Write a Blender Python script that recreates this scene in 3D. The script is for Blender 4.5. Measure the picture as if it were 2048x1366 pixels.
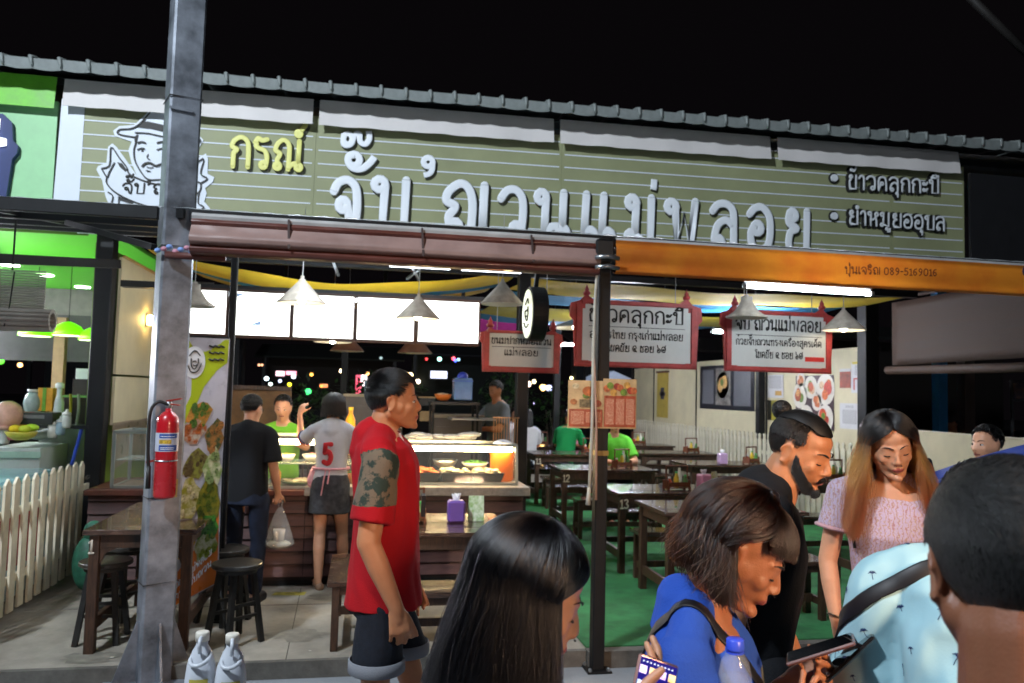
import bpy, math, random
import numpy as np
from mathutils import Vector, Matrix, noise as mnoise
rnd = random.Random(7)
for o in list(bpy.data.objects): bpy.data.objects.remove(o)
SC = bpy.context.scene; COL = SC.collection
R = math.radians; PI = math.pi

# ------------------------------------------------------------------ camera
YAW, PITCH, ROLL, FPX = R(10.6), R(3.70), R(1.455), 1569.0
CAMPOS = Vector((0, 0, 1.65))
cF = Vector((math.sin(YAW)*math.cos(PITCH), math.cos(YAW)*math.cos(PITCH), math.sin(PITCH)))
cR0 = Vector((math.cos(YAW), -math.sin(YAW), 0)); cU0 = cR0.cross(cF)
cR = cR0*math.cos(ROLL)+cU0*math.sin(ROLL); cU = cU0*math.cos(ROLL)-cR0*math.sin(ROLL)
cam = bpy.data.cameras.new('camera'); co = bpy.data.objects.new('camera', cam); COL.objects.link(co)
co.matrix_world = Matrix(((cR.x, cU.x, -cF.x, 0), (cR.y, cU.y, -cF.y, 0), (cR.z, cU.z, -cF.z, CAMPOS.z), (0, 0, 0, 1)))
cam.sensor_width = 36; cam.lens = FPX/2048*36; cam.clip_start = .05; cam.clip_end = 400
cam.dof.use_dof = True; cam.dof.focus_distance = 2.3; cam.dof.aperture_fstop = 5.0
SC.camera = co

# ------------------------------------------------------------------ night sky, lamps of the street, exposure
W = bpy.data.worlds.new('World'); SC.world = W; W.use_nodes = True
wn = W.node_tree.nodes; wl = W.node_tree.links
bg = wn['Background']
sky = wn.new('ShaderNodeTexSky'); sky.sky_type = 'NISHITA'; sky.sun_disc = False
sky.sun_elevation = R(-9); sky.sun_rotation = R(200)
add = wn.new('ShaderNodeVectorMath'); add.operation = 'ADD'; add.inputs[1].default_value = (.020, .016, .020)
wl.new(sky.outputs[0], add.inputs[0]); wl.new(add.outputs[0], bg.inputs[0]); bg.inputs[1].default_value = .10

def area(name, loc, target, size, power, col, sy=None, spread=180):
    l = bpy.data.lights.new(name, 'AREA'); l.energy = power; l.color = col
    l.shape = 'RECTANGLE'; l.size = size; l.size_y = sy or size; l.spread = R(spread)
    o = bpy.data.objects.new(name, l); COL.objects.link(o); o.location = loc
    o.rotation_euler = (Vector(target)-Vector(loc)).to_track_quat('-Z', 'Y').to_euler()
    return o
area('street_floodlight', (-4.2, -.3, 7.6), (.8, 6, 2.6), .4, 760, (.80, .90, 1.0))
area('stall_lamp_warm', (2.0, -1.5, 2.3), (1.15, 1.9, 1.3), .5, 12, (1.0, .63, .38), .5, 46)
area('street_lamp_behind', (2.6, -4.5, 5.0), (1.5, 4, .8),   .6, 30, (.86, .93, 1.0))
SC.view_settings.view_transform = 'Standard'; SC.view_settings.look = 'None'
SC.view_settings.exposure = .3; SC.view_settings.gamma = 1; SC.view_settings.use_curve_mapping = False
SC.render.engine = 'CYCLES'
SC.cycles.use_denoising = True; SC.cycles.max_bounces = 6; SC.cycles.sample_clamp_indirect = 4
SC.cycles.transparent_max_bounces = 12; SC.cycles.caustics_reflective = False; SC.cycles.caustics_refractive = False

# ------------------------------------------------------------------ helpers
def P(x, y, X=None, Y=None, Z=None):
    """the point of the place seen at photo pixel x, y that lies on the plane X, Y or Z"""
    d = cF + cR*((x-1024)/FPX) - cU*((y-683)/FPX)
    t = X/d.x if X is not None else Y/d.y if Y is not None else (Z-CAMPOS.z)/d.z
    return CAMPOS + d*t
def lin(h):
    if not isinstance(h, str): return tuple(h)
    v = [int(h[i:i+2], 16)/255 for i in (0, 2, 4)]
    return tuple(c/12.92 if c <= .04045 else ((c+.055)/1.055)**2.4 for c in v)
MATS = {}
def M(name, col='808080', rough=.6, metal=0, var=.12, scale=6, bump=0, bscale=40, emit=0, ecol=None, alpha=1,
      trans=0, coat=0, stretch=None, col2=None, spec=.5, sheen=0, thr=None):
    if name in MATS: return MATS[name]
    m = bpy.data.materials.new(name); m.use_nodes = True; MATS[name] = m
    nt = m.node_tree; n = nt.nodes; L = nt.links; b = n['Principled BSDF']
    c = lin(col); b.inputs['Base Color'].default_value = (*c, 1)
    b.inputs['Roughness'].default_value = rough; b.inputs['Metallic'].default_value = metal
    b.inputs['Specular IOR Level'].default_value = spec
    b.inputs['Coat Weight'].default_value = coat; b.inputs['Sheen Weight'].default_value = sheen
    b.inputs['Alpha'].default_value = alpha; b.inputs['Transmission Weight'].default_value = trans
    if var or bump:
        tc = n.new('ShaderNodeTexCoord'); mp = n.new('ShaderNodeMapping'); L.new(tc.outputs['Object'], mp.inputs[0])
        if stretch: mp.inputs['Scale'].default_value = stretch
    if var:
        ns = n.new('ShaderNodeTexNoise'); ns.inputs['Scale'].default_value = scale; ns.inputs['Detail'].default_value = 5
        ns.inputs['Roughness'].default_value = .62
        L.new(mp.outputs[0], ns.inputs[0])
        cr = n.new('ShaderNodeValToRGB'); L.new(ns.outputs[0], cr.inputs[0])
        lo, hi = (thr or (.3, .7)); cr.color_ramp.elements[0].position = lo; cr.color_ramp.elements[1].position = hi
        c2 = lin(col2) if col2 else tuple(max(0, x*(1-2*var)) for x in c)
        c1 = c if col2 else tuple(min(1, x*(1+var)) for x in c)
        cr.color_ramp.elements[0].color = (*c2, 1); cr.color_ramp.elements[1].color = (*c1, 1)
        L.new(cr.outputs[0], b.inputs['Base Color'])
        rr = n.new('ShaderNodeMapRange'); L.new(ns.outputs[0], rr.inputs[0])
        rr.inputs['To Min'].default_value = max(0, rough-.12); rr.inputs['To Max'].default_value = min(1, rough+.12)
        L.new(rr.outputs[0], b.inputs['Roughness'])
    if bump:
        nb = n.new('ShaderNodeTexNoise'); nb.inputs['Scale'].default_value = bscale; nb.inputs['Detail'].default_value = 6
        L.new(mp.outputs[0], nb.inputs[0]); bp = n.new('ShaderNodeBump'); bp.inputs['Strength'].default_value = bump
        bp.inputs['Distance'].default_value = .01
        L.new(nb.outputs[0], bp.inputs['Height']); L.new(bp.outputs[0], b.inputs['Normal'])
    if emit:
        b.inputs['Emission Color'].default_value = (*lin(ecol or col), 1); b.inputs['Emission Strength'].default_value = emit
    return m

def tag(o, label=None, cat=None, group=None, kind=None):
    if label: o['label'] = label
    if cat: o['category'] = cat
    if group: o['group'] = group
    if kind: o['kind'] = kind
    return o
def thing(name, label, cat, loc=(0, 0, 0), rz=0, group=None, rx=0, ry=0):
    o = bpy.data.objects.new(name, None); COL.objects.link(o); o.location = loc; o.rotation_euler = (rx, ry, rz)
    o.empty_display_size = .1
    return tag(o, label, cat, group)
def local(o): return Matrix.LocRotScale(Vector(o.location), o.rotation_euler, Vector((1, 1, 1)))

class MB:
    def __init__(s): s.v = []; s.f = []; s.mi = []; s.cur = 0
    def add(s, vs, fs):
        k = len(s.v); s.v += [tuple(v) for v in vs]; s.f += [tuple(i+k for i in f) for f in fs]; s.mi += [s.cur]*len(fs); return s
    def box(s, x0, x1, y0, y1, z0, z1):
        return s.add([(x, y, z) for z in (z0, z1) for x, y in ((x0, y0), (x1, y0), (x1, y1), (x0, y1))],
                     [(3, 2, 1, 0), (4, 5, 6, 7), (0, 1, 5, 4), (1, 2, 6, 5), (2, 3, 7, 6), (3, 0, 4, 7)])
    def bar(s, p, q, w, h=None, up=(0, 0, 1)):
        p, q = Vector(p), Vector(q); h = h or w; d = (q-p).normalized(); u = Vector(up)
        if abs(d.dot(u)) > .95: u = Vector((0, 1, 0))
        a = d.cross(u).normalized()*w/2; b = a.cross(d).normalized()*h/2
        return s.add([e+i*a+j*b for e in (p, q) for i, j in ((-1, -1), (1, -1), (1, 1), (-1, 1))],
                     [(3, 2, 1, 0), (4, 5, 6, 7), (0, 1, 5, 4), (1, 2, 6, 5), (2, 3, 7, 6), (3, 0, 4, 7)])
    def tube(s, pts, r, n=8, flat=None, closed=False):
        """round tube; flat=(axis vector, factor) squashes it along an axis"""
        pts = [Vector(p) for p in pts]; N = len(pts); rs = r if isinstance(r, (list, tuple)) else [r]*N
        rings = []; prev = None
        for i, p in enumerate(pts):
            a = pts[i-1] if (i > 0 or closed) else p; b = pts[(i+1) % N] if (i < N-1 or closed) else p
            d = (b-a).normalized() if (b-a).length > 1e-9 else Vector((0, 0, 1))
            if prev is None:
                u = Vector((0, 0, 1)) if abs(d.z) < .9 else Vector((1, 0, 0))
                prev = d.cross(u).normalized()
            prev = (prev-d*prev.dot(d)).normalized(); w = d.cross(prev)
            rings.append((p, prev.copy(), w, rs[i]))
        vs = []
        for p, u, w, rr in rings:
            for k in range(n):
                a = 2*PI*k/n; o = (u*math.cos(a)+w*math.sin(a))*rr
                if flat: ax = Vector(flat[0]); o = o-ax*o.dot(ax)*(1-flat[1])
                vs.append(p+o)
        fs = []
        m = N if closed else N-1
        for i in range(m):
            j = (i+1) % N
            for k in range(n): fs.append((i*n+k, i*n+(k+1) % n, j*n+(k+1) % n, j*n+k))
        if not closed: fs += [tuple(range(n-1, -1, -1)), tuple((N-1)*n+k for k in range(n))]
        return s.add(vs, fs)
    def lathe(s, prof, c=(0, 0, 0), n=20, sx=1, sy=1, caps=True):
        vs = [(c[0]+r*math.cos(2*PI*k/n)*sx, c[1]+r*math.sin(2*PI*k/n)*sy, c[2]+z) for r, z in prof for k in range(n)]
        fs = [(i*n+k, i*n+(k+1) % n, (i+1)*n+(k+1) % n, (i+1)*n+k) for i in range(len(prof)-1) for k in range(n)]
        if caps: fs += [tuple(range(n-1, -1, -1)), tuple((len(prof)-1)*n+k for k in range(n))]
        return s.add(vs, fs)
    def prism(s, poly, o, u, v, t):
        """polygon in the plane o + a*u + b*v, thickened by vector t"""
        o, u, v, t = map(Vector, (o, u, v, t)); n = len(poly)
        vs = [o+u*a+v*b for a, b in poly]; vs += [p+t for p in vs]
        return s.add(vs, [tuple(range(n-1, -1, -1)), tuple(range(n, 2*n))]+[(i, (i+1) % n, n+(i+1) % n, n+i) for i in range(n)])
    def ellipsoid(s, c, r, n=16, m=10):
        vs = [(c[0]+r[0]*math.sin(PI*j/m)*math.cos(2*PI*k/n), c[1]+r[1]*math.sin(PI*j/m)*math.sin(2*PI*k/n), c[2]-r[2]*math.cos(PI*j/m))
              for j in range(m+1) for k in range(n)]
        return s.add(vs, [(j*n+k, j*n+(k+1) % n, (j+1)*n+(k+1) % n, (j+1)*n+k) for j in range(m) for k in range(n)])
    def sheet(s, fn, nu, nv):
        vs = [fn(i/nu, j/nv) for j in range(nv+1) for i in range(nu+1)]
        return s.add(vs, [(j*(nu+1)+i, j*(nu+1)+i+1, (j+1)*(nu+1)+i+1, (j+1)*(nu+1)+i) for j in range(nv) for i in range(nu)])
    def mesh(s, name, mat, smooth=False, inv=None):
        me = bpy.data.meshes.new(name)
        me.from_pydata([inv @ Vector(v) for v in s.v] if inv else s.v, [], s.f)
        for mm in (mat if isinstance(mat, (list, tuple)) else [mat]): me.materials.append(mm)
        if any(s.mi): me.polygons.foreach_set('material_index', s.mi)
        if smooth: me.polygons.foreach_set('use_smooth', [True]*len(me.polygons))
        me.update(); return me
    def build(s, name, mat, parent=None, smooth=False, bev=0, world=True, solid=0):
        inv = local(parent).inverted() if (parent is not None and world) else None
        if inv is not None and parent.parent is not None: inv = (local(parent.parent) @ local(parent)).inverted()
        me = s.mesh(name, mat, smooth, inv)
        o = bpy.data.objects.new(name, me); COL.objects.link(o); o.parent = parent
        if bev: b = o.modifiers.new('b', 'BEVEL'); b.width = bev; b.segments = 1; b.limit_method = 'ANGLE'
        if solid: b = o.modifiers.new('s', 'SOLIDIFY'); b.thickness = solid; b.offset = 0
        return o
def children(o): return [c for c in list(COL.objects) if c.parent is o]
def copy_tree(o, loc=None, rz=None, label=None, parent=None, kids=None):
    if kids is None:
        kids = {}
        for c in COL.objects:
            if c.parent is not None: kids.setdefault(c.parent.name, []).append(c)
    c = o.copy(); COL.objects.link(c); c.parent = parent
    if loc is not None: c.location = loc
    if rz is not None: c.rotation_euler.z = rz
    if label: c['label'] = label
    for ch in kids.get(o.name, []): copy_tree(ch, parent=c, kids=kids)
    return c
def box(name, mat, x0, x1, y0, y1, z0, z1, parent=None, bev=0): return MB().box(x0, x1, y0, y1, z0, z1).build(name, mat, parent, bev=bev)

# ---- lettering: Thai and Latin characters as pen strokes.  'O x y r' is a small loop, otherwise a stroke; '~' = smooth
G = {
 'จ': (.74, ['~ .02,.74 .14,.93 .38,1 .6,.86 .66,.5 .64,.2 .62,0', 'O .28 .46 .12', '~ .38,.5 .44,.3 .5,.02 .6,0']),
 'บ': (.78, ['O .14 .87 .12', '. .26,.85 .22,0 .7,0 .72,1']),
 'ญ': (1.0, ['O .28 .1 .1', '~ .16,.1 .14,.3 .24,.44 .26,.54 .08,.62 .12,.82 .36,1 .56,.92 .66,.6 .64,0', '. .92,1 .9,0']),
 'ว': (.7, ['~ .02,.78 .18,.97 .42,1 .6,.84 .64,.5 .6,.1', 'O .46 .12 .12']),
 'น': (.86, ['O .14 .87 .12', '. .25,.85 .23,.05', '~ .23,.03 .4,.2 .6,.22', 'O .7 .1 .11', '. .71,1 .69,.2']),
 'แ': (.66, ['. .1,1 .07,.1', 'O .17 .1 .1', '. .44,1 .41,.1', 'O .51 .1 .1']),
 'เ': (.34, ['. .1,1 .07,.1', 'O .17 .1 .1']),
 'โ': (.4, ['. .22,1.0 .2,.1', 'O .3 .1 .1', '~ .22,1 .02,1.15 .08,1.35 .36,1.3']),
 'ไ': (.4, ['. .22,1.0 .2,.1', 'O .3 .1 .1', '~ .22,1 .3,1.2 .2,1.4 .04,1.25']),
 'ม': (.82, ['O .16 .87 .12', '. .27,.85 .24,.14', 'O .14 .1 .1', '. .24,.14 .66,.0 .68,1']),
 'พ': (.9, ['O .14 .85 .12', '. .24,.8 .28,0 .46,.68 .64,0 .76,1']),
 'ล': (.78, ['~ .04,.82 .2,.98 .46,1 .64,.84 .66,.4 .66,0', '~ .64,.5 .44,.62 .2,.5 .1,.2 .12,.08', 'O .22 .1 .1']),
 'อ': (.76, ['~ .04,.82 .2,.97 .44,1 .64,.8 .68,.44 .6,.1 .36,0 .14,.08 .08,.36 .2,.58', 'O .28 .5 .12']),
 'ย': (.82, ['O .26 .88 .11', '~ .14,.86 .16,.68 .4,.56 .2,.46 .14,.2 .2,0', '. .2,0 .7,0 .72,1']),
 'ก': (.74, ['~ .12,0 .12,.3 .14,.48 .24,.58 .06,.68 .14,.88 .38,1 .6,.88 .66,.6 .66,0']),
 'ร': (.66, ['~ .06,.86 .16,1 .3,.94 .48,.98', '~ .1,.84 .12,.7 .4,.6 .5,.4 .48,.1', 'O .38 .11 .1']),
 'ณ': (1.1, ['O .14 .1 .1', '~ .2,.16 .12,.3 .22,.52 .05,.64 .14,.88 .34,1 .54,.84 .56,.4 .54,0', '~ .54,.05 .7,.2 .84,.22', 'O .92 .1 .1', '. .92,1 .9,.2']),
 'ข': (.66, ['O .2 .9 .1', '~ .1,.88 .2,.7 .1,.55 .14,.0', '. .14,0 .56,0 .58,1']),
 'ช': (.74, ['O .2 .9 .1', '~ .1,.88 .2,.7 .1,.55 .14,.0', '. .14,0 .56,0 .56,.7 .7,1']),
 'ซ': (.74, ['O .2 .9 .1', '~ .1,.88 .2,.7 .1,.55 .14,.0', '. .14,0 .56,0 .56,.6 .44,.74 .72,1']),
 'ค': (.8, ['~ .12,0 .1,.5 .16,.88 .4,1 .62,.88 .68,.5 .68,0', 'O .36 .5 .1', '. .28,.46 .14,.1']),
 'ต': (.8, ['~ .12,0 .1,.5 .16,.9 .28,1 .4,.88 .54,1 .66,.88 .68,.5 .68,0', 'O .36 .5 .1']),
 'ด': (.8, ['~ .3,.34 .12,.1 .08,.5 .16,.88 .4,1 .62,.88 .68,.5 .68,0', 'O .36 .46 .1']),
 'ปา': (1, []),
 'ป': (.78, ['O .14 .87 .12', '. .26,.85 .22,0 .68,0 .7,1.35']),
 'ถ': (.74, ['O .24 .1 .1', '~ .14,.1 .14,.44 .24,.56 .06,.66 .14,.88 .38,1 .6,.88 .66,.6 .66,0']),
 'ห': (.86, ['O .14 .87 .12', '. .25,.85 .23,0', '~ .24,.4 .5,.5 .62,.62', 'O .68 .84 .12', '~ .58,.74 .66,.4 .68,0']),
 'ท': (.82, ['O .14 .87 .12', '. .25,.85 .24,0', '~ .24,.5 .4,.9 .6,1 .68,.8 .7,0']),
 'ง': (.62, ['O .4 .87 .12', '. .5,.85 .48,0 .04,.55']),
 'ส': (.8, ['~ .04,.82 .2,.98 .46,1 .64,.84 .66,0', '. .56,.8 .76,1.12', '~ .64,.5 .44,.62 .2,.5 .1,.2 .12,.08', 'O .22 .1 .1']),
 'า': (.5, ['~ .04,.8 .16,.98 .32,.98 .4,.8 .4,0']),
 'ะ': (.42, ['O .1 .66 .08', '~ .18,.62 .26,.6 .36,.76', 'O .1 .2 .08', '~ .18,.16 .26,.14 .36,.3']),
 '๔': (.8, ['~ .7,.6 .5,.98 .16,.86 .08,.4 .3,.08 .62,.1', 'O .4 .46 .12', '. .4,.34 .74,.02']),
 '๖': (.7, ['~ .1,1.2 .2,.8 .5,.6 .6,.3 .4,0 .14,.1 .1,.34', 'O .22 .4 .1']),
 '๕': (.8, ['~ .7,.6 .5,.98 .16,.86 .08,.4 .3,.08 .62,.1', 'O .4 .46 .12', '~ .6,.1 .78,.5 .7,1 .8,1.2']),
 "'": (.36, ['O .14 1.2 .1', '~ .24,1.18 .24,1.02 .12,.9']), '•': (.6, ['O .2 .45 .06', 'O .2 .45 .12']),
 ' ': (.34, []), '-': (.4, ['. .05,.5 .35,.5']),
 '0': (.7, ['~ .33,1 .1,.8 .08,.2 .33,0 .56,.2 .58,.8 .33,1']), '1': (.4, ['. .05,.8 .24,1 .24,0', '. .06,0 .42,0']),
 '2': (.66, ['~ .08,.8 .3,1 .52,.8 .44,.5 .08,.02', '. .08,0 .56,0']), '3': (.66, ['~ .08,.9 .3,1 .5,.8 .3,.53 .54,.28 .3,0 .06,.12']),
 '5': (.66, ['. .52,1 .14,1 .12,.56', '~ .12,.56 .36,.62 .54,.34 .36,.02 .06,.1']),
 '6': (.66, ['~ .5,.95 .2,.8 .08,.35 .3,0 .52,.25 .36,.52 .1,.4']), '8': (.66, ['~ .3,.54 .1,.78 .3,1 .5,.78 .3,.54 .08,.26 .3,0 .54,.26 .3,.54']),
 '9': (.66, ['~ .52,.62 .3,.48 .1,.72 .3,1 .52,.75 .46,.3 .2,0']),
}
for q, v in {'u': (.62, ['~ .06,.9 .08,.2 .3,0 .48,.2', '. .5,.9 .5,0'])}.items(): G[q] = v
ABOVE = {'ั': ['O -.34 1.26 .1', '~ -.26,1.16 -.1,1.18 .06,1.42'], '๊': ['O -.42 1.66 .09', '~ -.34,1.7 -.26,1.85 -.18,1.6 -.08,1.62 .0,1.92'],
 '์': ['O -.2 1.25 .09', '. -.14,1.32 .04,1.56'], '่': ['. -.16,1.55 -.16,1.2'], '้': ['O -.4 1.42 .07', '~ -.32,1.34 -.2,1.34 -.06,1.6'],
 'ิ': ['~ -.6,1.16 -.3,1.42 -.06,1.16', '. -.6,1.16 -.06,1.16'], 'ื': ['~ -.6,1.16 -.3,1.42 -.06,1.16', '. -.6,1.16 -.06,1.16', '. -.2,1.5 -.2,1.3', '. -.06,1.5 -.06,1.2'],
 'ี': ['~ -.6,1.16 -.3,1.42 -.06,1.16', '. -.6,1.16 -.06,1.16', '. -.06,1.5 -.06,1.2'],
 '็': ['~ -.4,1.2 -.5,1.4 -.1,1.45 .0,1.6', 'O -.25 1.25 .07'], 'ุ': ['O -.16 -.18 .07', '. -.1,-.18 -.1,-.42'], 'ู': ['O -.28 -.18 .07', '. -.2,-.18 -.2,-.4 -.04,-.4 -.04,-.16'],
 'ํ': ['O -.1 1.26 .09'], '๋': ['. -.3,1.6 -.1,1.6', '. -.2,1.5 -.2,1.7']}
def spline(pts, k=5):
    out = []; n = len(pts)
    for i in range(n-1):
        p0, p1, p2, p3 = pts[max(i-1, 0)], pts[i], pts[i+1], pts[min(i+2, n-1)]
        for j in range(k):
            t = j/k
            out.append(tuple(.5*(2*b+(c-a)*t+(2*a-5*b+4*c-d)*t*t+(3*b-a-3*c+d)*t**3) for a, b, c, d in zip(p0, p1, p2, p3)))
    return out+[tuple(pts[-1])]
def strokes_of(text):
    out = []; x = 0; last = .7
    for ch in text:
        if ch == 'ำ':
            seq = [('ํ', True), ('า', False)]
        else: seq = [(ch, ch in ABOVE)]
        for c, ab in seq:
            src = ABOVE[c] if ab else G[c][1]; ox = x if ab else x
            if ab: ox = x-.12
            for s_ in src:
                if s_[0] == 'O':
                    _, a, b, r = s_.split(); a, b, r = float(a), float(b), float(r)
                    out.append(([(ox+a+r*math.cos(t*PI/5), b+r*math.sin(t*PI/5)) for t in range(10)], True))
                else:
                    pts = [tuple(map(float, q.split(','))) for q in s_[1:].split()]
                    if s_[0] == '~': pts = spline(pts)
                    out.append(([(ox+a, b) for a, b in pts], False))
            if not ab: x += G[c][0]+.1
    return out, x
def write(text, name, mat, parent, o, u, v, width=None, height=None, wt=.075, depth=.12, n=8, lift=0, clip=None):
    """strokes on the plane o + a*u + b*v (u, v unit vectors); body height = height"""
    st, w = strokes_of(text); h = height; sx = (width/w) if width else h
    o, u, v = map(Vector, (o, u, v)); nv = u.cross(v).normalized(); mb = MB(); o = o+nv*lift
    for pts, closed in st:
        q = [o+u*(a*sx)+v*(b*h) for a, b in pts]
        r = wt*h
        mb.tube(q, r, n, flat=(nv, depth), closed=closed)
        if not closed and n >= 6:
            for e, g in ((q[0], q[1]), (q[-1], q[-2])):
                d = (e-g).normalized(); mb.tube([e-d*r*.1, e+d*r*.55, e+d*r*.9], [r, r*.8, r*.3], n, flat=(nv, depth))
    return mb.build(name, mat, parent, smooth=True)
# ------------------------------------------------------------------ materials of the place
concrete = M('concrete', '938c80', .85, var=.24, scale=2.2, bump=.35, bscale=30)
street = M('street_concrete', '8f9296', .8, var=.14, scale=1.5, bump=.3, bscale=45)
kerbm = M('kerb_edge', '5e5a54', .85, var=.2, scale=9, bump=.4)
turf = M('turf', '348048', .95, var=.22, scale=5, bump=.9, bscale=260)
black = M('black_paint', '111214', .5, spec=.3, var=.2, scale=8)
blackw = M('black_stained_wood', '1d1b19', .5, var=.3, scale=8, bump=.2)
galv = M('galvanised', '8b9099', .45, metal=.5, var=.34, scale=5, bump=.12, bscale=18)
roofm = M('roof_sheet', '868c8a', .55, var=.15, scale=5)
vinyl = M('white_vinyl', 'd9d3d0', .6, var=.04, scale=3)
oliveM = M('olive_print', '969973', .55, var=.07, scale=2, bump=.06, bscale=8)
whitep = M('white_print', 'dfe5ee', .5, var=.02)
darkp = M('dark_print', '2c2a28', .6, var=0)
cream = M('cream_panel', 'cfc6a6', .6, var=.07, scale=2.5)
creamf = M('cream_paint', 'ddd6bd', .55, var=.08, scale=14)
greenw = M('lime_wall', '4fae22', .5, var=.06)
wood = M('dark_wood', '4a3428', .24, var=.38, scale=9, bump=.25, bscale=24, stretch=(1, 7, 7), coat=.7)
woodx = M('dark_wood_legs', '402a1c', .5, var=.35, scale=9, bump=.2, stretch=(6, 6, 1))
maroon = M('maroon_board', '4a2a27', .5, var=.2, scale=7, bump=.15, stretch=(1, 6, 6))
glass = M('glass', 'e8f4f0', .05, var=0, alpha=.13, spec=.8)
plastic_sheet = M('milky_sheet', 'b9c0c2', .5, var=.1, scale=3)
_m = plastic_sheet; _n = _m.node_tree.nodes; _b = _n['Principled BSDF']; _tr = _n.new('ShaderNodeBsdfTranslucent'); _tr.inputs[0].default_value = (.62, .66, .68, 1)
_mx = _n.new('ShaderNodeMixShader'); _mx.inputs[0].default_value = .5; _m.node_tree.links.new(_b.outputs[0], _mx.inputs[1]); _m.node_tree.links.new(_tr.outputs[0], _mx.inputs[2]); _m.node_tree.links.new(_mx.outputs[0], _n['Material Output'].inputs[0])
tubeM = M('lit_tube', 'ffffff', .4, var=0, emit=75, ecol='e8f4ff')
tubeFill = M('lit_fill_tube', 'ffffff', .4, var=0, emit=400, ecol='f2f4ff')  # only for the unseen tubes added as fill
tubeW = M('lit_tube_warm', 'ffffff', .4, var=0, emit=50, ecol='ffdca0')
steel = M('stainless', 'a9adb0', .3, metal=.9, var=.1)

# ------------------------------------------------------------------ ground, platform
g = MB().sheet(lambda u, v: (-60+130*u, -30+130*v, 0), 4, 4).build('street', street); tag(g, kind='structure')
kb = MB()
kb.box(-12, 9, 4.74, 15.5, -.2, .092); o = kb.build('platform', concrete); tag(o, kind='structure')
o = MB().box(-12, 1.385, 4.70, 4.739, -.1, .096).build('kerb', kerbm); tag(o, kind='structure')
o = MB().box(1.389, 5.72, 4.66, 4.739, -.1, .10).build('kerb', kerbm); tag(o, kind='structure')
o = MB().box(1.40, 5.72, 4.742, 12.6, .093, .106).build('carpet', turf); tag(o, kind='structure')
# worn patches and a drain cover in the street
o = MB().box(-12, 9, 15.52, 60, -.2, .02).build('ground', M('far_ground', '2b2a28', .9)); tag(o, kind='structure')
# joints of the concrete floor and marks of wear
jt = M('joint_dark', '4a4640', .9)
for a_, b_ in (((-2.2, 5.93), (1.38, 5.90)), ((-.38, 4.75), (-.42, 6.4)), ((-9, 6.3), (-2.3, 6.3))):
    MB().bar((*a_, .0925), (*b_, .0925), .005, .002).build('floor_joint', jt, None)['kind'] = 'structure'
for a_, b_ in (((-7, 3.3), (8, 3.25)), ((.3, -1), (.35, 4.69)), ((3.2, -1), (3.2, 4.65))):
    MB().bar((*a_, .0005), (*b_, .0005), .010, .002).build('street_joint', jt, None)['kind'] = 'structure'
_sr = random.Random(5)
for k_, (x_, y_, r_, zz0) in enumerate(((-.95, 5.05, .14, .0945), (-.35, 5.2, .22, .0945), (.9, 5.9, .3, .0945), (-.2, 6.1, .16, .0945), (-1.7, 6.0, .2, .0945), (1.9, 3.9, .35, .003), (-.6, 4.3, .3, .003), (.9, 4.2, .22, .003), (-2.0, 4.2, .4, .003), (2.9, 4.3, .2, .003), (-1.45, 4.9, .18, .0945))):
    pts_ = [(x_+r_*math.cos(a_*PI/10)*_sr.uniform(.6, 1.2), y_+.6*r_*math.sin(a_*PI/10)*_sr.uniform(.6, 1.2), zz0) for a_ in range(20)]
    o = MB().add([(x_, y_, zz0)]+pts_, [(0, 1+i_, 1+(i_+1) % 20) for i_ in range(20)]).build('stain', M('floor_stain', '7d786d', .75, var=.2, scale=14), None); o['kind'] = 'structure'
o = MB().add([(-.62, 6.18, .0945), (-.38, 6.16, .0945), (-.37, 6.26, .0945), (-.6, 6.27, .0945)], [(0, 1, 2, 3)]).build('yellow_mark', M('yellow_floor_paint', 'a89a3a', .8, var=.3, scale=20), None); o['kind'] = 'structure'
_lr = random.Random(9)
for k_ in range(14):
    x_, y_ = _lr.uniform(-1.4, 1.3), _lr.uniform(4.78, 5.9)
    o = MB().box(x_, x_+_lr.uniform(.008, .03), y_, y_+_lr.uniform(.008, .02), .0935, .0955).build('floor_scrap', M('scrap', 'b8b2a6', .8, var=0), None); o['kind'] = 'structure'

# ------------------------------------------------------------------ roof over the stalls
def rz_(x): return 4.225+.0095*(x+3)
def rzr(x): return rz_(x)-.055
roof = thing('stall_roof', 'long grey corrugated sheet roof running above all the shop signs', 'roof', (2, 9, 4.2))
xs = -4.6; step = .212; k = 0
_bt = [-.034, -.039, -.043, -.045, -.046, -.045, -.043, -.039, -.034]; _n8 = 8; _v = [(step*i_/8, 0, _bt[i_]) for i_ in range(9)]+[(step*i_/8, -.02, .042) for i_ in range(9)]+[(0, 3.4, .3), (step, 3.4, .3)]
fm = MB().add(_v, [(i_, i_+1, 10+i_, 9+i_) for i_ in range(8)]+[(9, 17, 19, 18)]).mesh('roof_panel', roofm)
rb = MB().tube([(0, -.012, -.022), (-.004, -.022, .0), (-.012, -.03, .045), (-.012, .08, .075), (-.012, 3.4, .35)], [.008, .012, .017, .016, .016], 8).mesh('roof_rib', roofm, smooth=True)
while xs < 9.5:
    for nm, me in (('roof_panel', fm), ('roof_rib', rb)):
        o = bpy.data.objects.new(nm, me); COL.objects.link(o); o.parent = roof
        o.location = (xs-2, 6.73-9, rzr(xs)-4.2+rnd.uniform(-.004, .004)); o.rotation_euler = (rnd.uniform(-.03, .03), rnd.uniform(-.015, .015), 0)
    xs += step
MB().box(-4.6, 9.5, 6.95, 7.06, 4.10, 4.16).build('roof_beam', black, roof)
MB().sheet(lambda u, v: (-4.6+14.1*u, 6.98+3.2*v, rz_(-4.6+14.1*u)-.075+.2*v), 6, 2).build('roof_underside', M('roof_under', '3a3735', .9), roof)
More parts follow.
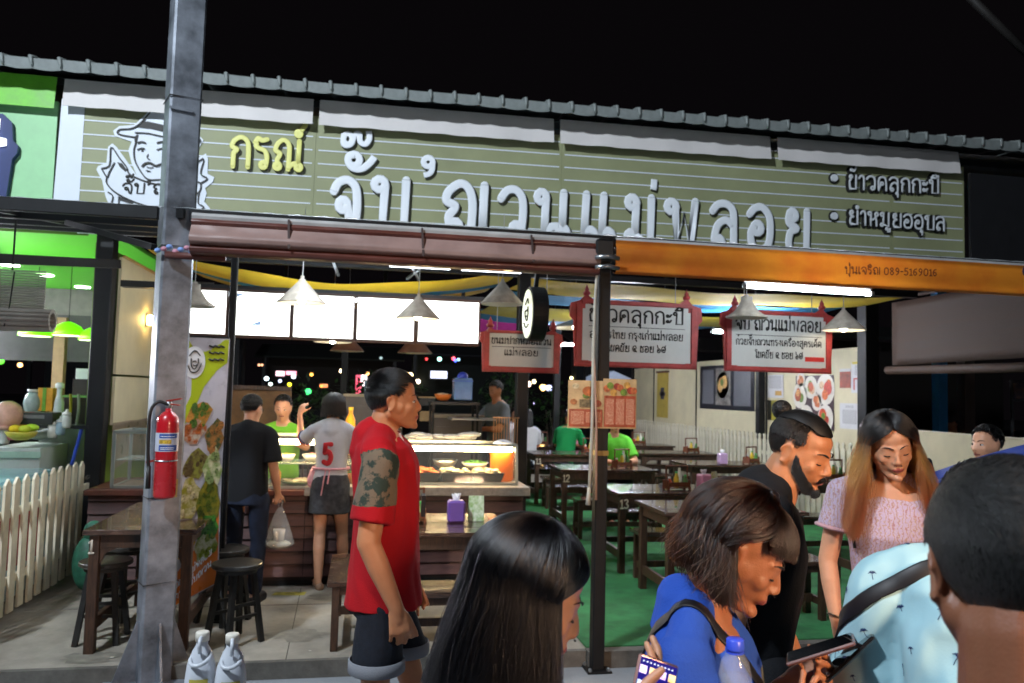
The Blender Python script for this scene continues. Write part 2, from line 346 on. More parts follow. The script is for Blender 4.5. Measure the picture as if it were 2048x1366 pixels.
MB().box(6.09, 9.5, 6.99, 7.02, 2.4, 4.04).build('black_panel', M('black_sheet', '0c0b10', .8), tag(thing('dark_cladding', 'plain dark wall at the end of the olive sign under the roof', 'wall', (7, 7, 2.4)), kind='structure'))

# vinyl rain flaps hung under the roof, each one thing
def px_at(x, z, Y=6.96):
    lo, hi = -8, 12
    return x
flaps = [(126, 625, 'white rain flap over the hatted man logo'), (640, 1108, 'white rain flap over the middle of the big white letters'),
         (1122, 1541, 'white rain flap over the end of the big white letters'), (1556, 1918, 'rightmost white rain flap over the two bulleted menu lines')]
for a, b, lab in flaps:
    x0 = P(a, 200, Y=6.93).x; x1 = P(b, 250, Y=6.93).x
    o = MB().sheet(lambda u, v: (x0+(x1-x0)*u, 6.915+.03*v+.005*math.sin(u*23)*(1-v), (rz_(x0+(x1-x0)*u)-.315+.0)+.235*v+.003*math.sin(u*40)*(1-v)), 40, 3).build('rain_flap', vinyl, solid=.004)
    tag(o, lab, 'rain flap', 'white flaps hung under the roof edge')
x1 = P(112, 170, Y=6.93).x
o = MB().sheet(lambda u, v: (-4.5+(x1+4.5)*u, 6.915+.03*v, rz_(0)-.37+.275*v), 20, 3).build('rain_flap', M('lime_vinyl', '6fc232', .5), solid=.004)
tag(o, 'lime green rain flap over the pale green shop sign', 'rain flap')

# ------------------------------------------------------------------ the olive sign
SY = 7.0
def sz(x): return .0105*(x+2.4)
sign = thing('sign_board', 'long olive shop sign with white lines and big white Thai letters', 'sign', (1.8, SY, 3))
xl = P(165, 300, Y=SY).x; xr = P(1928, 400, Y=SY).x; xw = P(112, 300, Y=SY).x
seams = [xl]+[P(p, 300, Y=SY).x for p in (631, 1124, 1782)]+[xr]
for a, b in zip(seams[:-1], seams[1:]):
    m = MB().add([(a+.001, SY, 2.96), (b-.001, SY, 2.96), (b-.001, SY, 4.02+sz(b)), (a+.001, SY, 4.02+sz(a)), (a+.001, SY+.03, 2.96), (b-.001, SY+.03, 2.96), (b-.001, SY+.03, 4.02+sz(b)), (a+.001, SY+.03, 4.02+sz(a))],
                 [(0, 1, 2, 3), (5, 4, 7, 6), (4, 0, 3, 7), (1, 5, 6, 2)]); m.build('panel', oliveM, sign)
MB().add([(xw, SY, 2.96), (xl-.002, SY, 2.96), (xl-.002, SY, 4.0), (xw+.02, SY, 4.0)], [(0, 1, 2, 3)]).build('white_margin', whitep, sign)
z0l, z1l = P(165, 240, Y=SY).z, P(165, 381, Y=SY).z; dz = (z0l-z1l)/5
for i in range(-1, 9):
    z = z0l-dz*i; w = .011
    for a, b in zip(seams[:-1], seams[1:]):
        ga = .0 if a == seams[0] else .05
        a2, b2 = a+ga/2, b-.025
        MB().add([(a2, SY-.004, z-w/2+sz(a2)), (b2, SY-.004, z-w/2+sz(b2)), (b2, SY-.004, z+w/2+sz(b2)), (a2, SY-.004, z+w/2+sz(a2))], [(0, 1, 2, 3)]).build('white_line', whitep, sign)
u = (1, 0, 0); v = (0, 0, 1)
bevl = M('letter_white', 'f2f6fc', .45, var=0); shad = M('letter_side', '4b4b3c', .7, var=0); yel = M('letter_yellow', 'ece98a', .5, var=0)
def sline(text, xa, ya, xb, yb, hpx, mat, wt, name, sh=True):
    a, b = P(xa, ya, Y=SY), P(xb, yb, Y=SY); d = (b-a).length; uu = (b-a).normalized(); h = hpx/FPX*7.7
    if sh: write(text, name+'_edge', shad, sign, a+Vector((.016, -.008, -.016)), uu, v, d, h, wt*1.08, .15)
    write(text, name, mat, sign, a+Vector((0, -.024, 0)), uu, v, d, h, wt, .07)
sline("กรณ์", 460, 334, 612, 343, 53, yel, .085, 'yellow_lettering')
# the big word, letter by letter where it stands
big = [('จ', 664, 447, 726, 118*.72), ('บ', 744, 443, 824, 84), ('ญ', 884, 455, 982, 88), ('ว', 998, 462, 1056, 84), ('น', 1070, 465, 1144, 84),
       ('แ', 1160, 470, 1238, 84), ('ม', 1250, 476, 1318, 86), ('พ', 1330, 482, 1406, 86), ('ล', 1420, 486, 1480, 84), ('อ', 1494, 492, 1550, 84), ('ย', 1566, 496, 1624, 82)]
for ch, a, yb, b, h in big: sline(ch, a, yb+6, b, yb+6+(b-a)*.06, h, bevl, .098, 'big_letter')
def sstroke(pts, closed, r, name='big_letter', mat=None, Ys=None):
    q = [P(x, y, Y=SY) for x, y in pts]
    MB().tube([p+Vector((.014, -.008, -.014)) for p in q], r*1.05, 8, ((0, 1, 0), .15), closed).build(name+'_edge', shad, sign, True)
    MB().tube([p+Vector((0, -.024, 0)) for p in q], r, 8, ((0, 1, 0), .07), closed).build(name, mat or bevl, sign, True)
def zz(o, s, pts): return [(o[0]+x*s, o[1]+y*s) for x, y in pts]
Z2 = 540/2048
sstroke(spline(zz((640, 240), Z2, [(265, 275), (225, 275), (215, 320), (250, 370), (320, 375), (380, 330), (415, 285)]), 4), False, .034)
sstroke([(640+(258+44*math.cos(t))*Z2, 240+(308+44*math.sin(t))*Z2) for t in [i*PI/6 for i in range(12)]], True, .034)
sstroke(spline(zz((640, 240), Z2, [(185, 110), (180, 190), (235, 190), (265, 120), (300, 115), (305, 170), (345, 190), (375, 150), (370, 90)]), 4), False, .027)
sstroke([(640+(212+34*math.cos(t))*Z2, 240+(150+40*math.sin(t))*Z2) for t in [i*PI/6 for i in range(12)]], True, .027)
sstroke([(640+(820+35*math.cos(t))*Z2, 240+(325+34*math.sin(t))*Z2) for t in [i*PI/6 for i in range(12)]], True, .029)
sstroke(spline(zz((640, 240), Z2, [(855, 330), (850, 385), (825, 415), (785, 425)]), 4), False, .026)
sstroke([(1307, 360), (1306, 376), (1305, 381)], False, .034)
sm = M('letter_white_dim', 'dfe2e6', .5, var=0); ol = M('letter_outline', '1e1d1b', .7, var=0)
for t, xa, ya, xb, yb in (("ข้าวคลุกกะปิ", 1692, 379, 1876, 389), ("ยำหมูยออุบล", 1692, 449, 1888, 463)):
    a, b = P(xa, ya, Y=SY), P(xb, yb, Y=SY); d = (b-a).length; uu = (b-a).normalized(); h = 27/FPX*7.9
    write(t, 'outline', ol, sign, a+Vector((0, -.01, 0)), uu, v, d, h, .22, .1)
    write(t, 'lettering', sm, sign, a+Vector((0, -.04, 0)), uu, v, d, h, .085, .25)
for x, y in ((1666, 357), (1666, 433)):
    p = P(x, y, Y=SY)
    MB().lathe([(.055, 0), (.055, .01)], n=20).build('outline', ol, sign, world=False).rotation_euler = (PI/2, 0, 0)
    COL.objects[-1].location = p-Vector(sign.location)+Vector((0, -.004, 0))
    MB().lathe([(.038, 0), (.036, .02)], n=20).build('bullet', sm, sign, world=False).rotation_euler = (PI/2, 0, 0)
    COL.objects[-1].location = p-Vector(sign.location)+Vector((0, -.012, 0))
# emblem: line drawing of a moustached man in a brimmed hat over a ribbon
E0, ES = (190, 200), 250/1485
def epoly(pts, mat, lift, name='emblem_field', t=.004, sm_=True):
    q = [P(E0[0]+x*ES, E0[1]+y*ES, Y=SY) for x, y in (spline(pts+[pts[0]], 3)[:-1] if sm_ else pts)]
    MB().prism([(p.x, p.z) for p in q], (0, SY-lift, 0), (1, 0, 0), (0, 0, 1), (0, -t, 0)).build(name, mat, sign)
def eline(pts, w, lift=.02, mat=None, sm_=True, closed=False):
    q = [P(E0[0]+x*ES, E0[1]+y*ES, Y=SY)+Vector((0, -lift, 0)) for x, y in (spline(pts, 4) if sm_ else pts)]
    MB().tube(q, w/2*ES/FPX*8.0, 6, ((0, 1, 0), .3), closed).build('emblem_line', mat or darkp, sign)
epoly([(700, 85), (900, 75), (1010, 200), (1100, 430), (1240, 425), (1290, 480), (1230, 590), (1080, 630), (1090, 800), (1230, 690), (1320, 640), (1345, 700), (1340, 880), (1420, 920), (1400, 980), (1310, 1050), (1330, 1110), (1300, 1210), (1370, 1290), (1350, 1420), (150, 1420), (190, 1300), (130, 1150), (110, 1060), (90, 960), (20, 830), (40, 790), (140, 750), (160, 560), (210, 520), (260, 560), (390, 740), (500, 900), (440, 760), (400, 600), (440, 500), (380, 480), (240, 430), (220, 370), (290, 315), (470, 300)], whitep, .006, 'emblem_field', sm_=False)
for pts, w in (([(270, 400), (300, 360), (420, 350), (500, 320), (590, 240), (700, 120), (800, 110), (960, 130), (1040, 330), (1100, 470), (1240, 470), (1250, 500), (1180, 560), (1080, 580)], 16),
               ([(270, 400), (330, 425), (480, 450)], 14), ([(480, 395), (640, 405), (800, 440), (960, 470), (1080, 480)], 14),
               ([(510, 420), (490, 520), (470, 600), (480, 720), (540, 840), (620, 940), (720, 955), (860, 930), (960, 800), (1000, 600)], 15),
               ([(85, 820), (180, 780), (200, 570), (300, 700), (380, 800), (420, 890), (600, 970), (760, 1010), (900, 1000), (1060, 900), (1290, 700), (1260, 880), (1340, 940), (1250, 1000)], 15),
               ([(85, 820), (150, 920), (180, 860), (240, 750)], 15), ([(150, 920), (150, 1000), (260, 1110), (460, 1210), (700, 1280), (900, 1250), (1100, 1180), (1240, 1100), (1260, 1000), (1200, 960), (1190, 820)], 15),
               ([(160, 1100), (220, 1150), (190, 1270)], 13), ([(290, 1150), (290, 1270)], 13), ([(1240, 1110), (1230, 1230), (1300, 1280), (1200, 1330)], 13), ([(1180, 1190), (1185, 1330)], 13),
               ([(510, 600), (560, 580), (600, 590)], 14), ([(510, 520), (560, 505), (610, 520)], 20), ([(640, 650), (625, 690), (660, 715)], 10), ([(565, 800), (600, 765), (660, 755), (730, 790), (800, 770), (850, 800)], 24),
               ([(610, 845), (640, 850), (665, 855)], 12), ([(620, 800), (660, 812), (700, 805)], 10), ([(740, 600), (800, 585), (850, 600)], 14), ([(740, 520), (800, 505), (860, 520)], 20)):
    eline(pts, w)
epoly([(500, 330), (580, 260), (760, 290), (920, 330), (1010, 360), (1040, 420), (860, 395), (700, 355), (600, 342)], darkp, .012, 'emblem_band')
epoly([(470, 440), (520, 420), (500, 500), (480, 530)], darkp, .012, 'emblem_hair', sm_=False)
epoly([(270, 745), (330, 760), (380, 830), (370, 860), (300, 800)], darkp, .012, 'emblem_fold', sm_=False)
epoly([(1080, 860), (1190, 800), (1190, 850), (1080, 920)], darkp, .012, 'emblem_fold', sm_=False)
epoly([(290, 1150), (460, 1225), (450, 1245), (300, 1195)], darkp, .012, 'emblem_fold', sm_=False)
epoly([(1050, 1205), (1175, 1150), (1175, 1190), (1050, 1250)], darkp, .012, 'emblem_fold', sm_=False)
epoly([(555, 590), (585, 590), (580, 620), (555, 620)], darkp, .012, 'emblem_eye', sm_=False)
a = P(E0[0]+330*ES, E0[1]+1110*ES, Y=SY); b = P(E0[0]+1150*ES, E0[1]+1130*ES, Y=SY)
write("จั๊บ'ญวน", 'emblem_lettering', darkp, sign, a+Vector((0, -.016, 0)), (b-a).normalized(), v, (b-a).length, .085, .09, .2, n=6)

# pale green neighbour sign with a glowing white letter on a blue block
ng = thing('neighbour_sign', 'pale green sign at the left edge with a white letter on blue', 'sign', (-3.4, SY, 3))
MB().box(-4.9, xw-.004, SY-.004, SY+.03, 2.96, 3.97).build('panel', M('mint_print', '9fd6a0', .5, var=.05), ng)
bl = M('blue_block', '1d2f66', .5, var=0)
wl_ = M('glowing_letter', 'ffffff', .4, var=0, emit=1.6, ecol='f4f8ff')
def ngp(pts, lift, t, mat, name):
    q = [P(x, y, Y=SY) for x, y in pts]
    MB().prism([(p.x, p.z) for p in q], (0, SY-lift, 0), (1, 0, 0), (0, 0, 1), (0, -t, 0)).build(name, mat, ng)
ngp([(-60, 232), (12, 232), (30, 250), (32, 285), (42, 296), (40, 310), (30, 322), (18, 398), (-60, 398)], .006, .05, bl, 'letter_block')
ngp([(-50, 243), (8, 243), (4, 280), (20, 283), (20, 296), (4, 298), (-6, 392), (-50, 392)], .06, .02, wl_, 'letter')

# ------------------------------------------------------------------ posts
def post(lab, x, y, z1, w=.1, mat=black, name='steel_post', z0=.09, plate=True):
    t = thing(name, lab, 'post', (x, y, z0))
    MB().box(x-w/2, x+w/2, y-w/2, y+w/2, z0+.008, z1).build('shaft', mat, t, bev=.006)
    if plate:
        MB().box(x-w, x+w, y-w, y+w, z0, z0+.012).build('base_plate', mat, t, bev=.002)
        for i in (-1, 1):
            for j in (-1, 1): MB().lathe([(.012, 0), (.012, .014), (.004, .02)], (x+i*w*.75, y+j*w*.75, z0+.012), 6).build('bolt', steel, t)
    return t
MP = P(1190, 1332, Z=0); MPX, MPY = 1.435, 4.64
midpost = post('thin black steel post standing on the street in front of the green carpet', MPX, MPY, 2.62, .075, z0=0)
MB().box(MPX-.04, MPX+.04, MPY-.04, MPY+.04, 1.28, 1.31).build('tape_band', M('tape', '8a6a2a', .5), midpost)
post('black post behind the counter beside the round light box', 1.44, 7.15, 4.05, .11)
post('wide black post between the lime shop and the cream lamp panel', -2.22, 7.25, 4.05, .14)
post('black post at the near end of the poster wall', 5.72, 8.15, 4.05, .17, z0=.1)
post('thin black post beside the tall food banner', P(452, 900, Y=5.55).x, 5.55, 2.6, .045, z0=.09)
# far posts of the dining area
for x, y, lab in ((3.1, 12.5, 'far black post behind the back tables'), (5.66, 10.55, 'black post standing against the poster wall left of the dark poster'), (-.3, 12.3, 'far black post behind the kitchen')):
    post(lab, x, y, 3.2, .1, plate=False)

# ------------------------------------------------------------------ left galvanised pole
PX, PY = -1.09, 4.74
pole = thing('steel_pole', 'tall galvanised box pole with gusseted foot and fire extinguisher strapped to it', 'pole', (PX, PY, 0), R(24))
m = MB(); w = .086
for s_ in (1,):
    m.add([(-w, -w, .02), (w, -w, .02), (w, w, .02), (-w, w, .02), (-w, -w, 4.35), (w, -w, 4.35), (w, w, 4.35), (-w, w, 4.35)], [(0, 1, 5, 4), (1, 2, 6, 5), (2, 3, 7, 6), (3, 0, 4, 7), (4, 5, 6, 7)])
m.build('shaft', galv, pole, world=False, bev=.012)
MB().box(-.24, .24, -.24, .24, 0, .022).build('base_plate', galv, pole, world=False, bev=.003)
for dx, dy in ((1, 0), (-1, 0), (0, 1), (0, -1)):
    MB().prism([(w, .022), (.215, .022), (.2, .05), (w+.012, .34), (w, .34)], (0, 0, 0), (dx, dy, 0), (0, 0, 1), (-dy*.012, dx*.012, 0)).build('gusset', galv, pole, world=False)
for dx, dy in ((1, 1), (-1, 1), (1, -1), (-1, -1)):
    MB().lathe([(.02, 0), (.02, .02), (.009, .02), (.009, .05)], (dx*.19, dy*.19, .022), 6).build('bolt', steel, pole, world=False)
for z in (3.28, 1.02, .55, 2.42):
    MB().tube([(-w-.004, -w-.004, z), (w+.004, -w-.004, z+.01), (w+.004, w+.004, z), (-w-.004, w+.004, z-.006)], .004, 6, closed=True).build('tie_wire', M('wire', '3a3836', .6), pole, world=False)
MB().box(-w-.002, w*.4, -w-.012, -w-.001, 3.2, 3.215).build('weld_seam', galv, pole, world=False)
MB().box(-.03, .06, -w-.006, -w-.001, 1.02, 1.12).build('yellow_sticker', M('sticker', 'a89a4e', .6), pole, world=False)
# pipe stub and rag tied where the awning meets the pole
cl = thing('tied_clamp', 'rusty pipe end and coloured rag tied to the galvanised pole', 'clamp', (PX+.06, PY-.12, 2.36))
MB().tube([(PX-.02, PY-.13, 2.365), (PX+.3, PY-.14, 2.36)], .02, 8).build('pipe', M('rust', '4c2018', .6), cl, True)
for i in range(7):
    MB().ellipsoid((PX-.06+.03*i, PY-.14+.008*(i % 2), 2.385+.012*((i*37) % 3)), (.018, .014, .014), 8, 6).build('rag_knot', M(('rag_blue', 'rag_pink')[i % 2], ('7f9fd8', 'c58c9c')[i % 2], .8), cl, True)

# ------------------------------------------------------------------ front canopy: frame, sheets, rolled awnings
can = thing('front_canopy', 'steel framed canopy with milky plastic sheets reaching out from the shop front', 'canopy', (0, 5.8, 2.6))
def cz(y): return 2.605+.135*(y-4.62)
rafx = [-4.6, -3.35, -2.2, -1.05, .15, MPX, 2.7, 4.0, 5.6]
for a, b in zip(rafx[:-1], rafx[1:]):
    n_ = 16
    def fn(u_, v_, a=a, b=b): return (a+(b-a)*u_, 4.64+2.3*v_, cz(4.64+2.3*v_)+.035+.002*math.sin(u_*n_*PI))
    MB().sheet(fn, 32, 1).build('plastic_sheet', plastic_sheet, can, True)
for x in rafx: MB().bar((x, 4.62, cz(4.62)), (x, 6.96, cz(6.96)), .04, .05).build('rafter', black, can)
for y, xa, xb in ((4.62, -4.6, -1.16), (5.4, -4.6, 5.6), (6.2, -4.6, 5.6), (6.94, -4.6, 5.6), (4.66, -1.0, 5.6)):
    MB().box(xa, xb, y-.02, y+.02, cz(y)-.045, cz(y)+.028).build('purlin', black, can, bev=.004)
MB().bar((-3.0, 4.9, 2.33), (-2.02, 6.9, 2.62), .05, .07).build('brace', black, can)
MB().bar((MPX-.03, 4.66, 2.42), (MPX-.33, 5.4, 2.60), .03).build('brace', black, can)
MB().bar((-1.9, 5.4, 2.66), (-1.2, 4.72, 2.42), .035).build('brace', black, can)

def roll(name, lab, xa, xb, prof, mats, ph=0, amp=.008):
    t = thing(name, lab, 'awning', ((xa+xb)/2, 4.57, 2.5))
    for nm, mat, rows in mats:
        pr = prof[rows[0]:rows[1]]
        def fn(u_, v_):
            x = xa+(xb-xa)*u_; i = min(int(v_*(len(pr)-1)), len(pr)-2); f_ = v_*(len(pr)-1)-i
            y = pr[i][0]*(1-f_)+pr[i+1][0]*f_; z = pr[i][1]*(1-f_)+pr[i+1][1]*f_
            nn = mnoise.noise(Vector((x*2.2, y*3+ph, z*9))); n2 = mnoise.noise(Vector((x*9+z*14, ph, z*5)))
            return (x, y+amp*1.3*nn+amp*.6*n2, z+amp*.5*nn)
        MB().sheet(fn, int((xb-xa)*34), (len(pr)-1)*3).build(nm, mat, t, True)
    return t
prof = [(4.60, 2.60), (4.555, 2.600), (4.54, 2.585), (4.545, 2.565), (4.535, 2.548), (4.545, 2.53), (4.53, 2.50), (4.50, 2.46), (4.505, 2.432), (4.54, 2.42), (4.52, 2.40), (4.53, 2.375), (4.58, 2.365), (4.62, 2.39)]
rustr = M('red_brown_vinyl', '5a2c22', .38, var=.15, scale=6, coat=.3); pinkb = M('brown_vinyl_highlight', '8f746d', .45, var=.12, scale=4)  # roll face paler: highlight on the bulge put into its colour
def translucent(m, f=.35):
    n = m.node_tree.nodes; L_ = m.node_tree.links; b = n['Principled BSDF']; tr = n.new('ShaderNodeBsdfTranslucent'); mx = n.new('ShaderNodeMixShader'); mx.inputs[0].default_value = f
    src = b.inputs['Base Color']
    if src.is_linked: L_.new(src.links[0].from_socket, tr.inputs[0])
    else: tr.inputs[0].default_value = src.default_value
    L_.new(b.outputs[0], mx.inputs[1]); L_.new(tr.outputs[0], mx.inputs[2]); L_.new(mx.outputs[0], n['Material Output'].inputs[0])
lip = M('grey_lip', 'a8a6a4', .5, var=.1)
ra = roll('rolled_awning', 'rolled brown vinyl awning tied along the canopy edge left of the middle post', -.97, MPX-.06, prof,
     [('top_lip', lip, (0, 4)), ('upper_band', rustr, (3, 6)), ('roll_face', pinkb, (5, 10)), ('lower_band', rustr, (9, 14))])
for x in (-.45, .3, .95):
    MB().bar((x, 4.535, 2.59), (x+.01, 4.50, 2.42), .012, .004).build('tie_strap', M('strap_dark', '3c2a26', .7), ra)
org = M('orange_vinyl', 'cc7c22', .5, var=.3, scale=2.2, col2='b85c1a', thr=(.35, .62), coat=.15)
rb_ = roll('orange_awning', 'orange vinyl awning hung along the canopy edge with faded dark phone number', MPX+.045, 5.6,
     [(4.60, 2.615), (4.555, 2.612), (4.545, 2.595), (4.55, 2.575), (4.535, 2.545), (4.53, 2.5), (4.545, 2.44), (4.53, 2.40), (4.55, 2.385), (4.6, 2.40)],
     [('top_lip', lip, (0, 3)), ('face', org, (2, 10))], ph=5, amp=.007)
translucent(org, .3)
a = P(1690, 547, Y=4.51); b = P(1876, 552, Y=4.51)
write("ปุ่นเจริญ 089-5169016", 'faded_lettering', M('faded_ink', '6b2c10', .7, var=.2), rb_, a, (b-a).normalized(), (0, 0, 1), (b-a).length, .045, .10, .2, n=6)
MB().lathe([(.045, 0), (.045, .008)], n=18).build('blue_disc', M('dark_blue_print', '1c2350', .5), rb_, world=False).rotation_euler = (PI/2, 0, 0)
COL.objects[-1].location = P(2056, 543, Y=4.5)-Vector(rb_.location)
cp = thing('pole_clamp', 'black clamp and steel wire joining the awnings to the middle post', 'clamp', (MPX, 4.6, 2.5))
MB().box(MPX-.085, MPX+.03, 4.52, 4.602, 2.46, 2.59).build('bracket', M('black_rubber', '0f0f10', .4), cp, bev=.01)
for z in (2.47, 2.41):
    MB().tube([(MPX-.1, 4.49, z), (MPX-.02, 4.485, z+.01), (MPX+.05, 4.49, z)], .013, 8).build('pipe_end', steel, cp, True)
# brackets that carry the dark beam inside
ib = thing('inner_beam', 'dark cross beam under the sign carrying the pendant lamps', 'beam', (1.5, 6.0, 2.6))
# the beam and the lamps under the canopy ------------------------------------------------------
MB().box(-1.65, 5.6, 7.16, 7.24, 2.735, 2.79).build('beam_bar', black, ib)
for x in (-.9, .2, 1.1, 2.4, 3.6, 4.8): MB().box(x-.02, x+.02, 9.02, 9.06, 2.6, 3.6).build('hanger', black, ib)

def tube_lamp(lab, p, q, mat=tubeM, r=.014):
    t = thing('tube_lamp', lab, 'lamp', (Vector(p)+Vector(q))/2)
    p, q = Vector(p), Vector(q); d = (q-p).normalized()
    MB().tube([p, q], r, 10).build('tube', mat, t, True)
    for e in (p, q): MB().tube([e-d*.012, e+d*.012], r*1.2, 8).build('end_cap', steel, t, True)
    MB().bar(p+Vector((0, 0, .035)), q+Vector((0, 0, .035)), .018, .014).build('batten', M('batten', '9a9a98', .4, var=0), t)
    return t
tube_lamp('lit fluorescent tube in front of the poster wall, under the orange awning', (2.49, 4.86, 2.405), (3.44, 4.86, 2.395))
tube_lamp('lit fluorescent tube just under the rolled brown awning', (-.62, 5.2, 2.50), (.05, 5.2, 2.505), r=.018)
for x, l_ in ((.42, 'left'), (1.02, 'right')):
    t = thing('panel_lamp', 'lit flat white panel lamp above the counter, '+l_+' one of the two', 'lamp', (x, 6.35, 2.66))
    MB().box(x-.27, x+.27, 6.2, 6.5, 2.665, 2.68).build('frame', steel, t)
    MB().box(x-.25, x+.25, 6.22, 6.48, 2.655, 2.664).build('diffuser', M('lit_panel', 'ffffff', .4, var=0, emit=5, ecol='eef4ff'), t)
for x, dx in ((.30, .14), (.5, -.16), (-.3, .05)):
    MB().bar((x, 6.2, 2.70), (x+dx, 6.9, 2.62), .018).build('stay', steel, ib)

for lab, a_, b_ in (('added unseen fill tube behind the right red framed sign', (4.0, 8.6, 2.42), (4.9, 8.6, 2.42)), ('added unseen fill tube behind the large red framed sign', (2.65, 9.4, 2.36), (3.5, 9.4, 2.36)),  # unseen tubes added behind the signs to brighten the dining walls
                    ('added unseen fill tube far behind the large red framed sign', (2.9, 12.6, 2.46), (4.4, 12.6, 2.46)), ('lit tube lamp just left of the large red framed sign', (2.02, 10.0, 2.35), (2.28, 10.0, 2.35)),
                    ('added unseen fill tube above the menu light boxes', (-1.2, 6.8, 2.40), (.8, 6.8, 2.40))):  # unseen tube added here, lights the cloth from below
    tube_lamp(lab, a_, b_, tubeFill if 'above' not in lab and 'left of' not in lab else tubeM)
shade = M('lamp_shade_grey', 'b3aa9c', .65, var=.18, scale=14, bump=.2)
shadei = M('lamp_shade_inside', 'ded8c8', .5, var=0)
bulbM = M('lit_bulb', 'ffffff', .4, var=0, emit=34, ecol='fff0d8')
bulbO = M('unlit_bulb', 'cfcfca', .3, var=0)
def pendant(lab, p, r, h, lit=True, flare=False, sm=None, cord=.5, grp='cone lamps hanging above the diners'):
    t = thing('pendant_lamp', lab, 'lamp', p, group=grp)
    pr = [(r, 0), (r*.99, .006), (r*.55, h*.5), (r*.16, h*.93), (r*.13, h), (.012, h*1.02), (.012, h*1.15)] if not flare else \
         [(r, 0), (r*.97, .008), (r*.6, h*.3), (r*.38, h*.62), (r*.27, h*.8), (r*.27, h), (.02, h*1.02), (.012, h*1.1)]
    MB().lathe(pr, n=28, caps=False).build('shade', sm or shade, t, True, world=False)
    MB().lathe([(a*.97, b-.004) for a, b in pr[:5]], n=28, caps=False).build('shade_lining', shadei, t, True, world=False)
    MB().lathe([(r*1.012, -.002), (r*1.012, .008), (r*.97, .008), (r*.97, -.002)], n=28, caps=False).build('rim', sm or shade, t, True, world=False)
    MB().ellipsoid((0, 0, h*.32 if not lit else h*.2), (.033, .033, .045), 12, 8).build('bulb', bulbM if lit else bulbO, t, True, world=False)
    MB().lathe([(.016, h*.4), (.016, h*.8)], n=8).build('socket', black, t, world=False)
    MB().tube([(0, 0, h), (0.003, 0, h+cord*.5), (0, 0, h+cord)], .003, 5).build('cord', M('grey_cord', '9a9a96', .5, var=0), t, world=False)
    return t
pendant('grey flared lamp hanging next to the galvanised pole', P(388, 612, Y=5.6), .135, .15, False, True)
pendant('grey cone lamp hanging in front of the second menu light box', P(603, 606, Y=5.6), .165, .165)
pendant('lit grey cone lamp hanging lowest, before the widest menu light box', P(836, 637, Y=5.6), .155, .155)
pendant('dark grey cone lamp hanging left of the round light box', P(1004, 608, Y=5.6), .155, .16, False)
pendant('pale flared lamp hanging in front of the red framed sign by the posters', P(1493, 635, Y=5.6), .155, .16, False, True)
pendant('lit pale cone lamp hanging above the woman with orange hair', P(1687, 660, Y=5.6), .165, .155)
pendant('lit lamp seen behind the middle red framed sign', P(1150, 656, Y=9.0), .3, .1, True, cord=1.2)
pendant('lit flat lamp just under the menu light boxes', P(665, 684, Y=8.6), .2, .12, True, cord=1.2)
rsh = M('copper_shade', '7c5648', .5, var=.2)
pendant('brown cone lamp in the shade under the middle menu light box', P(694, 702, Y=9.6), .2, .2, False, sm=rsh, cord=1.2)
pendant('brown cone lamp in the shade under the widest menu light box', P(830, 706, Y=9.6), .21, .22, False, sm=rsh, cord=1.2)

# draped cloth -------------------------------------------------------------------
yc = M('yellow_cloth', 'd9bb2c', .8, var=.08, scale=3); bc = M('blue_cloth', '2c7fb0', .8, var=.08, scale=3); yo = M('olive_cloth', '9a8a1e', .8, var=.08)
cloths = [(-1.9, 1.45, 7.25, 8.2, 2.82, .22, yc, 'yellow cloth swag nearest over the counter'), (-1.9, 1.45, 8.25, 8.8, 2.85, .22, bc, 'blue cloth swag behind the yellow one over the counter'),
          (-1.9, 1.45, 8.85, 9.7, 2.90, .26, M('amber_cloth', 'c79a18', .8, var=.1), 'amber cloth swag over the back of the counter'),
          (1.5, 5.6, 7.3, 8.3, 2.75, .05, yc, 'yellow cloth strip over the near dining tables'), (1.5, 5.6, 8.35, 9.2, 2.75, .05, bc, 'blue cloth strip over the dining tables'),
          (1.5, 5.6, 9.25, 10.7, 2.72, .08, yo, 'olive yellow cloth strip over the far dining tables'), (1.5, 5.6, 10.75, 12.4, 2.80, .06, bc, 'farthest blue cloth strip over the dining area')]
for x0, x1, y0, y1, z, sag, mt, lab in cloths:
    o = MB().sheet(lambda u_, v_: (x0+(x1-x0)*u_, y0+(y1-y0)*v_, z-sag*math.sin(PI*u_)*(1+.25*math.sin(v_*PI))-.01*math.sin(u_*17+v_*5)), 40, 6).build('draped_cloth', mt, smooth=True)
    tag(o, lab, 'cloth')
o = MB().sheet(lambda u_, v_: (1.3+1.6*u_, 12.6-.6*v_, 2.62+.34*u_*0+.28*v_-.02*math.sin(u_*9)), 12, 2).build('draped_cloth', M('magenta_cloth', 'b22a8a', .8, var=.1), smooth=True); tag(o, 'magenta cloth edge far behind the round light box', 'cloth')

for _m in (yc, bc, yo): translucent(_m, .3)
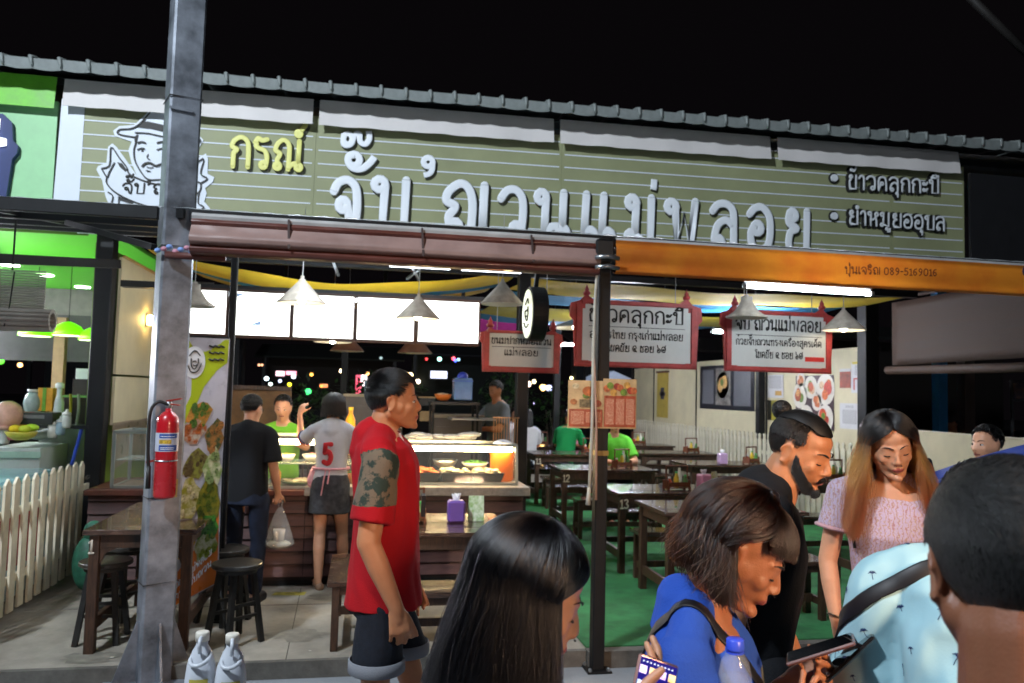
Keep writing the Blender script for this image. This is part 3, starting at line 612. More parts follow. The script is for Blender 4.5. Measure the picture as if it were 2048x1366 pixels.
# menu light boxes ----------------------------------------------------------------
mlit = M('lit_menu', 'ffffff', .4, var=0, emit=3.4, ecol='fbfff8')
dims = [(346, 453), (463, 581), (590, 708), (717, 829), (839, 958)]
labs = ['leftmost glowing menu light box beside the galvanised pole', 'second glowing menu light box with a faint blue wedge', 'middle glowing menu light box with pink traces',
        'fourth glowing menu light box from the pole, nearly blank', 'rightmost glowing menu light box beside the red framed sign']
for (a, b), lab in zip(dims, labs):
    pa, pb = P(a, 583, Y=6.5), P(b, 603, Y=6.5); zt = 2.392; zb = 2.05
    t = thing('menu_light_box', lab, 'light box', ((pa.x+pb.x)/2, 6.52, zb), group='menu light boxes over the counter')
    fr = MB()
    for q in ((pa.x-.012, pb.x+.012, zt, zt+.02), (pa.x-.012, pb.x+.012, zb-.022, zb), (pa.x-.014, pa.x, zb, zt), (pb.x, pb.x+.014, zb, zt)):
        fr.box(q[0], q[1], 6.49, 6.56, q[2], q[3])
    fr.build('frame', M('brown_frame', '4a2f22', .5), t)
    MB().box(pa.x, pb.x, 6.505, 6.55, zb, zt).build('lit_panel', mlit, t)
    if 'wedge' in lab:
        w0 = P(498, 650, Y=6.5); w1 = P(522, 641, Y=6.5)
        MB().prism([(w0.x, w0.z), (w1.x, w0.z), (w1.x, w1.z)], (0, 6.503, 0), (1, 0, 0), (0, 0, 1), (0, -.002, 0)).build('print_wedge', M('print_blue', '8aa6c8', .5, var=0, emit=.6), t)
        MB().prism([(pa.x+.005, zt-.01), (pa.x+.12, zt-.01), (pa.x+.07, zt-.03), (pa.x+.005, zt-.07)], (0, 6.503, 0), (1, 0, 0), (0, 0, 1), (0, -.002, 0)).build('print_corner', M('print_blue', '8aa6c8'), t)
    else:
        for k in range(4):
            xx = pa.x+(pb.x-pa.x)*rnd.uniform(.1, .8); zz_ = zb+rnd.uniform(.05, .2)
            MB().prism([(xx, zz_), (xx+rnd.uniform(.03, .09), zz_), (xx+.05, zz_+.012)], (0, 6.503, 0), (1, 0, 0), (0, 0, 1), (0, -.002, 0)).build('print_trace', M('print_pink', 'ffffff', .5, var=0, emit=.95, ecol='ffd9d2'), t)
MB().box(-1.9, 1.2, 6.56, 6.66, 2.40, 2.45).build('fascia', blackw, ib)

# round light box
rl = thing('round_light_box', 'round black rimmed light box turned edge on above the counter end', 'light box', (1.22, 5.6, 2.225), R(-90))
MB().lathe([(.195, -.055), (.2, -.05), (.2, .055), (.195, .06)], n=40).build('rim', black, rl, False, world=False).rotation_euler = (PI/2, 0, 0)
MB().lathe([(.178, 0), (.178, .004)], n=40).build('lit_face', M('lit_round', 'ffffff', .4, var=0, emit=.75, ecol='eef2cf'), rl, world=False).rotation_euler = (PI/2, 0, 0)
COL.objects[-1].location = (0, -.061, 0)
for pts in ([(-.05, .07), (.03, .11), (.06, .07)], [(-.06, .03), (-.04, -.03), (.02, -.05), (.05, .0), (.04, .05)], [(-.09, -.06), (-.02, -.1), (.07, -.08)], [(-.03, .02), (.0, .03), (.02, .02)], [(-.02, -.02), (.01, -.015), (.03, -.02)]):
    MB().tube([(a, -.068, b) for a, b in spline(pts, 4)], .006, 5).build('emblem_line', darkp, rl, world=False)
MB().bar((1.22, 5.62, 2.42), (1.25, 5.66, 2.68), .03).build('hanger', black, rl)

# red framed signs ----------------------------------------------------------------
redf = M('red_frame', 'b8423f', .5, var=.2, scale=10, bump=.1); wsg = M('sign_white', 'd6d6d0', .5, var=.04); ink = M('sign_ink', '26241f', .7, var=0)
def redsign(lab, x0, x1, z0, z1, y, rzz, lines, sticker=False):
    w, h = x1-x0, z1-z0
    t = thing('hanging_sign', lab, 'sign', ((x0+x1)/2, y, z0), rzz, group='red framed signs')
    a = w/2; f = .042*min(1, h/.3+.2)
    poly = [(-a*.93, 0), (a*.93, 0), (a*.96, h*.6), (a*1.02, h*.66), (a, h*.83), (a*.86, h*.87), (a*.80, h*.93), (a*.79, h*1.0), (a*.77, h*1.06), (a*.755, h*1.0), (a*.74, h*.93), (a*.66, h*.88),
            (-a*.66, h*.88), (-a*.74, h*.93), (-a*.755, h*1.0), (-a*.77, h*1.06), (-a*.79, h*1.0), (-a*.80, h*.93), (-a*.86, h*.87), (-a, h*.83), (-a*1.02, h*.66), (-a*.96, h*.6)]
    MB().prism(poly, (0, 0, 0), (1, 0, 0), (0, 0, 1), (0, .025, 0)).build('frame_board', redf, t, world=False)
    for s_ in (-1, 1):
        MB().lathe([(.028, 0), (.03, .02), (.016, .032), (.02, .045), (.008, .062), (.001, .085)], (s_*a*.77, .005, h*.94), 10).build('finial', redf, t, True, world=False)
    mb = MB()
    mb.box(-a*.92, a*.92, -.018, 0, .0, f*.75).box(-a*.9, a*.9, -.026, -.0185, f*.2, f*.5).box(-a*.84, a*.84, -.018, 0, h*.83, h*.88)
    for s_ in (-1, 1):
        mb.box(min(s_*a*.92, s_*(a*.92-f)), max(s_*a*.92, s_*(a*.92-f)), -.017, 0, f*.76, h*.825)
        mb.box(min(s_*a*.74, s_*a*.84), max(s_*a*.74, s_*a*.84), -.022, -.0185, f*.76, f*1.1)
    mb.build('moulding', redf, t, world=False, bev=.003)
    MB().prism([(-a*.83+.0, f*1.0), (a*.83, f*1.0), (a*.83, h*.76), (a*.79, h*.76), (a*.79, h*.82), (-a*.79, h*.82), (-a*.79, h*.76), (-a*.83, h*.76)], (0, -.001, 0), (1, 0, 0), (0, 0, 1), (0, -.004, 0)).build('face', wsg, t, world=False)
    Lm = local(t)
    for txt, zf, hf, wf in lines:
        if txt == '_':
            MB().box(-a*wf, a*wf, -.0075, -.0055, h*zf, h*zf+.004).build('rule', ink, t, world=False); continue
        write(txt, 'lettering', ink, t, Lm @ Vector((-a*wf, -.009, h*zf)), Lm.to_3x3() @ Vector((1, 0, 0)), (0, 0, 1), 2*a*wf, h*hf, .085, .2, n=6)
    if sticker:
        MB().box(a*.46, a*.8, -.009, -.0055, h*.17, h*.235).build('sticker', M('red_sticker', 'c8322e', .5, var=0), t, world=False)
    for s_ in (-1, 1): MB().tube([(s_*a*.6, .012, h*.88), (s_*a*.6, .012, h*.88+.5)], .0025, 5).build('wire', M('grey_cord', '9a9a96'), t, world=False)
    return t
redsign('smallest red framed sign hanging right of the menu light boxes', .845, 1.475, 1.80, 2.155, 5.8, R(0), [("ขนมปากหม้อญวน", .60, .12, .74), ('_', .53, 0, .72), ("แม่พลอย", .36, .11, .42)])
redsign('large red framed sign partly hidden behind the middle post', 1.555, 2.625, 1.865, 2.455, 5.85, R(0), [("ข้าวคลุกกะปิ", .60, .16, .74), ('_', .53, 0, .74), ("อาหารไทย กรุงเก่าแม่พลอย", .38, .08, .72), ("โชคชัย ๔ ซอย ๖๕", .21, .08, .45)])
redsign('red framed sign by the posters with a small red sticker', 2.80, 3.80, 1.865, 2.43, 5.85, R(0), [("จั๊บ'ญวนแม่พลอย", .60, .15, .76), ('_', .52, 0, .76), ("ก๋วยจั๊บญวนทรงเครื่องสูตรเด็ด", .38, .08, .76), ("โชคชัย ๔ ซอย ๖๕", .20, .085, .42)], True)

# ------------------------------------------------------------------ serving counter
ct = thing('serving_counter', 'dark red brown plank counter with grey slab top along the shop front', 'counter', (-.3, 6.8, .1))
cx0, cx1, cy0 = -2.0, 1.33, 6.42
MB().box(cx0, cx1, cy0+.03, 7.2, .14, .80).build('body', M('counter_dark', '1f1413', .7), ct)
z = .17; i = 0
while z < .79:
    for a, b in ((cx0, -.42), (-.415, cx1)):
        MB().add([(a, cy0+.006, z), (b, cy0+.006, z), (b, cy0+.028, z+.088), (a, cy0+.028, z+.088), (a, cy0+.029, z), (b, cy0+.029, z), (b, cy0+.0295, z+.088), (a, cy0+.0295, z+.088)],
                 [(0, 1, 2, 3), (5, 4, 7, 6), (4, 5, 1, 0), (3, 2, 6, 7)]).build('plank', maroon, ct)
    z += .098
MB().box(cx0-.02, -.43, cy0-.03, 7.25, .80, .842).build('worktop', M('maroon_top', '6a3a2e', .4, var=.2, coat=.2), ct, bev=.004)
MB().box(-.425, cx1+.05, cy0-.04, 7.25, .80, .87).build('stone_slab', M('grey_stone', 'a29b92', .45, var=.15, scale=20), ct, bev=.005)
MB().box(cx0, cx1, cy0+.04, cy0+.06, .1, .14).build('plinth', black, ct)

alu = M('alu_frame', 'a9b4b2', .4, metal=.7, var=.05)
def glass_case(lab, x0, x1, y0, y1, z0, z1, lamp=None, shelf=None, slope=0):
    t = thing('glass_case', lab, 'glass case', ((x0+x1)/2, (y0+y1)/2, z0))
    e = .022
    pts = lambda s_: [(x0 if s_ < 0 else x1, y0, z0), (x0 if s_ < 0 else x1, y0+slope, z1), (x0 if s_ < 0 else x1, y1, z1), (x0 if s_ < 0 else x1, y1, z0)]
    A, B = pts(-1), pts(1)
    for k in range(4):
        for Q_ in (A, B): MB().bar(Q_[k], Q_[(k+1) % 4], e).build('frame_bar', alu, t)
        MB().bar(A[k], B[k], e).build('frame_bar', alu, t)
    for q, nm in (([A[0], B[0], B[1], A[1]], 'front_pane'), ([A[1], B[1], B[2], A[2]], 'top_pane'), ([A[0], A[1], A[2], A[3]], 'side_pane'), ([B[0], B[1], B[2], B[3]], 'side_pane')):
        MB().add(q, [(0, 1, 2, 3)]).build(nm, glass, t)
    MB().box(x0, x1, y0, y1, z0-.004, z0+.006).build('base', M('case_base', '9a8a7a', .5), t)
    if shelf: MB().box(x0+.01, x1-.01, y0+.05, y1-.02, shelf, shelf+.008).build('shelf', M('shelf_glass', 'c9d6cf', .15, var=0, alpha=.5), t)
    if lamp: MB().tube([(x0+.03, y0+slope+.03, z1-.035), (x1-.03, y0+slope+.03, z1-.035)], .022, 10).build('lit_tube', tubeW, t, True)
    return t
glass_case('glass case on the counter end seen left of the galvanised pole', -1.86, -1.2, 6.5, 6.95, .85, 1.27, None, 1.05)
glass_case('lit glass case on the counter where the woman in shorts is served', -.74, .22, 6.5, 6.95, .852, 1.245, True, 1.03)
glass_case('lit glass case of trays on the grey slab beside the orange tub', .34, 1.29, 6.52, 6.98, .88, 1.20, True, None, .05)

def bowl(lab, c, r, h, mat, food=None, name='bowl', cat='bowl', grp=None):
    t = thing(name, lab, cat, c, group=grp)
    MB().lathe([(r*.5, 0), (r*.8, h*.4), (r, h), (r*.96, h), (r*.75, h*.45), (r*.4, h*.12)], n=20).build('dish', mat, t, True, world=False)
    if food:
        mb = MB(); 
        for k in range(26):
            a = rnd.uniform(0, 2*PI); q = r*.8*math.sqrt(rnd.random()); mb.ellipsoid((q*math.cos(a), q*math.sin(a), h*.85+rnd.uniform(0, r*.22)*(1-q/r)), (r*.2, r*.15, r*.09), 7, 5)
        mb.build('food', food, t, True, world=False)
    return t
whitec = M('white_ceramic', 'dcdad2', .25, var=.02); blk = M('black_plastic', '1c1d1f', .3, var=.05)
food_y = M('noodle_food', 'd8b54a', .6, var=.3, scale=40); food_g = M('leafy_food', '4f8a2e', .6, var=.35, scale=40); food_r = M('orange_food', 'd8703a', .5, var=.3, scale=30); food_w = M('pale_food', 'd8cfae', .6, var=.2, scale=40)
bowl('bowl of yellow noodles on the case shelf behind the woman in shorts', (-.60, 6.68, 1.04), .075, .06, whitec, food_y)
bowl('wide bowl of pink food on the case shelf behind the woman in shorts', (-.38, 6.70, 1.04), .10, .06, whitec, M('pink_food', 'c98a7c', .6, var=.25, scale=30))
bowl('heap of spring onions lying on the floor of the lit case', (-.5, 6.64, .86), .14, .03, M('tray_green', '6f8a5a', .5), food_w)
bowl('big bowl in the right part of the lit case beside the white shirt', (-.05, 6.66, .86), .1, .1, M('orange_plastic', 'c9803a', .4), food_g)
for i, x in enumerate((.52, .79, 1.06)):
    t = thing('food_trough', ('black trough heaped with glowing orange food in the right glass case', 'middle black trough in the right glass case', 'black trough nearest the orange tub in the right glass case')[i], 'tray', (x, 6.72, .89), group='black troughs in the right glass case')
    MB().add([(-.11, -.13, 0), (.11, -.13, 0), (.11, .13, 0), (-.11, .13, 0), (-.135, -.15, .075), (.135, -.15, .075), (.135, .15, .075), (-.135, .15, .075), (-.125, -.14, .075), (.125, -.14, .075), (.125, .14, .075), (-.125, .14, .075), (-.1, -.12, .01), (.1, -.12, .01), (.1, .12, .01), (-.1, .12, .01)],
             [(0, 1, 5, 4), (1, 2, 6, 5), (2, 3, 7, 6), (3, 0, 4, 7), (4, 5, 9, 8), (5, 6, 10, 9), (6, 7, 11, 10), (7, 4, 8, 11), (8, 9, 13, 12), (9, 10, 14, 13), (10, 11, 15, 14), (11, 8, 12, 15), (12, 13, 14, 15), (3, 2, 1, 0)]).build('trough', blk, t, world=False)
    mb = MB()
    for k in range(40): mb.ellipsoid((rnd.uniform(-.11, .11), rnd.uniform(-.12, .12), .065+rnd.uniform(0, .03)), (.03, .022, .014), 7, 5)
    mb.build('food', (food_r, food_w, food_w)[i], t, True, world=False)
bowl('white rectangular looking tub behind the troughs in the right glass case', (.98, 6.86, .98), .12, .05, whitec, food_g)
bowl('grey steel pot behind the troughs in the right glass case', (.72, 6.87, .98), .11, .07, steel, None)
t = thing('orange_tub', 'translucent orange tub with white cloth top at the end of the glass case', 'tub', (1.2, 6.74, .88))
MB().lathe([(.085, 0), (.10, .02), (.105, .27), (.10, .29)], n=24).build('body', M('orange_tub_plastic', 'e8701c', .35, var=.05, trans=.0, emit=.25, ecol='ff7a1a'), t, True, world=False)  # light shining through the tub put in as emission
MB().ellipsoid((0, 0, .3), (.095, .095, .06), 16, 10).build('cloth_top', M('cloth_white', 'dfe3ee', .8, var=.05), t, True, world=False)
t = thing('wire_basket', 'wire basket of plastic bags standing behind the orange tub', 'basket', (1.27, 6.98, 1.2))
for k in range(10): MB().bar((1.16+.024*k, 6.98, 1.12), (1.16+.024*k, 6.98, 1.42), .006).build('wire', M('copper_wire', 'b58a66', .4, metal=.6), t)
MB().tube([(1.15, 6.98, 1.42), (1.39, 6.98, 1.42)], .006, 6).build('rim', M('copper_wire'), t, True)
mb = MB()
for k in range(14): mb.ellipsoid((.7+rnd.uniform(-.28, .28), 6.9+rnd.uniform(-.05, .05), 1.235+rnd.uniform(0, .04)), (.08, .05, .025), 9, 6)
o = mb.build('bag_bundle', M('clear_bag', 'b9bcc0', .25, var=.2, alpha=.55), smooth=True); tag(o, 'heap of folded clear bags lying on top of the right glass case', 'bags')
for x, lab, c in ((-.66, 'yellow squeeze bottle in the lit case nearest the man in black', 'e3a83a'), (-.18, 'red sauce bottle in the lit case behind the white shirt', 'b23a3a')):
    t = thing('sauce_bottle', lab, 'bottle', (x, 6.6, .86)); MB().lathe([(.03, 0), (.034, .02), (.034, .1), (.014, .13), (.01, .15)], n=14).build('body', M('sauce_'+c, c, .4, var=.05), t, True, world=False)
    MB().lathe([(.012, .15), (.004, .175)], n=10).build('cap', whitec, t, world=False)
t = thing('drink_bottle', 'orange juice bottle standing on the case beside the woman in shorts', 'bottle', P(700, 868, Y=6.75))
MB().lathe([(.035, 0), (.04, .02), (.04, .12), (.018, .17), (.018, .2)], n=14).build('body', M('juice', 'e59a2a', .3, var=.05), t, True, world=False)
MB().lathe([(.02, .2), (.02, .225)], n=12).build('cap', M('juice_cap', 'e8c23a', .4), t, world=False)

# ------------------------------------------------------------------ kitchen behind the counter
def simple(name, lab, cat, mat, *bx, bev=.004, parts=()):
    t = thing(name, lab, cat, ((bx[0]+bx[1])/2, (bx[2]+bx[3])/2, bx[4]))
    MB().box(*bx).build('body', mat, t, bev=bev)
    for nm, mt, b in parts: MB().box(*b).build(nm, mt, t, bev=.002)
    return t
ply = M('plywood', '6e5235', .7, var=.25, scale=4, bump=.1)
ax, bx_ = P(462, 770, Y=9.0), P(578, 900, Y=9.0)
simple('plywood_screen', 'brown plywood screen behind the man in black', 'screen', ply, ax.x, bx_.x, 9.0, 9.03, .1, ax.z, parts=[('rail', woodx, (ax.x, bx_.x, 8.97, 8.998, ax.z-.05, ax.z))])
t = thing('feather_flag', 'upright blue and green promotional column behind the kitchen', 'banner', P(735, 900, Y=9.5))
q0, q1 = P(729, 760, Y=9.5), P(745, 900, Y=9.5)
MB().box(q0.x, q1.x, 9.5, 9.53, q1.z-.5, q0.z).build('panel', M('flag_print', '3d5a9e', .5, var=.4, scale=3, col2='5f8a4e'), t)
MB().box(q0.x-.02, q1.x+.02, 9.48, 9.55, .1, q1.z-.5).build('foot', black, t)
for a, b, c, d, lab, col in ((690, 793, 745, 1000, 'grey cabinet behind the woman in shorts', '4a4541'), (745, 800, 800, 1000, 'dark cabinet behind the red shirted man head', '3a3531'), (868, 835, 960, 1000, 'dark oven cabinet behind the right glass case', '4d4440')):
    q0, q1 = P(a, b, Y=8.9), P(c, d, Y=8.9)
    simple('kitchen_cabinet', lab, 'cabinet', M('cab_'+col, col, .5, var=.1), q0.x, q1.x, 8.9, 9.4, .1, q0.z,
           parts=[('top', M('cab_top', '9a8f7a', .5), (q0.x-.02, q1.x+.02, 8.88, 9.42, q0.z+.001, q0.z+.03)), ('door', M('cab_'+col), (q0.x+.03, q1.x-.03, 8.88, 8.899, .4, q0.z-.1))])
t = thing('shelf_rack', 'black shelf rack holding the clear blue water box', 'shelf', P(920, 880, Y=8.6))
q0, q1 = P(862, 803, Y=8.6), P(957, 803, Y=8.6)
MB().box(q0.x, q1.x, 8.5, 8.9, q0.z-.03, q0.z).build('shelf', M('rack_dark', '22201e', .5), t)
for x in (q0.x+.02, q1.x-.02):
    for y in (8.52, 8.88): MB().bar((x, y, .1), (x, y, q0.z), .025).build('leg', black, t)
q2 = P(935, 835, Y=8.6); MB().box(q0.x+.2, q1.x+.15, 8.3, 8.7, q2.z-.02, q2.z).build('side_tray', steel, t)
t = thing('water_box', 'clear blue water box with a round blue lid on the shelf rack', 'container', P(924, 800, Y=8.62))
MB().box(-.1, .1, -.1, .1, 0, .24).build('body', M('clear_blue', '7f9fd0', .2, var=.1, alpha=.75), t, world=False, bev=.01)
MB().ellipsoid((0, 0, .26), (.06, .06, .05), 14, 8).build('lid', M('blue_lid', '2e3fae', .4), t, True, world=False)
MB().box(-.104, .104, -.104, .104, .2, .215).build('band', M('blue_band', '4f6fc0', .4), t, world=False)
bowl('orange plastic basket on the shelf rack left of the water box', P(886, 801, Y=8.62), .1, .07, M('orange_plastic2', 'd0702a', .5), food_w, name='basket', cat='basket')
simple('blue_crate', 'blue plastic crate behind the head of the woman in shorts', 'crate', M('blue_crate_plastic', '27418f', .5, var=.1), P(690, 790, Y=9.3).x, P(708, 790, Y=9.3).x, 9.2, 9.5, P(690, 812, Y=9.3).z, P(690, 789, Y=9.3).z)
simple('notice_board', 'small pale framed board behind the head of the man in red', 'board', M('board_dark', '2e2b28', .6), P(838, 800, Y=9.2).x, P(870, 800, Y=9.2).x, 9.18, 9.2, P(850, 812, Y=9.2).z, P(850, 795, Y=9.2).z,
       parts=[('frame', M('frame_tan', 'a5895f', .5), (P(838, 800, Y=9.2).x-.01, P(870, 800, Y=9.2).x+.01, 9.17, 9.179, P(850, 796, Y=9.2).z, P(850, 793, Y=9.2).z)), ('lower_panel', M('frame_tan'), (P(840, 800, Y=9.2).x, P(864, 800, Y=9.2).x, 9.17, 9.179, P(850, 842, Y=9.2).z, P(850, 822, Y=9.2).z))])

# bushes behind the kitchen: each leaf clump a spray of small leaves
leafm = M('bush_leaf', '24451c', .5, var=.4, scale=8)
def bush(lab, c, r, n=500, name='bush'):
    t = thing(name, lab, 'bush', (c[0], c[1], .05)); mb = MB(); q = random.Random(int(c[0]*100))
    for k in range(n):
        a = q.uniform(0, 2*PI); b = math.acos(q.uniform(-1, 1)); rr = q.uniform(.55, 1)*(1+.2*math.sin(a*3))
        p = Vector((c[0]+r[0]*rr*math.sin(b)*math.cos(a), c[1]+r[1]*rr*math.sin(b)*math.sin(a), c[2]+r[2]*rr*math.cos(b)))
        d = Vector((q.uniform(-1, 1), q.uniform(-1, 1), q.uniform(-.6, 1))).normalized(); s_ = d.cross(Vector((.3, .2, 1))).normalized()
        L_ = q.uniform(.07, .16); mb.add([p, p+d*L_*.5+s_*L_*.22, p+d*L_, p+d*L_*.5-s_*L_*.22], [(0, 1, 2, 3)])
    f = mb.build('foliage', leafm, t); f['kind'] = 'stuff'
    for k in range(5): MB().tube([(c[0]+.05*k-.1, c[1], .05), (c[0]+.1*(k-2), c[1]+.05, c[2])], .012, 5).build('stem', woodx, t)
for (x, y, Y_), r, lab in (((620, 840, 11), (.6, .4, .5), 'dark green bush behind the counter between the man in black and the woman in shorts'), ((760, 790, 13), (.7, .4, .35), 'low bush beyond the kitchen left of the red shirted man'),
                     ((1110, 820, 17.5), (.9, .5, .5), 'bush far behind the seated people in white'), ((1005, 800, 16), (.5, .4, .6), 'tall bush in the dark beyond the counter end')):
    p = P(x, y, Y=Y_); bush(lab, tuple(p), r)

# ------------------------------------------------------------------ wooden tables, benches, stools
def table(lab, x0, x1, y0, y1, ztop=.80, num=None, grp='dark wooden dining tables', boards=4, zf=.105):
    t = thing('dining_table', lab, 'table', ((x0+x1)/2, (y0+y1)/2, zf), group=grp)
    n = boards; wd = (y1-y0)/n
    for k in range(n): MB().box(x0, x1, y0+wd*k+.0015, y0+wd*(k+1)-.0015, ztop-.03+rnd.uniform(-.001, .001), ztop+rnd.uniform(-.0015, .0015)).build('tabletop_board', wood, t, bev=.003)
    l = .055; e = .03
    for x in (x0+e, x1-e-l):
        for y in (y0+e, y1-e-l): MB().box(x, x+l, y, y+l, zf, ztop-.032).build('leg', woodx, t, bev=.003)
        MB().box(x+.012, x+l-.012, y0+e+l, y1-e-l, zf+.12, zf+.19).build('stretcher', woodx, t, bev=.002)
    for y in (y0+e+.01, y1-e-l+.01): MB().box(x0+e+l, x1-e-l, y, y+.025, ztop-.11, ztop-.033).build('apron', woodx, t, bev=.002)
    for x in (x0+e+.01, x1-e-l+.01): MB().box(x, x+.025, y0+e+l, y1-e-l, ztop-.11, ztop-.033).build('apron', woodx, t, bev=.002)
    for sx, x in ((1, x0+e+l), (-1, x1-e-l)):
        MB().prism([(0, 0), (sx*.09, 0), (sx*.03, -.03), (0, -.1)], (x, y0+e+.012, ztop-.111), (1, 0, 0), (0, 0, 1), (0, .02, 0)).build('bracket', woodx, t)
    if num:
        write(num, 'table_number', M('number_paint', 'd6cfc0', .6, var=.05), t, (x0+e+.0, y0+e-.003, ztop-.135), (1, 0, 0), (0, 0, 1), .045*len(num) if len(num) > 1 else .03, .075, .09, .3, n=6)
    return t
def bench(lab, x0, x1, y0, y1, ztop=.52, zf=.105, grp='low wooden benches'):
    t = thing('bench', lab, 'bench', ((x0+x1)/2, (y0+y1)/2, zf), group=grp)
    h = (y1-y0)/2
    for k in range(2): MB().box(x0, x1, y0+h*k+.0015, y0+h*(k+1)-.0015, ztop-.03, ztop+rnd.uniform(-.001, .001)).build('seat_board', wood, t, bev=.003)
    for x in (x0+.03, x1-.075):
        for y in (y0+.02, y1-.065): MB().box(x, x+.045, y, y+.045, zf, ztop-.032).build('leg', woodx, t, bev=.003)
        MB().box(x+.01, x+.035, y0+.065, y1-.065, zf+.1, zf+.15).build('stretcher', woodx, t)
    MB().box(x0+.075, x1-.075, (y0+y1)/2-.012, (y0+y1)/2+.012, zf+.11, zf+.16).build('stretcher', woodx, t)
    for y in (y0+.03, y1-.055): MB().box(x0+.075, x1-.075, y, y+.02, ztop-.08, ztop-.032).build('apron', woodx, t)
    return t
# table by the pole and its stools
table('table number 1 beside the galvanised pole and the white fence', -1.55, -.93, 4.92, 6.05, .80, '1', grp=None, zf=.093)
def stool(lab, x, y, zt=.57, r=.15, zf=.093, copy=None):
    if copy: return copy_tree(copy, (x, y, zf), rnd.uniform(0, 1.5), lab)
    t = thing('round_stool', lab, 'stool', (x, y, zf), group='round black stools')
    h = zt-zf
    MB().lathe([(r*.93, h-.03), (r, h-.022), (r, h-.004), (r*.97, h), (r*.5, h)], n=28).build('seat', M('stool_seat', '35312d', .35, var=.3, scale=12, coat=.3), t, False, world=False)
    MB().lathe([(r*.8, h-.055), (r*.8, h-.03)], n=24).build('seat_ring', blackw, t, world=False)
    for k in range(4):
        a = PI/4+k*PI/2; MB().bar((r*.62*math.cos(a), r*.62*math.sin(a), h-.03), (r*1.08*math.cos(a), r*1.08*math.sin(a), 0), .03).build('leg', blackw, t, world=False)
    for hh in (.35, .5):
        rr = r*(1.08-.46*hh)
        for k in range(4):
            a, b = PI/4+k*PI/2, PI/4+(k+1)*PI/2
            if (k+int(hh*10)) % 2: MB().bar((rr*math.cos(a), rr*math.sin(a), h*hh), (rr*math.cos(b), rr*math.sin(b), h*hh), .018).build('rung', blackw, t, world=False)
    return t
s0 = stool('black round stool at the front left corner of table 1', -1.50, 5.22)
stool('black round stool behind the front one at table 1', -1.53, 5.72, copy=s0)
stool('black round stool standing at the foot of the tall food banner', -.72, 5.10, copy=s0)
stool('black round stool half hidden behind the food banner', -.86, 5.55, copy=s0)
# the table in the middle and its benches
table('short table with a purple tissue box, lit by the right glass case', .02, .93, 4.75, 5.5, .80, grp=None, zf=.093)
bench('low bench to the left of the red shirted man, set along the kerb', -.17, .13, 4.83, 5.65, .50, .093)
bench('long bench behind the hips of the red shirted man', .2, 1.1, 4.42+.35, 5.1, .44, .093)
# dining room tables: column next to the walkway, then the column by the poster wall
rowsY = [(5.5, None), (6.6, '13'), (8.6, '12'), (10.75, '11'), (12.3, None)]
Ls = {5.5: 'near unnumbered dining table behind the hair of the woman in blue', 6.6: 'dining table number 13 with the pink tissue box', 8.6: 'dining table number 12 under the elbow of the lime shirted person',
      10.75: 'dining table number 11 in the middle of the walkway row', 12.3: 'farthest dining table of the walkway row, before the diners in white'}
for y, nb in rowsY:
    x0 = 2.2 if y < 10 else 2.36
    table(Ls[y], x0, x0+1.15, y-.02, y+.66, .80, nb)
bl_ = {5.5: ('bench tucked under the near side of the unnumbered table', 'bench between the unnumbered table and table 13'), 6.6: (None, 'bench behind table 13 under its far edge'),
       8.6: ('bench in front of the lime shirted diner, under the near table edge', 'bench behind table 12 carrying the lime shirted diner'), 10.75: ('bench at the near edge of the dim table behind the lime shirted diner', 'bench behind table 11 in the dark'), 12.3: ('bench at the near side of the farthest walkway table', None)}
for y, (a, b) in bl_.items():
    x0 = 2.28 if y < 10 else 2.42
    if a: bench(a, x0, x0+1.0, y-.42, y-.14)
    if b: bench(b, x0, x0+1.0, y+.74, y+1.0)
R2 = [(5.7, 'second column dining table behind the bearded man'), (7.4, 'second column dining table right of table 13'), (9.3, 'second column dining table before the poster wall fence'), (11.1, 'second column dining table under the yellow scroll'), (12.8, 'farthest table of the column by the poster wall')]
for i, (y, lab) in enumerate(R2):
    table(lab, 4.05, 5.3, y, y+.66)
    bench(('bench behind the bearded man at the nearest second column table', 'bench right of table 13', 'bench before the fence, one table beyond the pink tissue box', 'bench under the yellow scroll', 'farthest bench by the poster wall')[i], 4.12, 5.22, y-.4, y-.12)
# condiment racks
cadw = M('caddy_wood', '6b3a20', .5, var=.2, scale=20)
def caddy(lab, x, y, z=.80, rz=0, src=None, body=None):
    if src: return copy_tree(src, (x, y, z), rz, lab)
    t = thing('condiment_rack', lab, 'condiment rack', (x, y, z), rz, group='condiment racks')
    for sx in (-1, 1):
        MB().box(sx*.11-.006, sx*.11+.006, -.05, .05, .01, .09).build('side', cadw, t, world=False)
        MB().box(sx*.11-.006, sx*.11+.006, -.006, .006, .09, .22).build('upright', cadw, t, world=False)
        for sy in (-1, 1): MB().box(sx*.11-.01, sx*.11+.01, sy*.045-.008, sy*.045+.008, 0, .03).build('foot', cadw, t, world=False)
    MB().tube([(-.115, 0, .215), (.115, 0, .215)], .008, 8).build('handle', cadw, t, world=False)
    MB().box(-.104, .104, -.05, .05, .015, .022).build('tray', cadw, t, world=False)
    for sy in (-1, 1): MB().box(-.104, .104, sy*.05-.004, sy*.05+.004, .03, .07).build('rail', cadw, t, world=False)
    for k, (xx, yy, c, h) in enumerate(((-.07, .01, 'b8471f', .07), (-.015, -.02, 'd8b93a', .12), (.04, .02, 'dcdcd2', .15), (.08, -.015, '4a7a3a', .09))):
        b = MB().lathe([(.022, .022), (.024, .03), (.024, .022+h*.7), (.012, .022+h), (.012, .03+h)], (xx, yy, 0), 12).build('bottle', M('cond_'+c, c, .3, var=.1), t, True, world=False)
        MB().lathe([(.014, .03+h), (.012, .045+h)], (xx, yy, 0), 10).build('cap', (whitec, M('cap_green', '3fae5a', .4))[k % 2], b, True, world=False)
    return t
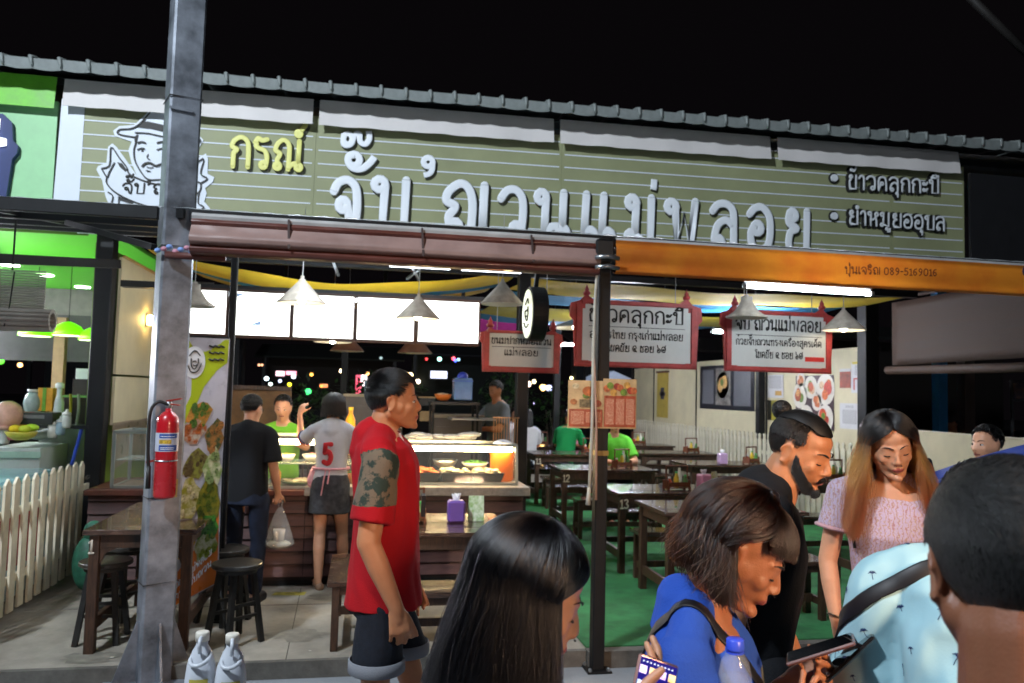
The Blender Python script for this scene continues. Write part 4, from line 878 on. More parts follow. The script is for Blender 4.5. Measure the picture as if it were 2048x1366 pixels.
k0 = caddy('condiment rack with bottles on table 13', 2.85, 6.85, rz=.15)
for lab, x, y, a in (('condiment rack on the short middle table beside the purple tissue box', .30, 5.12, .2), ('condiment rack on table 12 beside the lime shirted person', 3.0, 8.85, .4), ('condiment rack on table 11', 3.25, 11.0, .1),
                ('condiment rack on the table right of table 13', 4.95, 7.65, .1), ('condiment rack on the table before the poster wall fence', 5.0, 9.55, .5), ('condiment rack under the yellow scroll', 4.95, 11.35, .3),
                ('condiment rack on the farthest table by the poster wall', 4.7, 13.0, 0), ('condiment rack right of the bearded man face', 5.08, 5.95, .1), ('condiment rack on the farthest walkway table', 2.85, 12.5, 0)):
    caddy(lab, x, y, rz=a, src=k0)
def tissue(lab, x, y, c1, c2=None, z=.80, rz=0, s=1.0):
    t = thing('tissue_box', lab, 'tissue box', (x, y, z), rz)
    MB().box(-.055*s, .055*s, -.05*s, .05*s, 0, .14*s).build('box', M('tissue_'+c1, c1, .4, var=.05), t, world=False, bev=.012)
    mb = MB()
    for k in range(6): mb.add([(-.02*s, 0, .14*s), (.02*s, 0, .14*s), (.03*math.cos(k)*s, .03*math.sin(k)*s, .185*s), (-.03*math.cos(k*2)*s, .02*s, .175*s)], [(0, 1, 2, 3)])
    mb.build('tissue', M('tissue_paper', 'e8e8ea', .8, var=0), t, world=False)
    return t
tissue('purple tissue box with white tissue on the short middle table', .62, 5.14, '6f4fa0')
tissue('pink tissue box on table 13', 3.12, 6.86, 'd88fae', rz=.3)
tissue('pink tissue box on a far table left of the yellow scroll', 3.5, 12.7, 'd88fae')
tissue('lime tissue box on the table right of table 13', 4.62, 7.62, '8fd05a', s=1.1)
tissue('pale pink tissue box on the table before the fence', 4.55, 9.45, 'b89ac0')
tissue('hot pink tissue box on table 1 behind the galvanised pole', -1.06, 5.62, 'e85fa8')
def card(lab, x, y, c, rz=0, z=.80, c2='e9efe2'):
    t = thing('table_card', lab, 'menu card', (x, y, z), rz)
    for s_ in (-1, 1): MB().add([(-.05, s_*.03, 0), (.05, s_*.03, 0), (.05, s_*.002, .16), (-.05, s_*.002, .16)], [(0, 1, 2, 3)]).build('leaf_panel', M('card_'+c, c, .5, var=.3, scale=30, col2=c2), t, world=False, solid=.002)
    return t
card('green and white folded menu card beside the purple tissue box', .76, 5.20, '7fae4a')
card('yellow folded menu card beside the pink tissue box on table 13', 3.24, 6.90, 'b8ae3a', rz=.7)
t = thing('snack_bag', 'white and blue packet on the table behind the woman in the pink dress', 'packet', (5.2, 5.95, .8))
MB().ellipsoid((0, 0, .05), (.1, .06, .05), 12, 8).build('packet', M('packet_white', 'd5dbe0', .5, var=.1), t, True, world=False)
MB().ellipsoid((.07, -.01, .06), (.05, .05, .05), 10, 8).build('blue_end', M('packet_blue', '3f9fd0', .5), t, True, world=False)

# ------------------------------------------------------------------ poster wall, picket fences, side walls
pw = thing('poster_wall', 'cream panel wall of the dining area covered in posters', 'wall', (5.75, 12, .1))
ys = [8.25, 10.5, 12.95, 15.0, 16.2]
for a, b in zip(ys[:-1], ys[1:]): MB().box(5.74, 5.78, a+.012, b-.012, .1, 2.29-.01*(a-8)).build('panel', cream, pw)
for y in ys: MB().box(5.725, 5.785, y-.011, y+.011, .1, 2.34).build('batten', black, pw)
MB().box(5.70, 5.80, 16.2, 16.26, .1, 2.4).build('end_post', black, pw)
hw = thing('half_wall', 'low cream wall closing the right side of the stall', 'wall', (5.76, 6.4, .1))
MB().box(5.74, 5.79, 4.75, 8.04, .1, 1.345).build('panel', cream, hw, bev=.004)
MB().box(5.735, 5.795, 4.75, 8.04, 1.347, 1.36).build('cap_rail', creamf, hw)
def picket_fence(lab, x, y0, y1, z0, z1, sp, w, mat, face, tip='point', name='picket_fence'):
    t = thing(name, lab, 'fence', (x, (y0+y1)/2, z0))
    n = int((y1-y0)/sp)
    prof_ = [(0, .04), (w, .04), (w, z1-z0-.04), (w*.5, z1-z0), (0, z1-z0-.04)] if tip == 'point' else \
            [(0, .04), (w, .04), (w, z1-z0-.09), (w*.72, z1-z0-.06), (w*.9, z1-z0-.02), (w*.5, z1-z0), (w*.1, z1-z0-.02), (w*.28, z1-z0-.06), (0, z1-z0-.09)]
    me = MB().prism(prof_, (0, 0, 0), (0, 1, 0), (0, 0, 1), (face*.016, 0, 0)).mesh('picket', mat)
    for k in range(n):
        o = bpy.data.objects.new('picket', me); COL.objects.link(o); o.parent = t
        o.location = (rnd.uniform(-.002, .002), y0+k*sp-(y0+y1)/2, rnd.uniform(-.006, .006)); o.rotation_euler = (rnd.uniform(-.012, .012), 0, 0)
    for zz_ in (.22, (z1-z0)*.72): MB().box(x-face*.022, x-face*.001, y0, y1, z0+zz_, z0+zz_+.05).build('rail', mat, t)
    return t
picket_fence('cream picket fence between the table by the pole and the lime shop', -2.23, 4.78, 7.18, .093, 1.01, .152, .085, creamf, 1)
MB().bar((-2.20, 7.0, .86), (-2.12, 6.8, .9), .02).build('wire_tie', M('wire', '3a3836'), COL.objects['picket_fence'])
picket_fence('white picket fence along the foot of the poster wall', 5.62, 8.3, 15.8, .1, 1.16, .125, .078, M('white_fence', 'cfc9b4', .55, var=.06), -1, 'drop')
dv = thing('lamp_panel', 'cream side panel with a warm wall lamp behind the galvanised pole', 'wall', (-2.13, 8.3, 1.3))
MB().box(-2.145, -2.12, 7.34, 9.9, 1.72, 2.745).build('upper_panel', cream, dv); MB().box(-2.145, -2.12, 7.34, 9.9, 1.28, 1.70).build('lower_panel', cream, dv)
MB().box(-2.118, -2.10, 7.34, 9.9, 2.745, 2.765).build('edge_trim', M('tan_trim', 'b58a5a', .5), dv)
MB().sheet(lambda u_, v_: (-2.11-.03*v_*0+.006*math.sin(u_*20), 7.3+2*u_, 1.30-.42*v_+.05*math.sin(u_*5)*v_), 20, 6).build('loose_sheet', M('clear_sheet', 'a89484', .3, alpha=.6, var=.2), dv, True)
wl2 = thing('wall_lamp', 'glowing warm lamp fixed on the cream panel behind the galvanised pole', 'lamp', P(292, 640, X=-2.12))
MB().ellipsoid((.04, 0, 0), (.035, .05, .05), 12, 8).build('bulb', M('lit_wall_bulb', 'ffffff', .4, var=0, emit=60, ecol='ffd27a'), wl2, True, world=False)
MB().box(0.002, .02, -.04, .04, -.06, .06).build('bracket', steel, wl2, world=False)

# posters on the wall (flat prints, each its own sheet)
def poster(lab, name, xa, ya, xb, yb, base, cat='poster', bits=()):
    p, q = P(xa, ya, X=5.735), P(xb, yb, X=5.735); y0, y1 = q.y, p.y; z1, z0 = max(p.z, q.z), min(p.z, q.z)
    z1 = P(xa, ya, X=5.735).z; z0 = P(xb, yb, X=5.735).z
    t = thing(name, lab, cat, (5.73, (y0+y1)/2, z0))
    MB().box(5.731, 5.734, y0, y1, z0, z1).build('sheet', base, t)
    for nm, mt, a, b, c, d in bits:      # a..c along the width as seen (0 far end .. 1 near end), b..d upwards
        ya_, yb_ = y1-(y1-y0)*a, y1-(y1-y0)*c
        MB().box(5.7285, 5.7305, yb_, ya_, z0+(z1-z0)*b, z0+(z1-z0)*d).build(nm, mt, t)
    return t, y0, y1, z0, z1
def dish(t, y0, y1, z0, z1, a, b, r, c, n, ry=None):
    yy, zz_ = y1-(y1-y0)*a, z0+(z1-z0)*b; ry = ry or r
    def disc(nm, rr, mat, dx, oy=0, oz=0):
        MB().add([(5.7285-dx, yy+oy+rr*(ry/r)*math.cos(k*PI/9), zz_+oz+rr*math.sin(k*PI/9)) for k in range(18)], [tuple(range(17, -1, -1))]).build(nm, mat, t)
    disc('printed_plate', r, M('plate_print', 'd8d2c8', .5, var=.05), 0)
    for k in range(n): disc('printed_food', r*rnd.uniform(.25, .5), M('fp'+c[k % len(c)], c[k % len(c)], .5, var=.35, scale=40), .0012+.0008*k, rnd.uniform(-.4, .4)*r, rnd.uniform(-.35, .35)*r)
pd = M('poster_navy', '23262f', .35, var=.1); pt = M('poster_text', '8d8f96', .5, var=.5, scale=90, col2='23262f', stretch=(1, 1, 8), thr=(.45, .55))
t, *e = poster('dark poster with a plate of food between two columns of small text', 'dark_poster', 1401, 733, 1509, 823, pd, bits=(('text_column', pt, .06, .12, .28, .9), ('text_column', pt, .66, .1, .94, .9), ('food_photo', M('poster_dish_bg', '8a8580', .5, var=.4, scale=12), .32, .1, .6, .93)))
dish(t, *e, .45, .55, .22, ('c98a5a', 'e0b070', '6f8a4a'), 6)
poster('narrow yellow scroll with a dark emblem on the far cream panel', 'yellow_scroll', 1315, 745, 1336, 836, M('scroll_yellow', 'b8a24e', .6, var=.1), bits=(('top_rod', M('scroll_rod', '5a3228', .5), -.1, .985, 1.1, 1.03), ('emblem', M('scroll_ink', '4d4a52', .6), .35, .4, .65, .66), ('emblem_cross', M('scroll_ink'), .25, .48, .75, .56)))
t, *e = poster('poster full of plates of food on a dark purple ground', 'food_poster', 1592, 752, 1668, 862, M('poster_plum', '3a1f28', .4, var=.1))
for a, b, r, c in ((.12, .62, .17, ('b0522f', 'e0a060', '6f8a3a')), (.42, .78, .15, ('6fa03a', 'c0583a', 'e8b890')), (.8, .74, .2, ('d8703f', 'e8c09a', 'c8483a')), (.58, .5, .11, ('c86a3a', 'e0a070')), (.3, .2, .17, ('c9a080', 'd05a3a', '7fa04a')), (.8, .22, .17, ('d8552f', '6f9a3a', 'b03a2a')), (.15, .93, .1, ('c8703f', 'e0a070'))): dish(t, *e, a, b, r, c, 5)
wp = M('paper_white', 'c9c9cc', .6, var=.04); txt = M('paper_text', '8f8f94', .6, var=.6, scale=70, col2='c9c9cc', thr=(.45, .55), stretch=(1, 1, 6))
poster('white notice with small grey text left of the plate poster', 'paper_notice', 1536, 750, 1567, 796, wp, 'notice', (('text_block', txt, .1, .4, .9, .95), ('orange_patch', M('or_p', 'c89a4a', .5), .5, .1, .9, .3)))
poster('yellow and black leaflet under the white notice', 'leaflet', 1536, 800, 1566, 842, M('leaf_yellow', 'b8a020', .5, var=.4, scale=9, col2='6f7a20'), 'leaflet', (('black_edge', M('leaf_black', '1f1c12', .5), 0, 0, .25, 1),))
poster('white certificate with faint text right of the plate poster', 'certificate', 1680, 806, 1720, 860, wp, 'certificate', (('text_block', txt, .15, .2, .85, .75), ('title', txt, .3, .82, .7, .92)))
poster('red and white flyer near the black post', 'flyer', 1680, 738, 1702, 776, M('fly_red', '9a4a3a', .5, var=.3, scale=9), 'flyer', (('white_band', wp, 0, .85, 1, 1),))
poster('white map sheet with red route lines near the black post', 'map_sheet', 1703, 727, 1727, 786, wp, 'map', (('route', M('route_red', 'b8403a', .5, var=0), .2, .1, .3, .5), ('route', M('route_red'), .2, .45, .8, .5), ('text_block', txt, .3, .6, .95, .95), ('yellow_tab', M('tab_y', 'c8b84a', .5, var=0), .1, .97, .8, 1.05)))
# brown roller mat and blue post on the right
t = thing('roller_mat', 'brown rolled mat screen hanging above the low cream wall', 'screen', (5.75, 6.5, 2.0))
mat_ = M('brown_mat', '3c2516', .7, var=.12, scale=3, bump=.35, bscale=60, stretch=(1, .2, 6))
MB().sheet(lambda u_, v_: (5.76+.004*math.sin(u_*9), 4.7+3.08*u_, 2.06+.70*v_+.01*math.sin(u_*4)), 30, 8).build('mat', mat_, t, True, solid=.006)
MB().tube([(5.75, 4.7, 2.0), (5.75, 6.2, 1.985), (5.75, 7.85, 2.0)], .045, 12).build('roll', mat_, t, True)
MB().tube([(5.75, 4.7, 2.80), (5.75, 7.85, 2.80)], .02, 8).build('top_rod', woodx, t, True)
t = thing('blue_post', 'bright blue painted post beyond the low cream wall', 'post', (P(1880, 850, X=6.9).x, P(1880, 850, X=6.9).y, 0))
MB().box(-.06, .06, -.06, .06, 0, 3.0).build('shaft', M('blue_paint', '3a8fd0', .4, var=.1), t, world=False)
t = thing('dark_pillar', 'dim brown pillar right behind the blue post', 'post', (7.35, P(1880, 850, X=6.9).y+.1, 0)); MB().box(-.07, .07, -.07, .07, 0, 3).build('shaft', M('pillar_dim', '4a3a34', .6), t, world=False)
t = thing('chair_screen', 'black seat back with an orange outline in front of the low cream wall', 'chair', P(1865, 965, Y=3.6))
c0 = P(1865, 965, Y=3.6)
q = [P(x, y, Y=3.6) for x, y in ((1830, 1010), (1836, 915), (1866, 917), (1886, 1010))]
MB().prism([(p.x-c0.x, p.z-c0.z) for p in q]+[], (0, 0, 0), (1, 0, 0), (0, 0, 1), (0, .06, 0)).build('backrest', M('chair_black', '15181c', .5), t, world=False, bev=.01)
q = [P(x, y, Y=3.6)-c0 for x, y in ((1845, 925), (1856, 927), (1868, 955))]
MB().tube([(p.x, -.012, p.z) for p in q], .008, 6).build('orange_trim', M('orange_trim', 'd85a20', .5), t, world=False)
MB().bar((-.03, .03, -.1), (-.05, .03, -c0.z+.0), .04).build('leg', black, t, world=False); MB().bar((.05, .03, -.1), (.07, .03, -c0.z), .04).build('leg', black, t, world=False)

# ------------------------------------------------------------------ menus hung on the middle post
for k, (xa, ya, xb, yb, lab) in enumerate(((1137, 760, 1206, 857, 'left laminated menu sheet with a burger picture, hung on the middle post'), (1207, 757, 1272, 858, 'right laminated menu sheet with three red price columns, hung on the middle post'))):
    p, q = P(xa, ya, Y=4.585), P(xb, yb, Y=4.585)
    t = thing('menu_sheet', lab, 'menu', ((p.x+q.x)/2, 4.585, q.z), R((-4, 6)[k])*0)
    w, h = q.x-p.x, p.z-q.z
    O = lambda a, b, c, d, m_, nm, dy=.003: MB().box(-w/2+w*a, -w/2+w*c, -dy, -dy+.0012, h*b, h*d).build(nm, m_, t, world=False)
    MB().box(-w/2, w/2, 0, .003, 0, h).build('sheet', M('menu_cream', 'c9a97a', .3, var=.15, scale=12, coat=.5), t, world=False)
    red = M('menu_red', 'a8482c', .3, var=.25, scale=30, coat=.5); tx = M('menu_text', 'd8b090', .5, var=.6, scale=160, col2='a8482c', thr=(.5, .56), stretch=(1, 1, 7))
    if k == 0:
        O(.03, .03, .97, .40, red, 'red_field'); O(.08, .08, .45, .36, tx, 'text_block', .0045); O(.5, .12, .92, .34, tx, 'text_block', .0045)
        for (a, b, r, c) in ((.55, .78, .16, 'b8602a'), (.62, .74, .12, 'd89a3a'), (.5, .68, .1, '5f7a2a'), (.15, .55, .1, 'b06a3a'), (.82, .52, .12, 'b0482a'), (.2, .88, .1, 'c9b890')):
            MB().add([(-w/2+w*a+w*r*math.cos(i*PI/8), -.0046-r*.01, h*b+w*r*.8*math.sin(i*PI/8)) for i in range(16)], [tuple(range(16))]).build('printed_food', M('mf'+c, c, .4, var=.4, scale=40), t, world=False)
        O(.32, .44, .68, .6, M('menu_title', '7a6a4a', .5, var=.4, scale=50), 'title', .0045)
    else:
        O(.03, .03, .97, .66, red, 'red_field')
        for a in (.07, .38, .68): O(a, .08, a+.25, .6, tx, 'text_block', .0045)
        for i in range(9):
            a, b, r = .1+.1*i, .8+.08*math.sin(i*2.3), .1
            MB().add([(-w/2+w*a+w*r*math.cos(j*PI/8), -.0046-i*.0006, h*b+w*r*math.sin(j*PI/8)) for j in range(16)], [tuple(range(16))]).build('printed_food', M('mg%d' % (i % 4), ('c9683a', '6f8a2e', 'd8a04a', 'b0382a')[i % 4], .4, var=.4, scale=40), t, world=False)
t = thing('rope', 'pale rope hanging down the middle post behind the menu sheets', 'rope', (MPX-.07, 4.56, 1.2))
ropem = M('rope_white', 'b9b4a6', .8, var=.15)
a = P(1187, 690, Y=4.56); b = P(1184, 860, Y=4.56); c = P(1178, 995, Y=4.56); d = P(1193, 860, Y=4.56); e2 = P(1190, 1100, Y=4.56)
MB().tube([P(1198, 480, Y=4.56), P(1190, 600, Y=4.56), a, b, c], [.008, .008, .01, .01, .01], 6).build('strand', ropem, t, True)
MB().tube([a, d, P(1192, 1000, Y=4.56)], .007, 6).build('strand', M('rope_pink', 'b08a76', .8), t, True)
MB().tube([P(1178, 975, Y=4.555), P(1176, 1010, Y=4.555)], [.009, .015], 6).build('frayed_end', ropem, t, True)

# ------------------------------------------------------------------ tall food banner on its stand
q = [P(362, 674, Y=5.22), P(458, 678, Y=5.40), P(436, 1165, Y=5.40), P(337, 1222, Y=5.22)]
bn = thing('food_banner', 'tall printed banner of food pictures on a thin stand beside the galvanised pole', 'banner', (-1.0, 5.3, .093))
def bq(a, b, lift=0):
    top = q[0].lerp(q[1], a); bot = q[3].lerp(q[2], a); p = top.lerp(bot, b); nrm = (q[1]-q[0]).cross(q[3]-q[0]).normalized()
    if nrm.y > 0: nrm = -nrm
    sag = .015*math.sin(b*PI*1.5+a*2)
    return p+nrm*(lift+sag)
MB().sheet(lambda u_, v_: bq(u_, v_), 10, 40).build('sheet', M('banner_white', 'b6b2ba', .28, var=.06, coat=.6), bn, True)
def bpoly(pts, mat, lift, nm):
    # triangulated patch following the sheet
    n = len(pts); cx_ = sum(p[0] for p in pts)/n; cy_ = sum(p[1] for p in pts)/n
    vs = [bq(cx_, cy_, lift)]+[bq(cx_+(a-cx_)*f_, cy_+(b-cy_)*f_, lift) for f_ in (.5, 1) for a, b in pts]
    fs = [(0, 1+i, 1+(i+1) % n) for i in range(n)]+[(1+i, 1+n+i, 1+n+(i+1) % n, 1+(i+1) % n) for i in range(n)]
    MB().add(vs, fs).build(nm, mat, bn, True)
lim = M('banner_lime', 'a3b023', .3, var=.06, coat=.6); orr = M('banner_orange', 'cf6f22', .3, var=.06, coat=.6)
bpoly([(.02, .005), (.98, .005), (.97, .1), (.75, .13), (.5, .19), (.3, .28), (.02, .36)], lim, .002, 'lime_field')
bpoly([(.97, .71), (.97, .995), (.01, .995), (.01, .90), (.5, .82)], orr, .002, 'orange_field')
for (a, b, rx_, ry_, c1, c2) in ((.42, .30, .26, .05, 'c9823a', '4f6a2a'), (.3, .36, .28, .045, 'b9b0a0', 'a3572a'), (.78, .40, .2, .07, '3a4a2a', 'a8703a'), (.4, .49, .26, .055, '8a8a3a', '5a4a2a'), (.78, .53, .2, .08, 'd0c9a0', '8a9a5a'), (.3, .62, .26, .08, '8a8226', 'c9b98a'), (.72, .66, .26, .09, '8a7a20', '4f5a1a'),
                          (.28, .78, .2, .06, 'd8b42a', 'b8922a'), (.72, .76, .24, .05, '2f7a22', '4a8a2a'), (.72, .83, .24, .05, 'b9b9a0', '7a8a2a')):
    bpoly([(a+rx_*math.cos(k*PI/6+.2)*(1+.18*math.sin(k*2.1+a*9)), b+ry_*math.sin(k*PI/6+.2)*(1+.18*math.cos(k*1.7+b*7))) for k in range(12)], M('bp'+c1, c1, .3, var=.45, scale=22, col2=c2, coat=.6, thr=(.4, .6)), .004+.0015*b, 'food_picture')
    for k in range(7):
        aa, bb = a+rnd.uniform(-.7, .7)*rx_, b+rnd.uniform(-.7, .7)*ry_; rr = rnd.uniform(.03, .07)
        bpoly([(aa+rr*math.cos(j*PI/4), bb+rr*.28*math.sin(j*PI/4)) for j in range(8)], M('bp'+c2+'b', c2, .3, var=.4, scale=50, coat=.6), .0068+.0007*k, 'food_detail')
bpoly([(.27+.22*math.cos(k*PI/10), .095+.062*math.sin(k*PI/10)) for k in range(20)], M('banner_oval', 'd2cfcf', .3, var=.02, coat=.6), .005, 'oval_badge')
for pts in ([(.16, .07), (.27, .05), (.38, .07)], [(.2, .08), (.21, .11), (.28, .12), (.34, .1), (.34, .08)], [(.13, .1), (.2, .13), (.33, .13), (.41, .1)], [(.24, .092), (.27, .09), (.30, .092)], [(.24, .105), (.28, .108), (.31, .104)]):
    MB().tube([bq(a, b, .009) for a, b in spline(pts, 4)], .004, 5).build('badge_line', darkp, bn, True)
for k, b in enumerate((.03, .056, .083)): MB().tube([bq(.56+.04*i, b+.003*((i*7) % 3), .006) for i in range(9)], .006, 5).build('menu_line', darkp, bn)
for b, t_ in ((.90, 'ญวนแม่พลอย'), (.945, 'กรณ์จั๊บญวน')):
    uu = (bq(.9, b-.045)-bq(.1, b+.03)); write(t_, 'lettering', whitep, bn, bq(.12, b+.035, .008), uu.normalized(), (0, 0, 1), uu.length*.9, .035, .1, .2, n=5)
for a, b in ((q[0], q[3]), (q[1], q[2])):
    MB().tube([a+Vector((0, .02, 0)), b+Vector((0, .02, -.02))], .006, 6).build('side_rod', black, bn)
MB().bar(q[0]+Vector((0, .02, .01)), q[1]+Vector((0, .02, .01)), .012).build('top_rod', black, bn)
MB().bar(q[3]+Vector((0, .02, 0)), (q[3].x, q[3].y+.25, .093), .012).build('stand_leg', black, bn); MB().bar(q[2]+Vector((0, .02, 0)), (q[2].x+.1, q[2].y-.2, .093), .012).build('stand_leg', black, bn)
MB().ellipsoid(tuple(q[0]+Vector((.02, -.01, 0))), (.03, .02, .02), 8, 6).build('corner_clip', M('clip_blue', '34507a', .4), bn, True)
MB().ellipsoid(tuple(q[3]+Vector((.0, -.01, .01))), (.022, .02, .022), 8, 6).build('corner_clip', M('clip_navy', '1c2040', .4), bn, True)

# ------------------------------------------------------------------ fire extinguisher strapped to the pole
ec = P(328, 995, Y=4.56); er = .057
ex = thing('fire_extinguisher', 'red fire extinguisher hanging on the galvanised pole', 'fire extinguisher', ec)
redp = M('extinguisher_red', 'b01722', .28, var=.06, coat=.5)
MB().lathe([(er*.9, 0), (er, .015), (er, .40), (er*.93, .43), (er*.6, .455), (er*.3, .465), (er*.28, .48)], n=32).build('cylinder', redp, ex, True, world=False)
MB().lathe([(er+.0012, .25), (er+.0012, .35)], n=32, caps=False).build('label', M('ext_label', 'b7bccb', .35, var=.05), ex, True, world=False)
def arcpatch(nm, a0, a1, z0_, z1_, mat, r_=er+.002):
    MB().sheet(lambda u_, v_: (r_*math.sin(a0+(a1-a0)*u_), -r_*math.cos(a0+(a1-a0)*u_), z0_+(z1_-z0_)*v_), 10, 1).build(nm, mat, ex, True, world=False)
blp = M('ext_blue', '2b4f9a', .35, var=.2, scale=30)
arcpatch('label_blue', -.5, 1.2, .255, .285, blp); arcpatch('label_blue', -.5, 1.2, .322, .345, blp)
arcpatch('label_yellow', -.5, .6, .292, .314, M('ext_yellow', 'c9a83a', .4, var=.4, scale=60))
for z_ in (.262, .27, .33): arcpatch('label_text', -.35, .9, z_, z_+.003, whitep, er+.0028)
MB().lathe([(.014, .48), (.018, .49), (.018, .51), (.01, .52)], n=12).build('valve', steel, ex, True, world=False)
MB().bar((-.01, 0, .52), (.07, -.03, .535), .016, .008).build('handle', M('handle_red', '8c2a20', .4), ex, world=False); MB().bar((-.01, 0, .505), (.06, -.025, .50), .016, .006).build('lever', M('handle_red'), ex, world=False)
MB().tube(spline([(0, -.01, .50), (-.05, -.02, .515), (-.085, -.03, .46), (-.088, -.03, .3), (-.082, -.02, .15)], 6), .009, 8).build('hose', M('hose_black', '141414', .5), ex, True, world=False)
MB().lathe([(.014, 0), (.011, .12)], (-.08, -.02, .05), 10).build('nozzle', M('hose_black'), ex, True, world=False)
MB().bar((-.095, -.02, .19), (-.055, -.02, .2), .012).build('hose_clip', M('handle_red'), ex, world=False)
MB().tube([(er*1.03*math.cos(k*PI/8), er*1.03*math.sin(k*PI/8), .2) for k in range(16)], .004, 6, closed=True).build('strap', steel, ex, world=False)
MB().bar((0, .03, .2), (.0, .1, .2), .02).build('bracket', steel, ex, world=False)

# green bag against the fence, plastic sheet roll
t = thing('green_bag', 'dark green stuffed bag leaning at the end of the picket fence', 'bag', P(178, 1120, Y=6.2))
MB().ellipsoid((0, 0, -.02), (.11, .1, .2), 18, 14).ellipsoid((.02, 0, .2), (.07, .06, .08), 14, 10).build('sack', M('green_sack', '1f5a45', .6, var=.3, scale=12, bump=.6, bscale=20), t, True, world=False)

# jugs on a table at the very front
t = thing('display_table', 'small table in front of the platform carrying the two white jugs', 'table', (-.36, 2.52, 0))
MB().box(-.75, .02, 2.38, 2.75, .60, .625).build('tabletop', M('table_white', 'b9b9b5', .5), t)
for x in (-.72, -.03):
    for y in (2.41, 2.70): MB().box(x, x+.03, y, y+.03, 0, .60).build('leg', steel, t)
jm = M('jug_white', 'c9ced6', .35, var=.03, trans=0, coat=.3)
def jug(lab, x, y, src=None):
    if src: return copy_tree(src, (x, y, .626), .15, lab)
    t = thing('jug', lab, 'bottle', (x, y, .626), group='white jugs on the front table')
    MB().lathe([(.040, 0), (.045, .012), (.045, .15), (.040, .195), (.026, .235), (.017, .25), (.017, .262)], n=26, sy=.8).build('body', jm, t, True, world=False)
    MB().lathe([(.020, .262), (.020, .285), (.018, .288)], n=18).build('cap', M('jug_cap', 'd8d2c6', .4, var=0), t, True, world=False)
    MB().tube(spline([(.0, -.03, .235), (.0, -.042, .26), (-.0, -.03, .275), (0, .0, .272)], 4), .006, 8).build('handle_loop', jm, t, True, world=False)
    MB().tube([(.028*math.cos(a), .026*math.sin(a)-.02, .218+.016*math.sin(a+.4)) for a in [i*PI/7 for i in range(14)]], .006, 8, closed=True).build('shoulder_ridge', jm, t, True, world=False)
    l = MB().sheet(lambda u_, v_: (.0462*math.sin(-.6+1.2*u_), -.0462*.8*math.cos(-.6+1.2*u_)-.001, .03+.13*v_), 10, 2).build('label', M('jug_label', 'b9ac4a', .5, var=.06), t, True, world=False)
    for s_ in (-1, 1): MB().sheet(lambda u_, v_: (s_*.008*math.sin(PI*u_)*1.2+.006*s_, -.0472*.8-.0018, .085+.045*u_), 8, 1)
    for s_ in (-1, 1): MB().tube([(s_*.004, -.0395, .13), (s_*.012, -.0392, .115), (s_*.006, -.0395, .095)], .0022, 5).build('printed_leaf', M('jug_ink', '3a3a30', .6, var=0), t, world=False)
    return t
j0 = jug('left white plastic jug with a yellow label and leaf print', -.445, 2.52)
jug('right white plastic jug with a yellow label and leaf print', -.355, 2.49, j0)

# ------------------------------------------------------------------ the lime shop on the left
ls = thing('lime_shop', 'lime green shop interior left of the picket fence with ceiling spot lights', 'shop', (-4, 9, 0))
MB().box(-6.5, -2.3, 7.02, 12.5, 3.0, 3.04).build('ceiling', greenw, ls); MB().box(-6.5, -2.3, 7.0, 7.018, 2.86, 3.02).build('fascia', M('olive_fascia', '4f7a1c', .6), ls)
MB().box(-6.5, -2.3, 12.5, 12.54, 2.3, 3.2).build('back_wall', M('shop_grey', '7a7672', .7), ls)
for x, y in ((90, 550), (165, 574), (206, 553), (20, 530)):
    p = P(x, y, Z=2.995); s_ = MB().lathe([(.10, 0), (.10, .006)], (p.x, p.y, 2.988), 20).build('spot_light', M('lit_spot', 'ffffff', .4, var=0, emit=14, ecol='f4fff0'), ls)
t_ = MB().box(-2.34, -2.30, 7.33, 9.5, .1, 2.86).build('side_wall', M('olive_wall', '6f8a2c', .6), ls)
MB().box(-6.5, -2.4, 11.0, 11.05, 1.9, 2.5).build('dark_valance', M('valance', '4c494c', .7), ls)
MB().box(-3.62, -3.5, 10.1, 10.2, .1, 2.4).build('inner_post', M('tan_post', 'b08a66', .6), ls)
glo = M('lit_lime_shade', '7ade1c', .4, var=0, emit=.9, ecol='6fe80c')
for x, y, lab in ((70, 672, 'lime dome lamp partly under the bamboo blind'), (136, 671, 'middle lime dome lamp in the lime shop'), (190, 681, 'lime dome lamp next to the wide black post')):
    p = P(x, y, Y=9.2); t = thing('dome_lamp', lab, 'lamp', p, group='lime dome lamps')
    MB().lathe([(.165, 0), (.155, .05), (.12, .1), (.06, .135), (.015, .15)], n=26).build('shade', glo, t, True, world=False)
    MB().lathe([(.15, -.002), (.15, .002)], n=20).build('glow', M('lit_lime_glow', 'ffffff', .4, var=0, emit=3, ecol='eaffb0'), t, world=False)
    MB().tube([(0, 0, .15), (0, 0, .75)], .004, 5).build('cord', black, t, world=False)
tube_lamp('added unseen fill tube for the lime shop ceiling, past the left edge', (-4.15, 7.6, 2.0), (-4.15, 9.2, 2.0), tubeFill)  # this and the next: unseen tubes added to brighten the lime ceiling
tube_lamp('second added unseen fill tube for the lime shop ceiling, farther back', (-5.3, 10.0, 2.1), (-5.3, 12.0, 2.1), tubeFill)
tube_lamp('added unseen fill tube for the blind and fence, past the left edge', (-4.0, 5.2, 2.25), (-4.0, 6.2, 2.25), tubeFill)  # unseen tube added to light the blind, fence and ground
bbm = M('bamboo', 'b5aca0', .6, var=.1, scale=6)
t = thing('bamboo_blind', 'half rolled pale bamboo blind hanging at the left edge', 'blind', (-2.9, 5.6, 2.2))
x1_ = P(92, 560, Y=5.5).x; zt_ = P(50, 545, Y=5.5).z; zb_ = P(50, 625, Y=5.5).z
k = 0; zz_ = zb_
while zz_ < zt_+.02:
    MB().tube([(-4.4, 5.5, zz_), (x1_, 5.5, zz_-.0)], .0075, 6).build('slat', bbm, t); zz_ += .0165
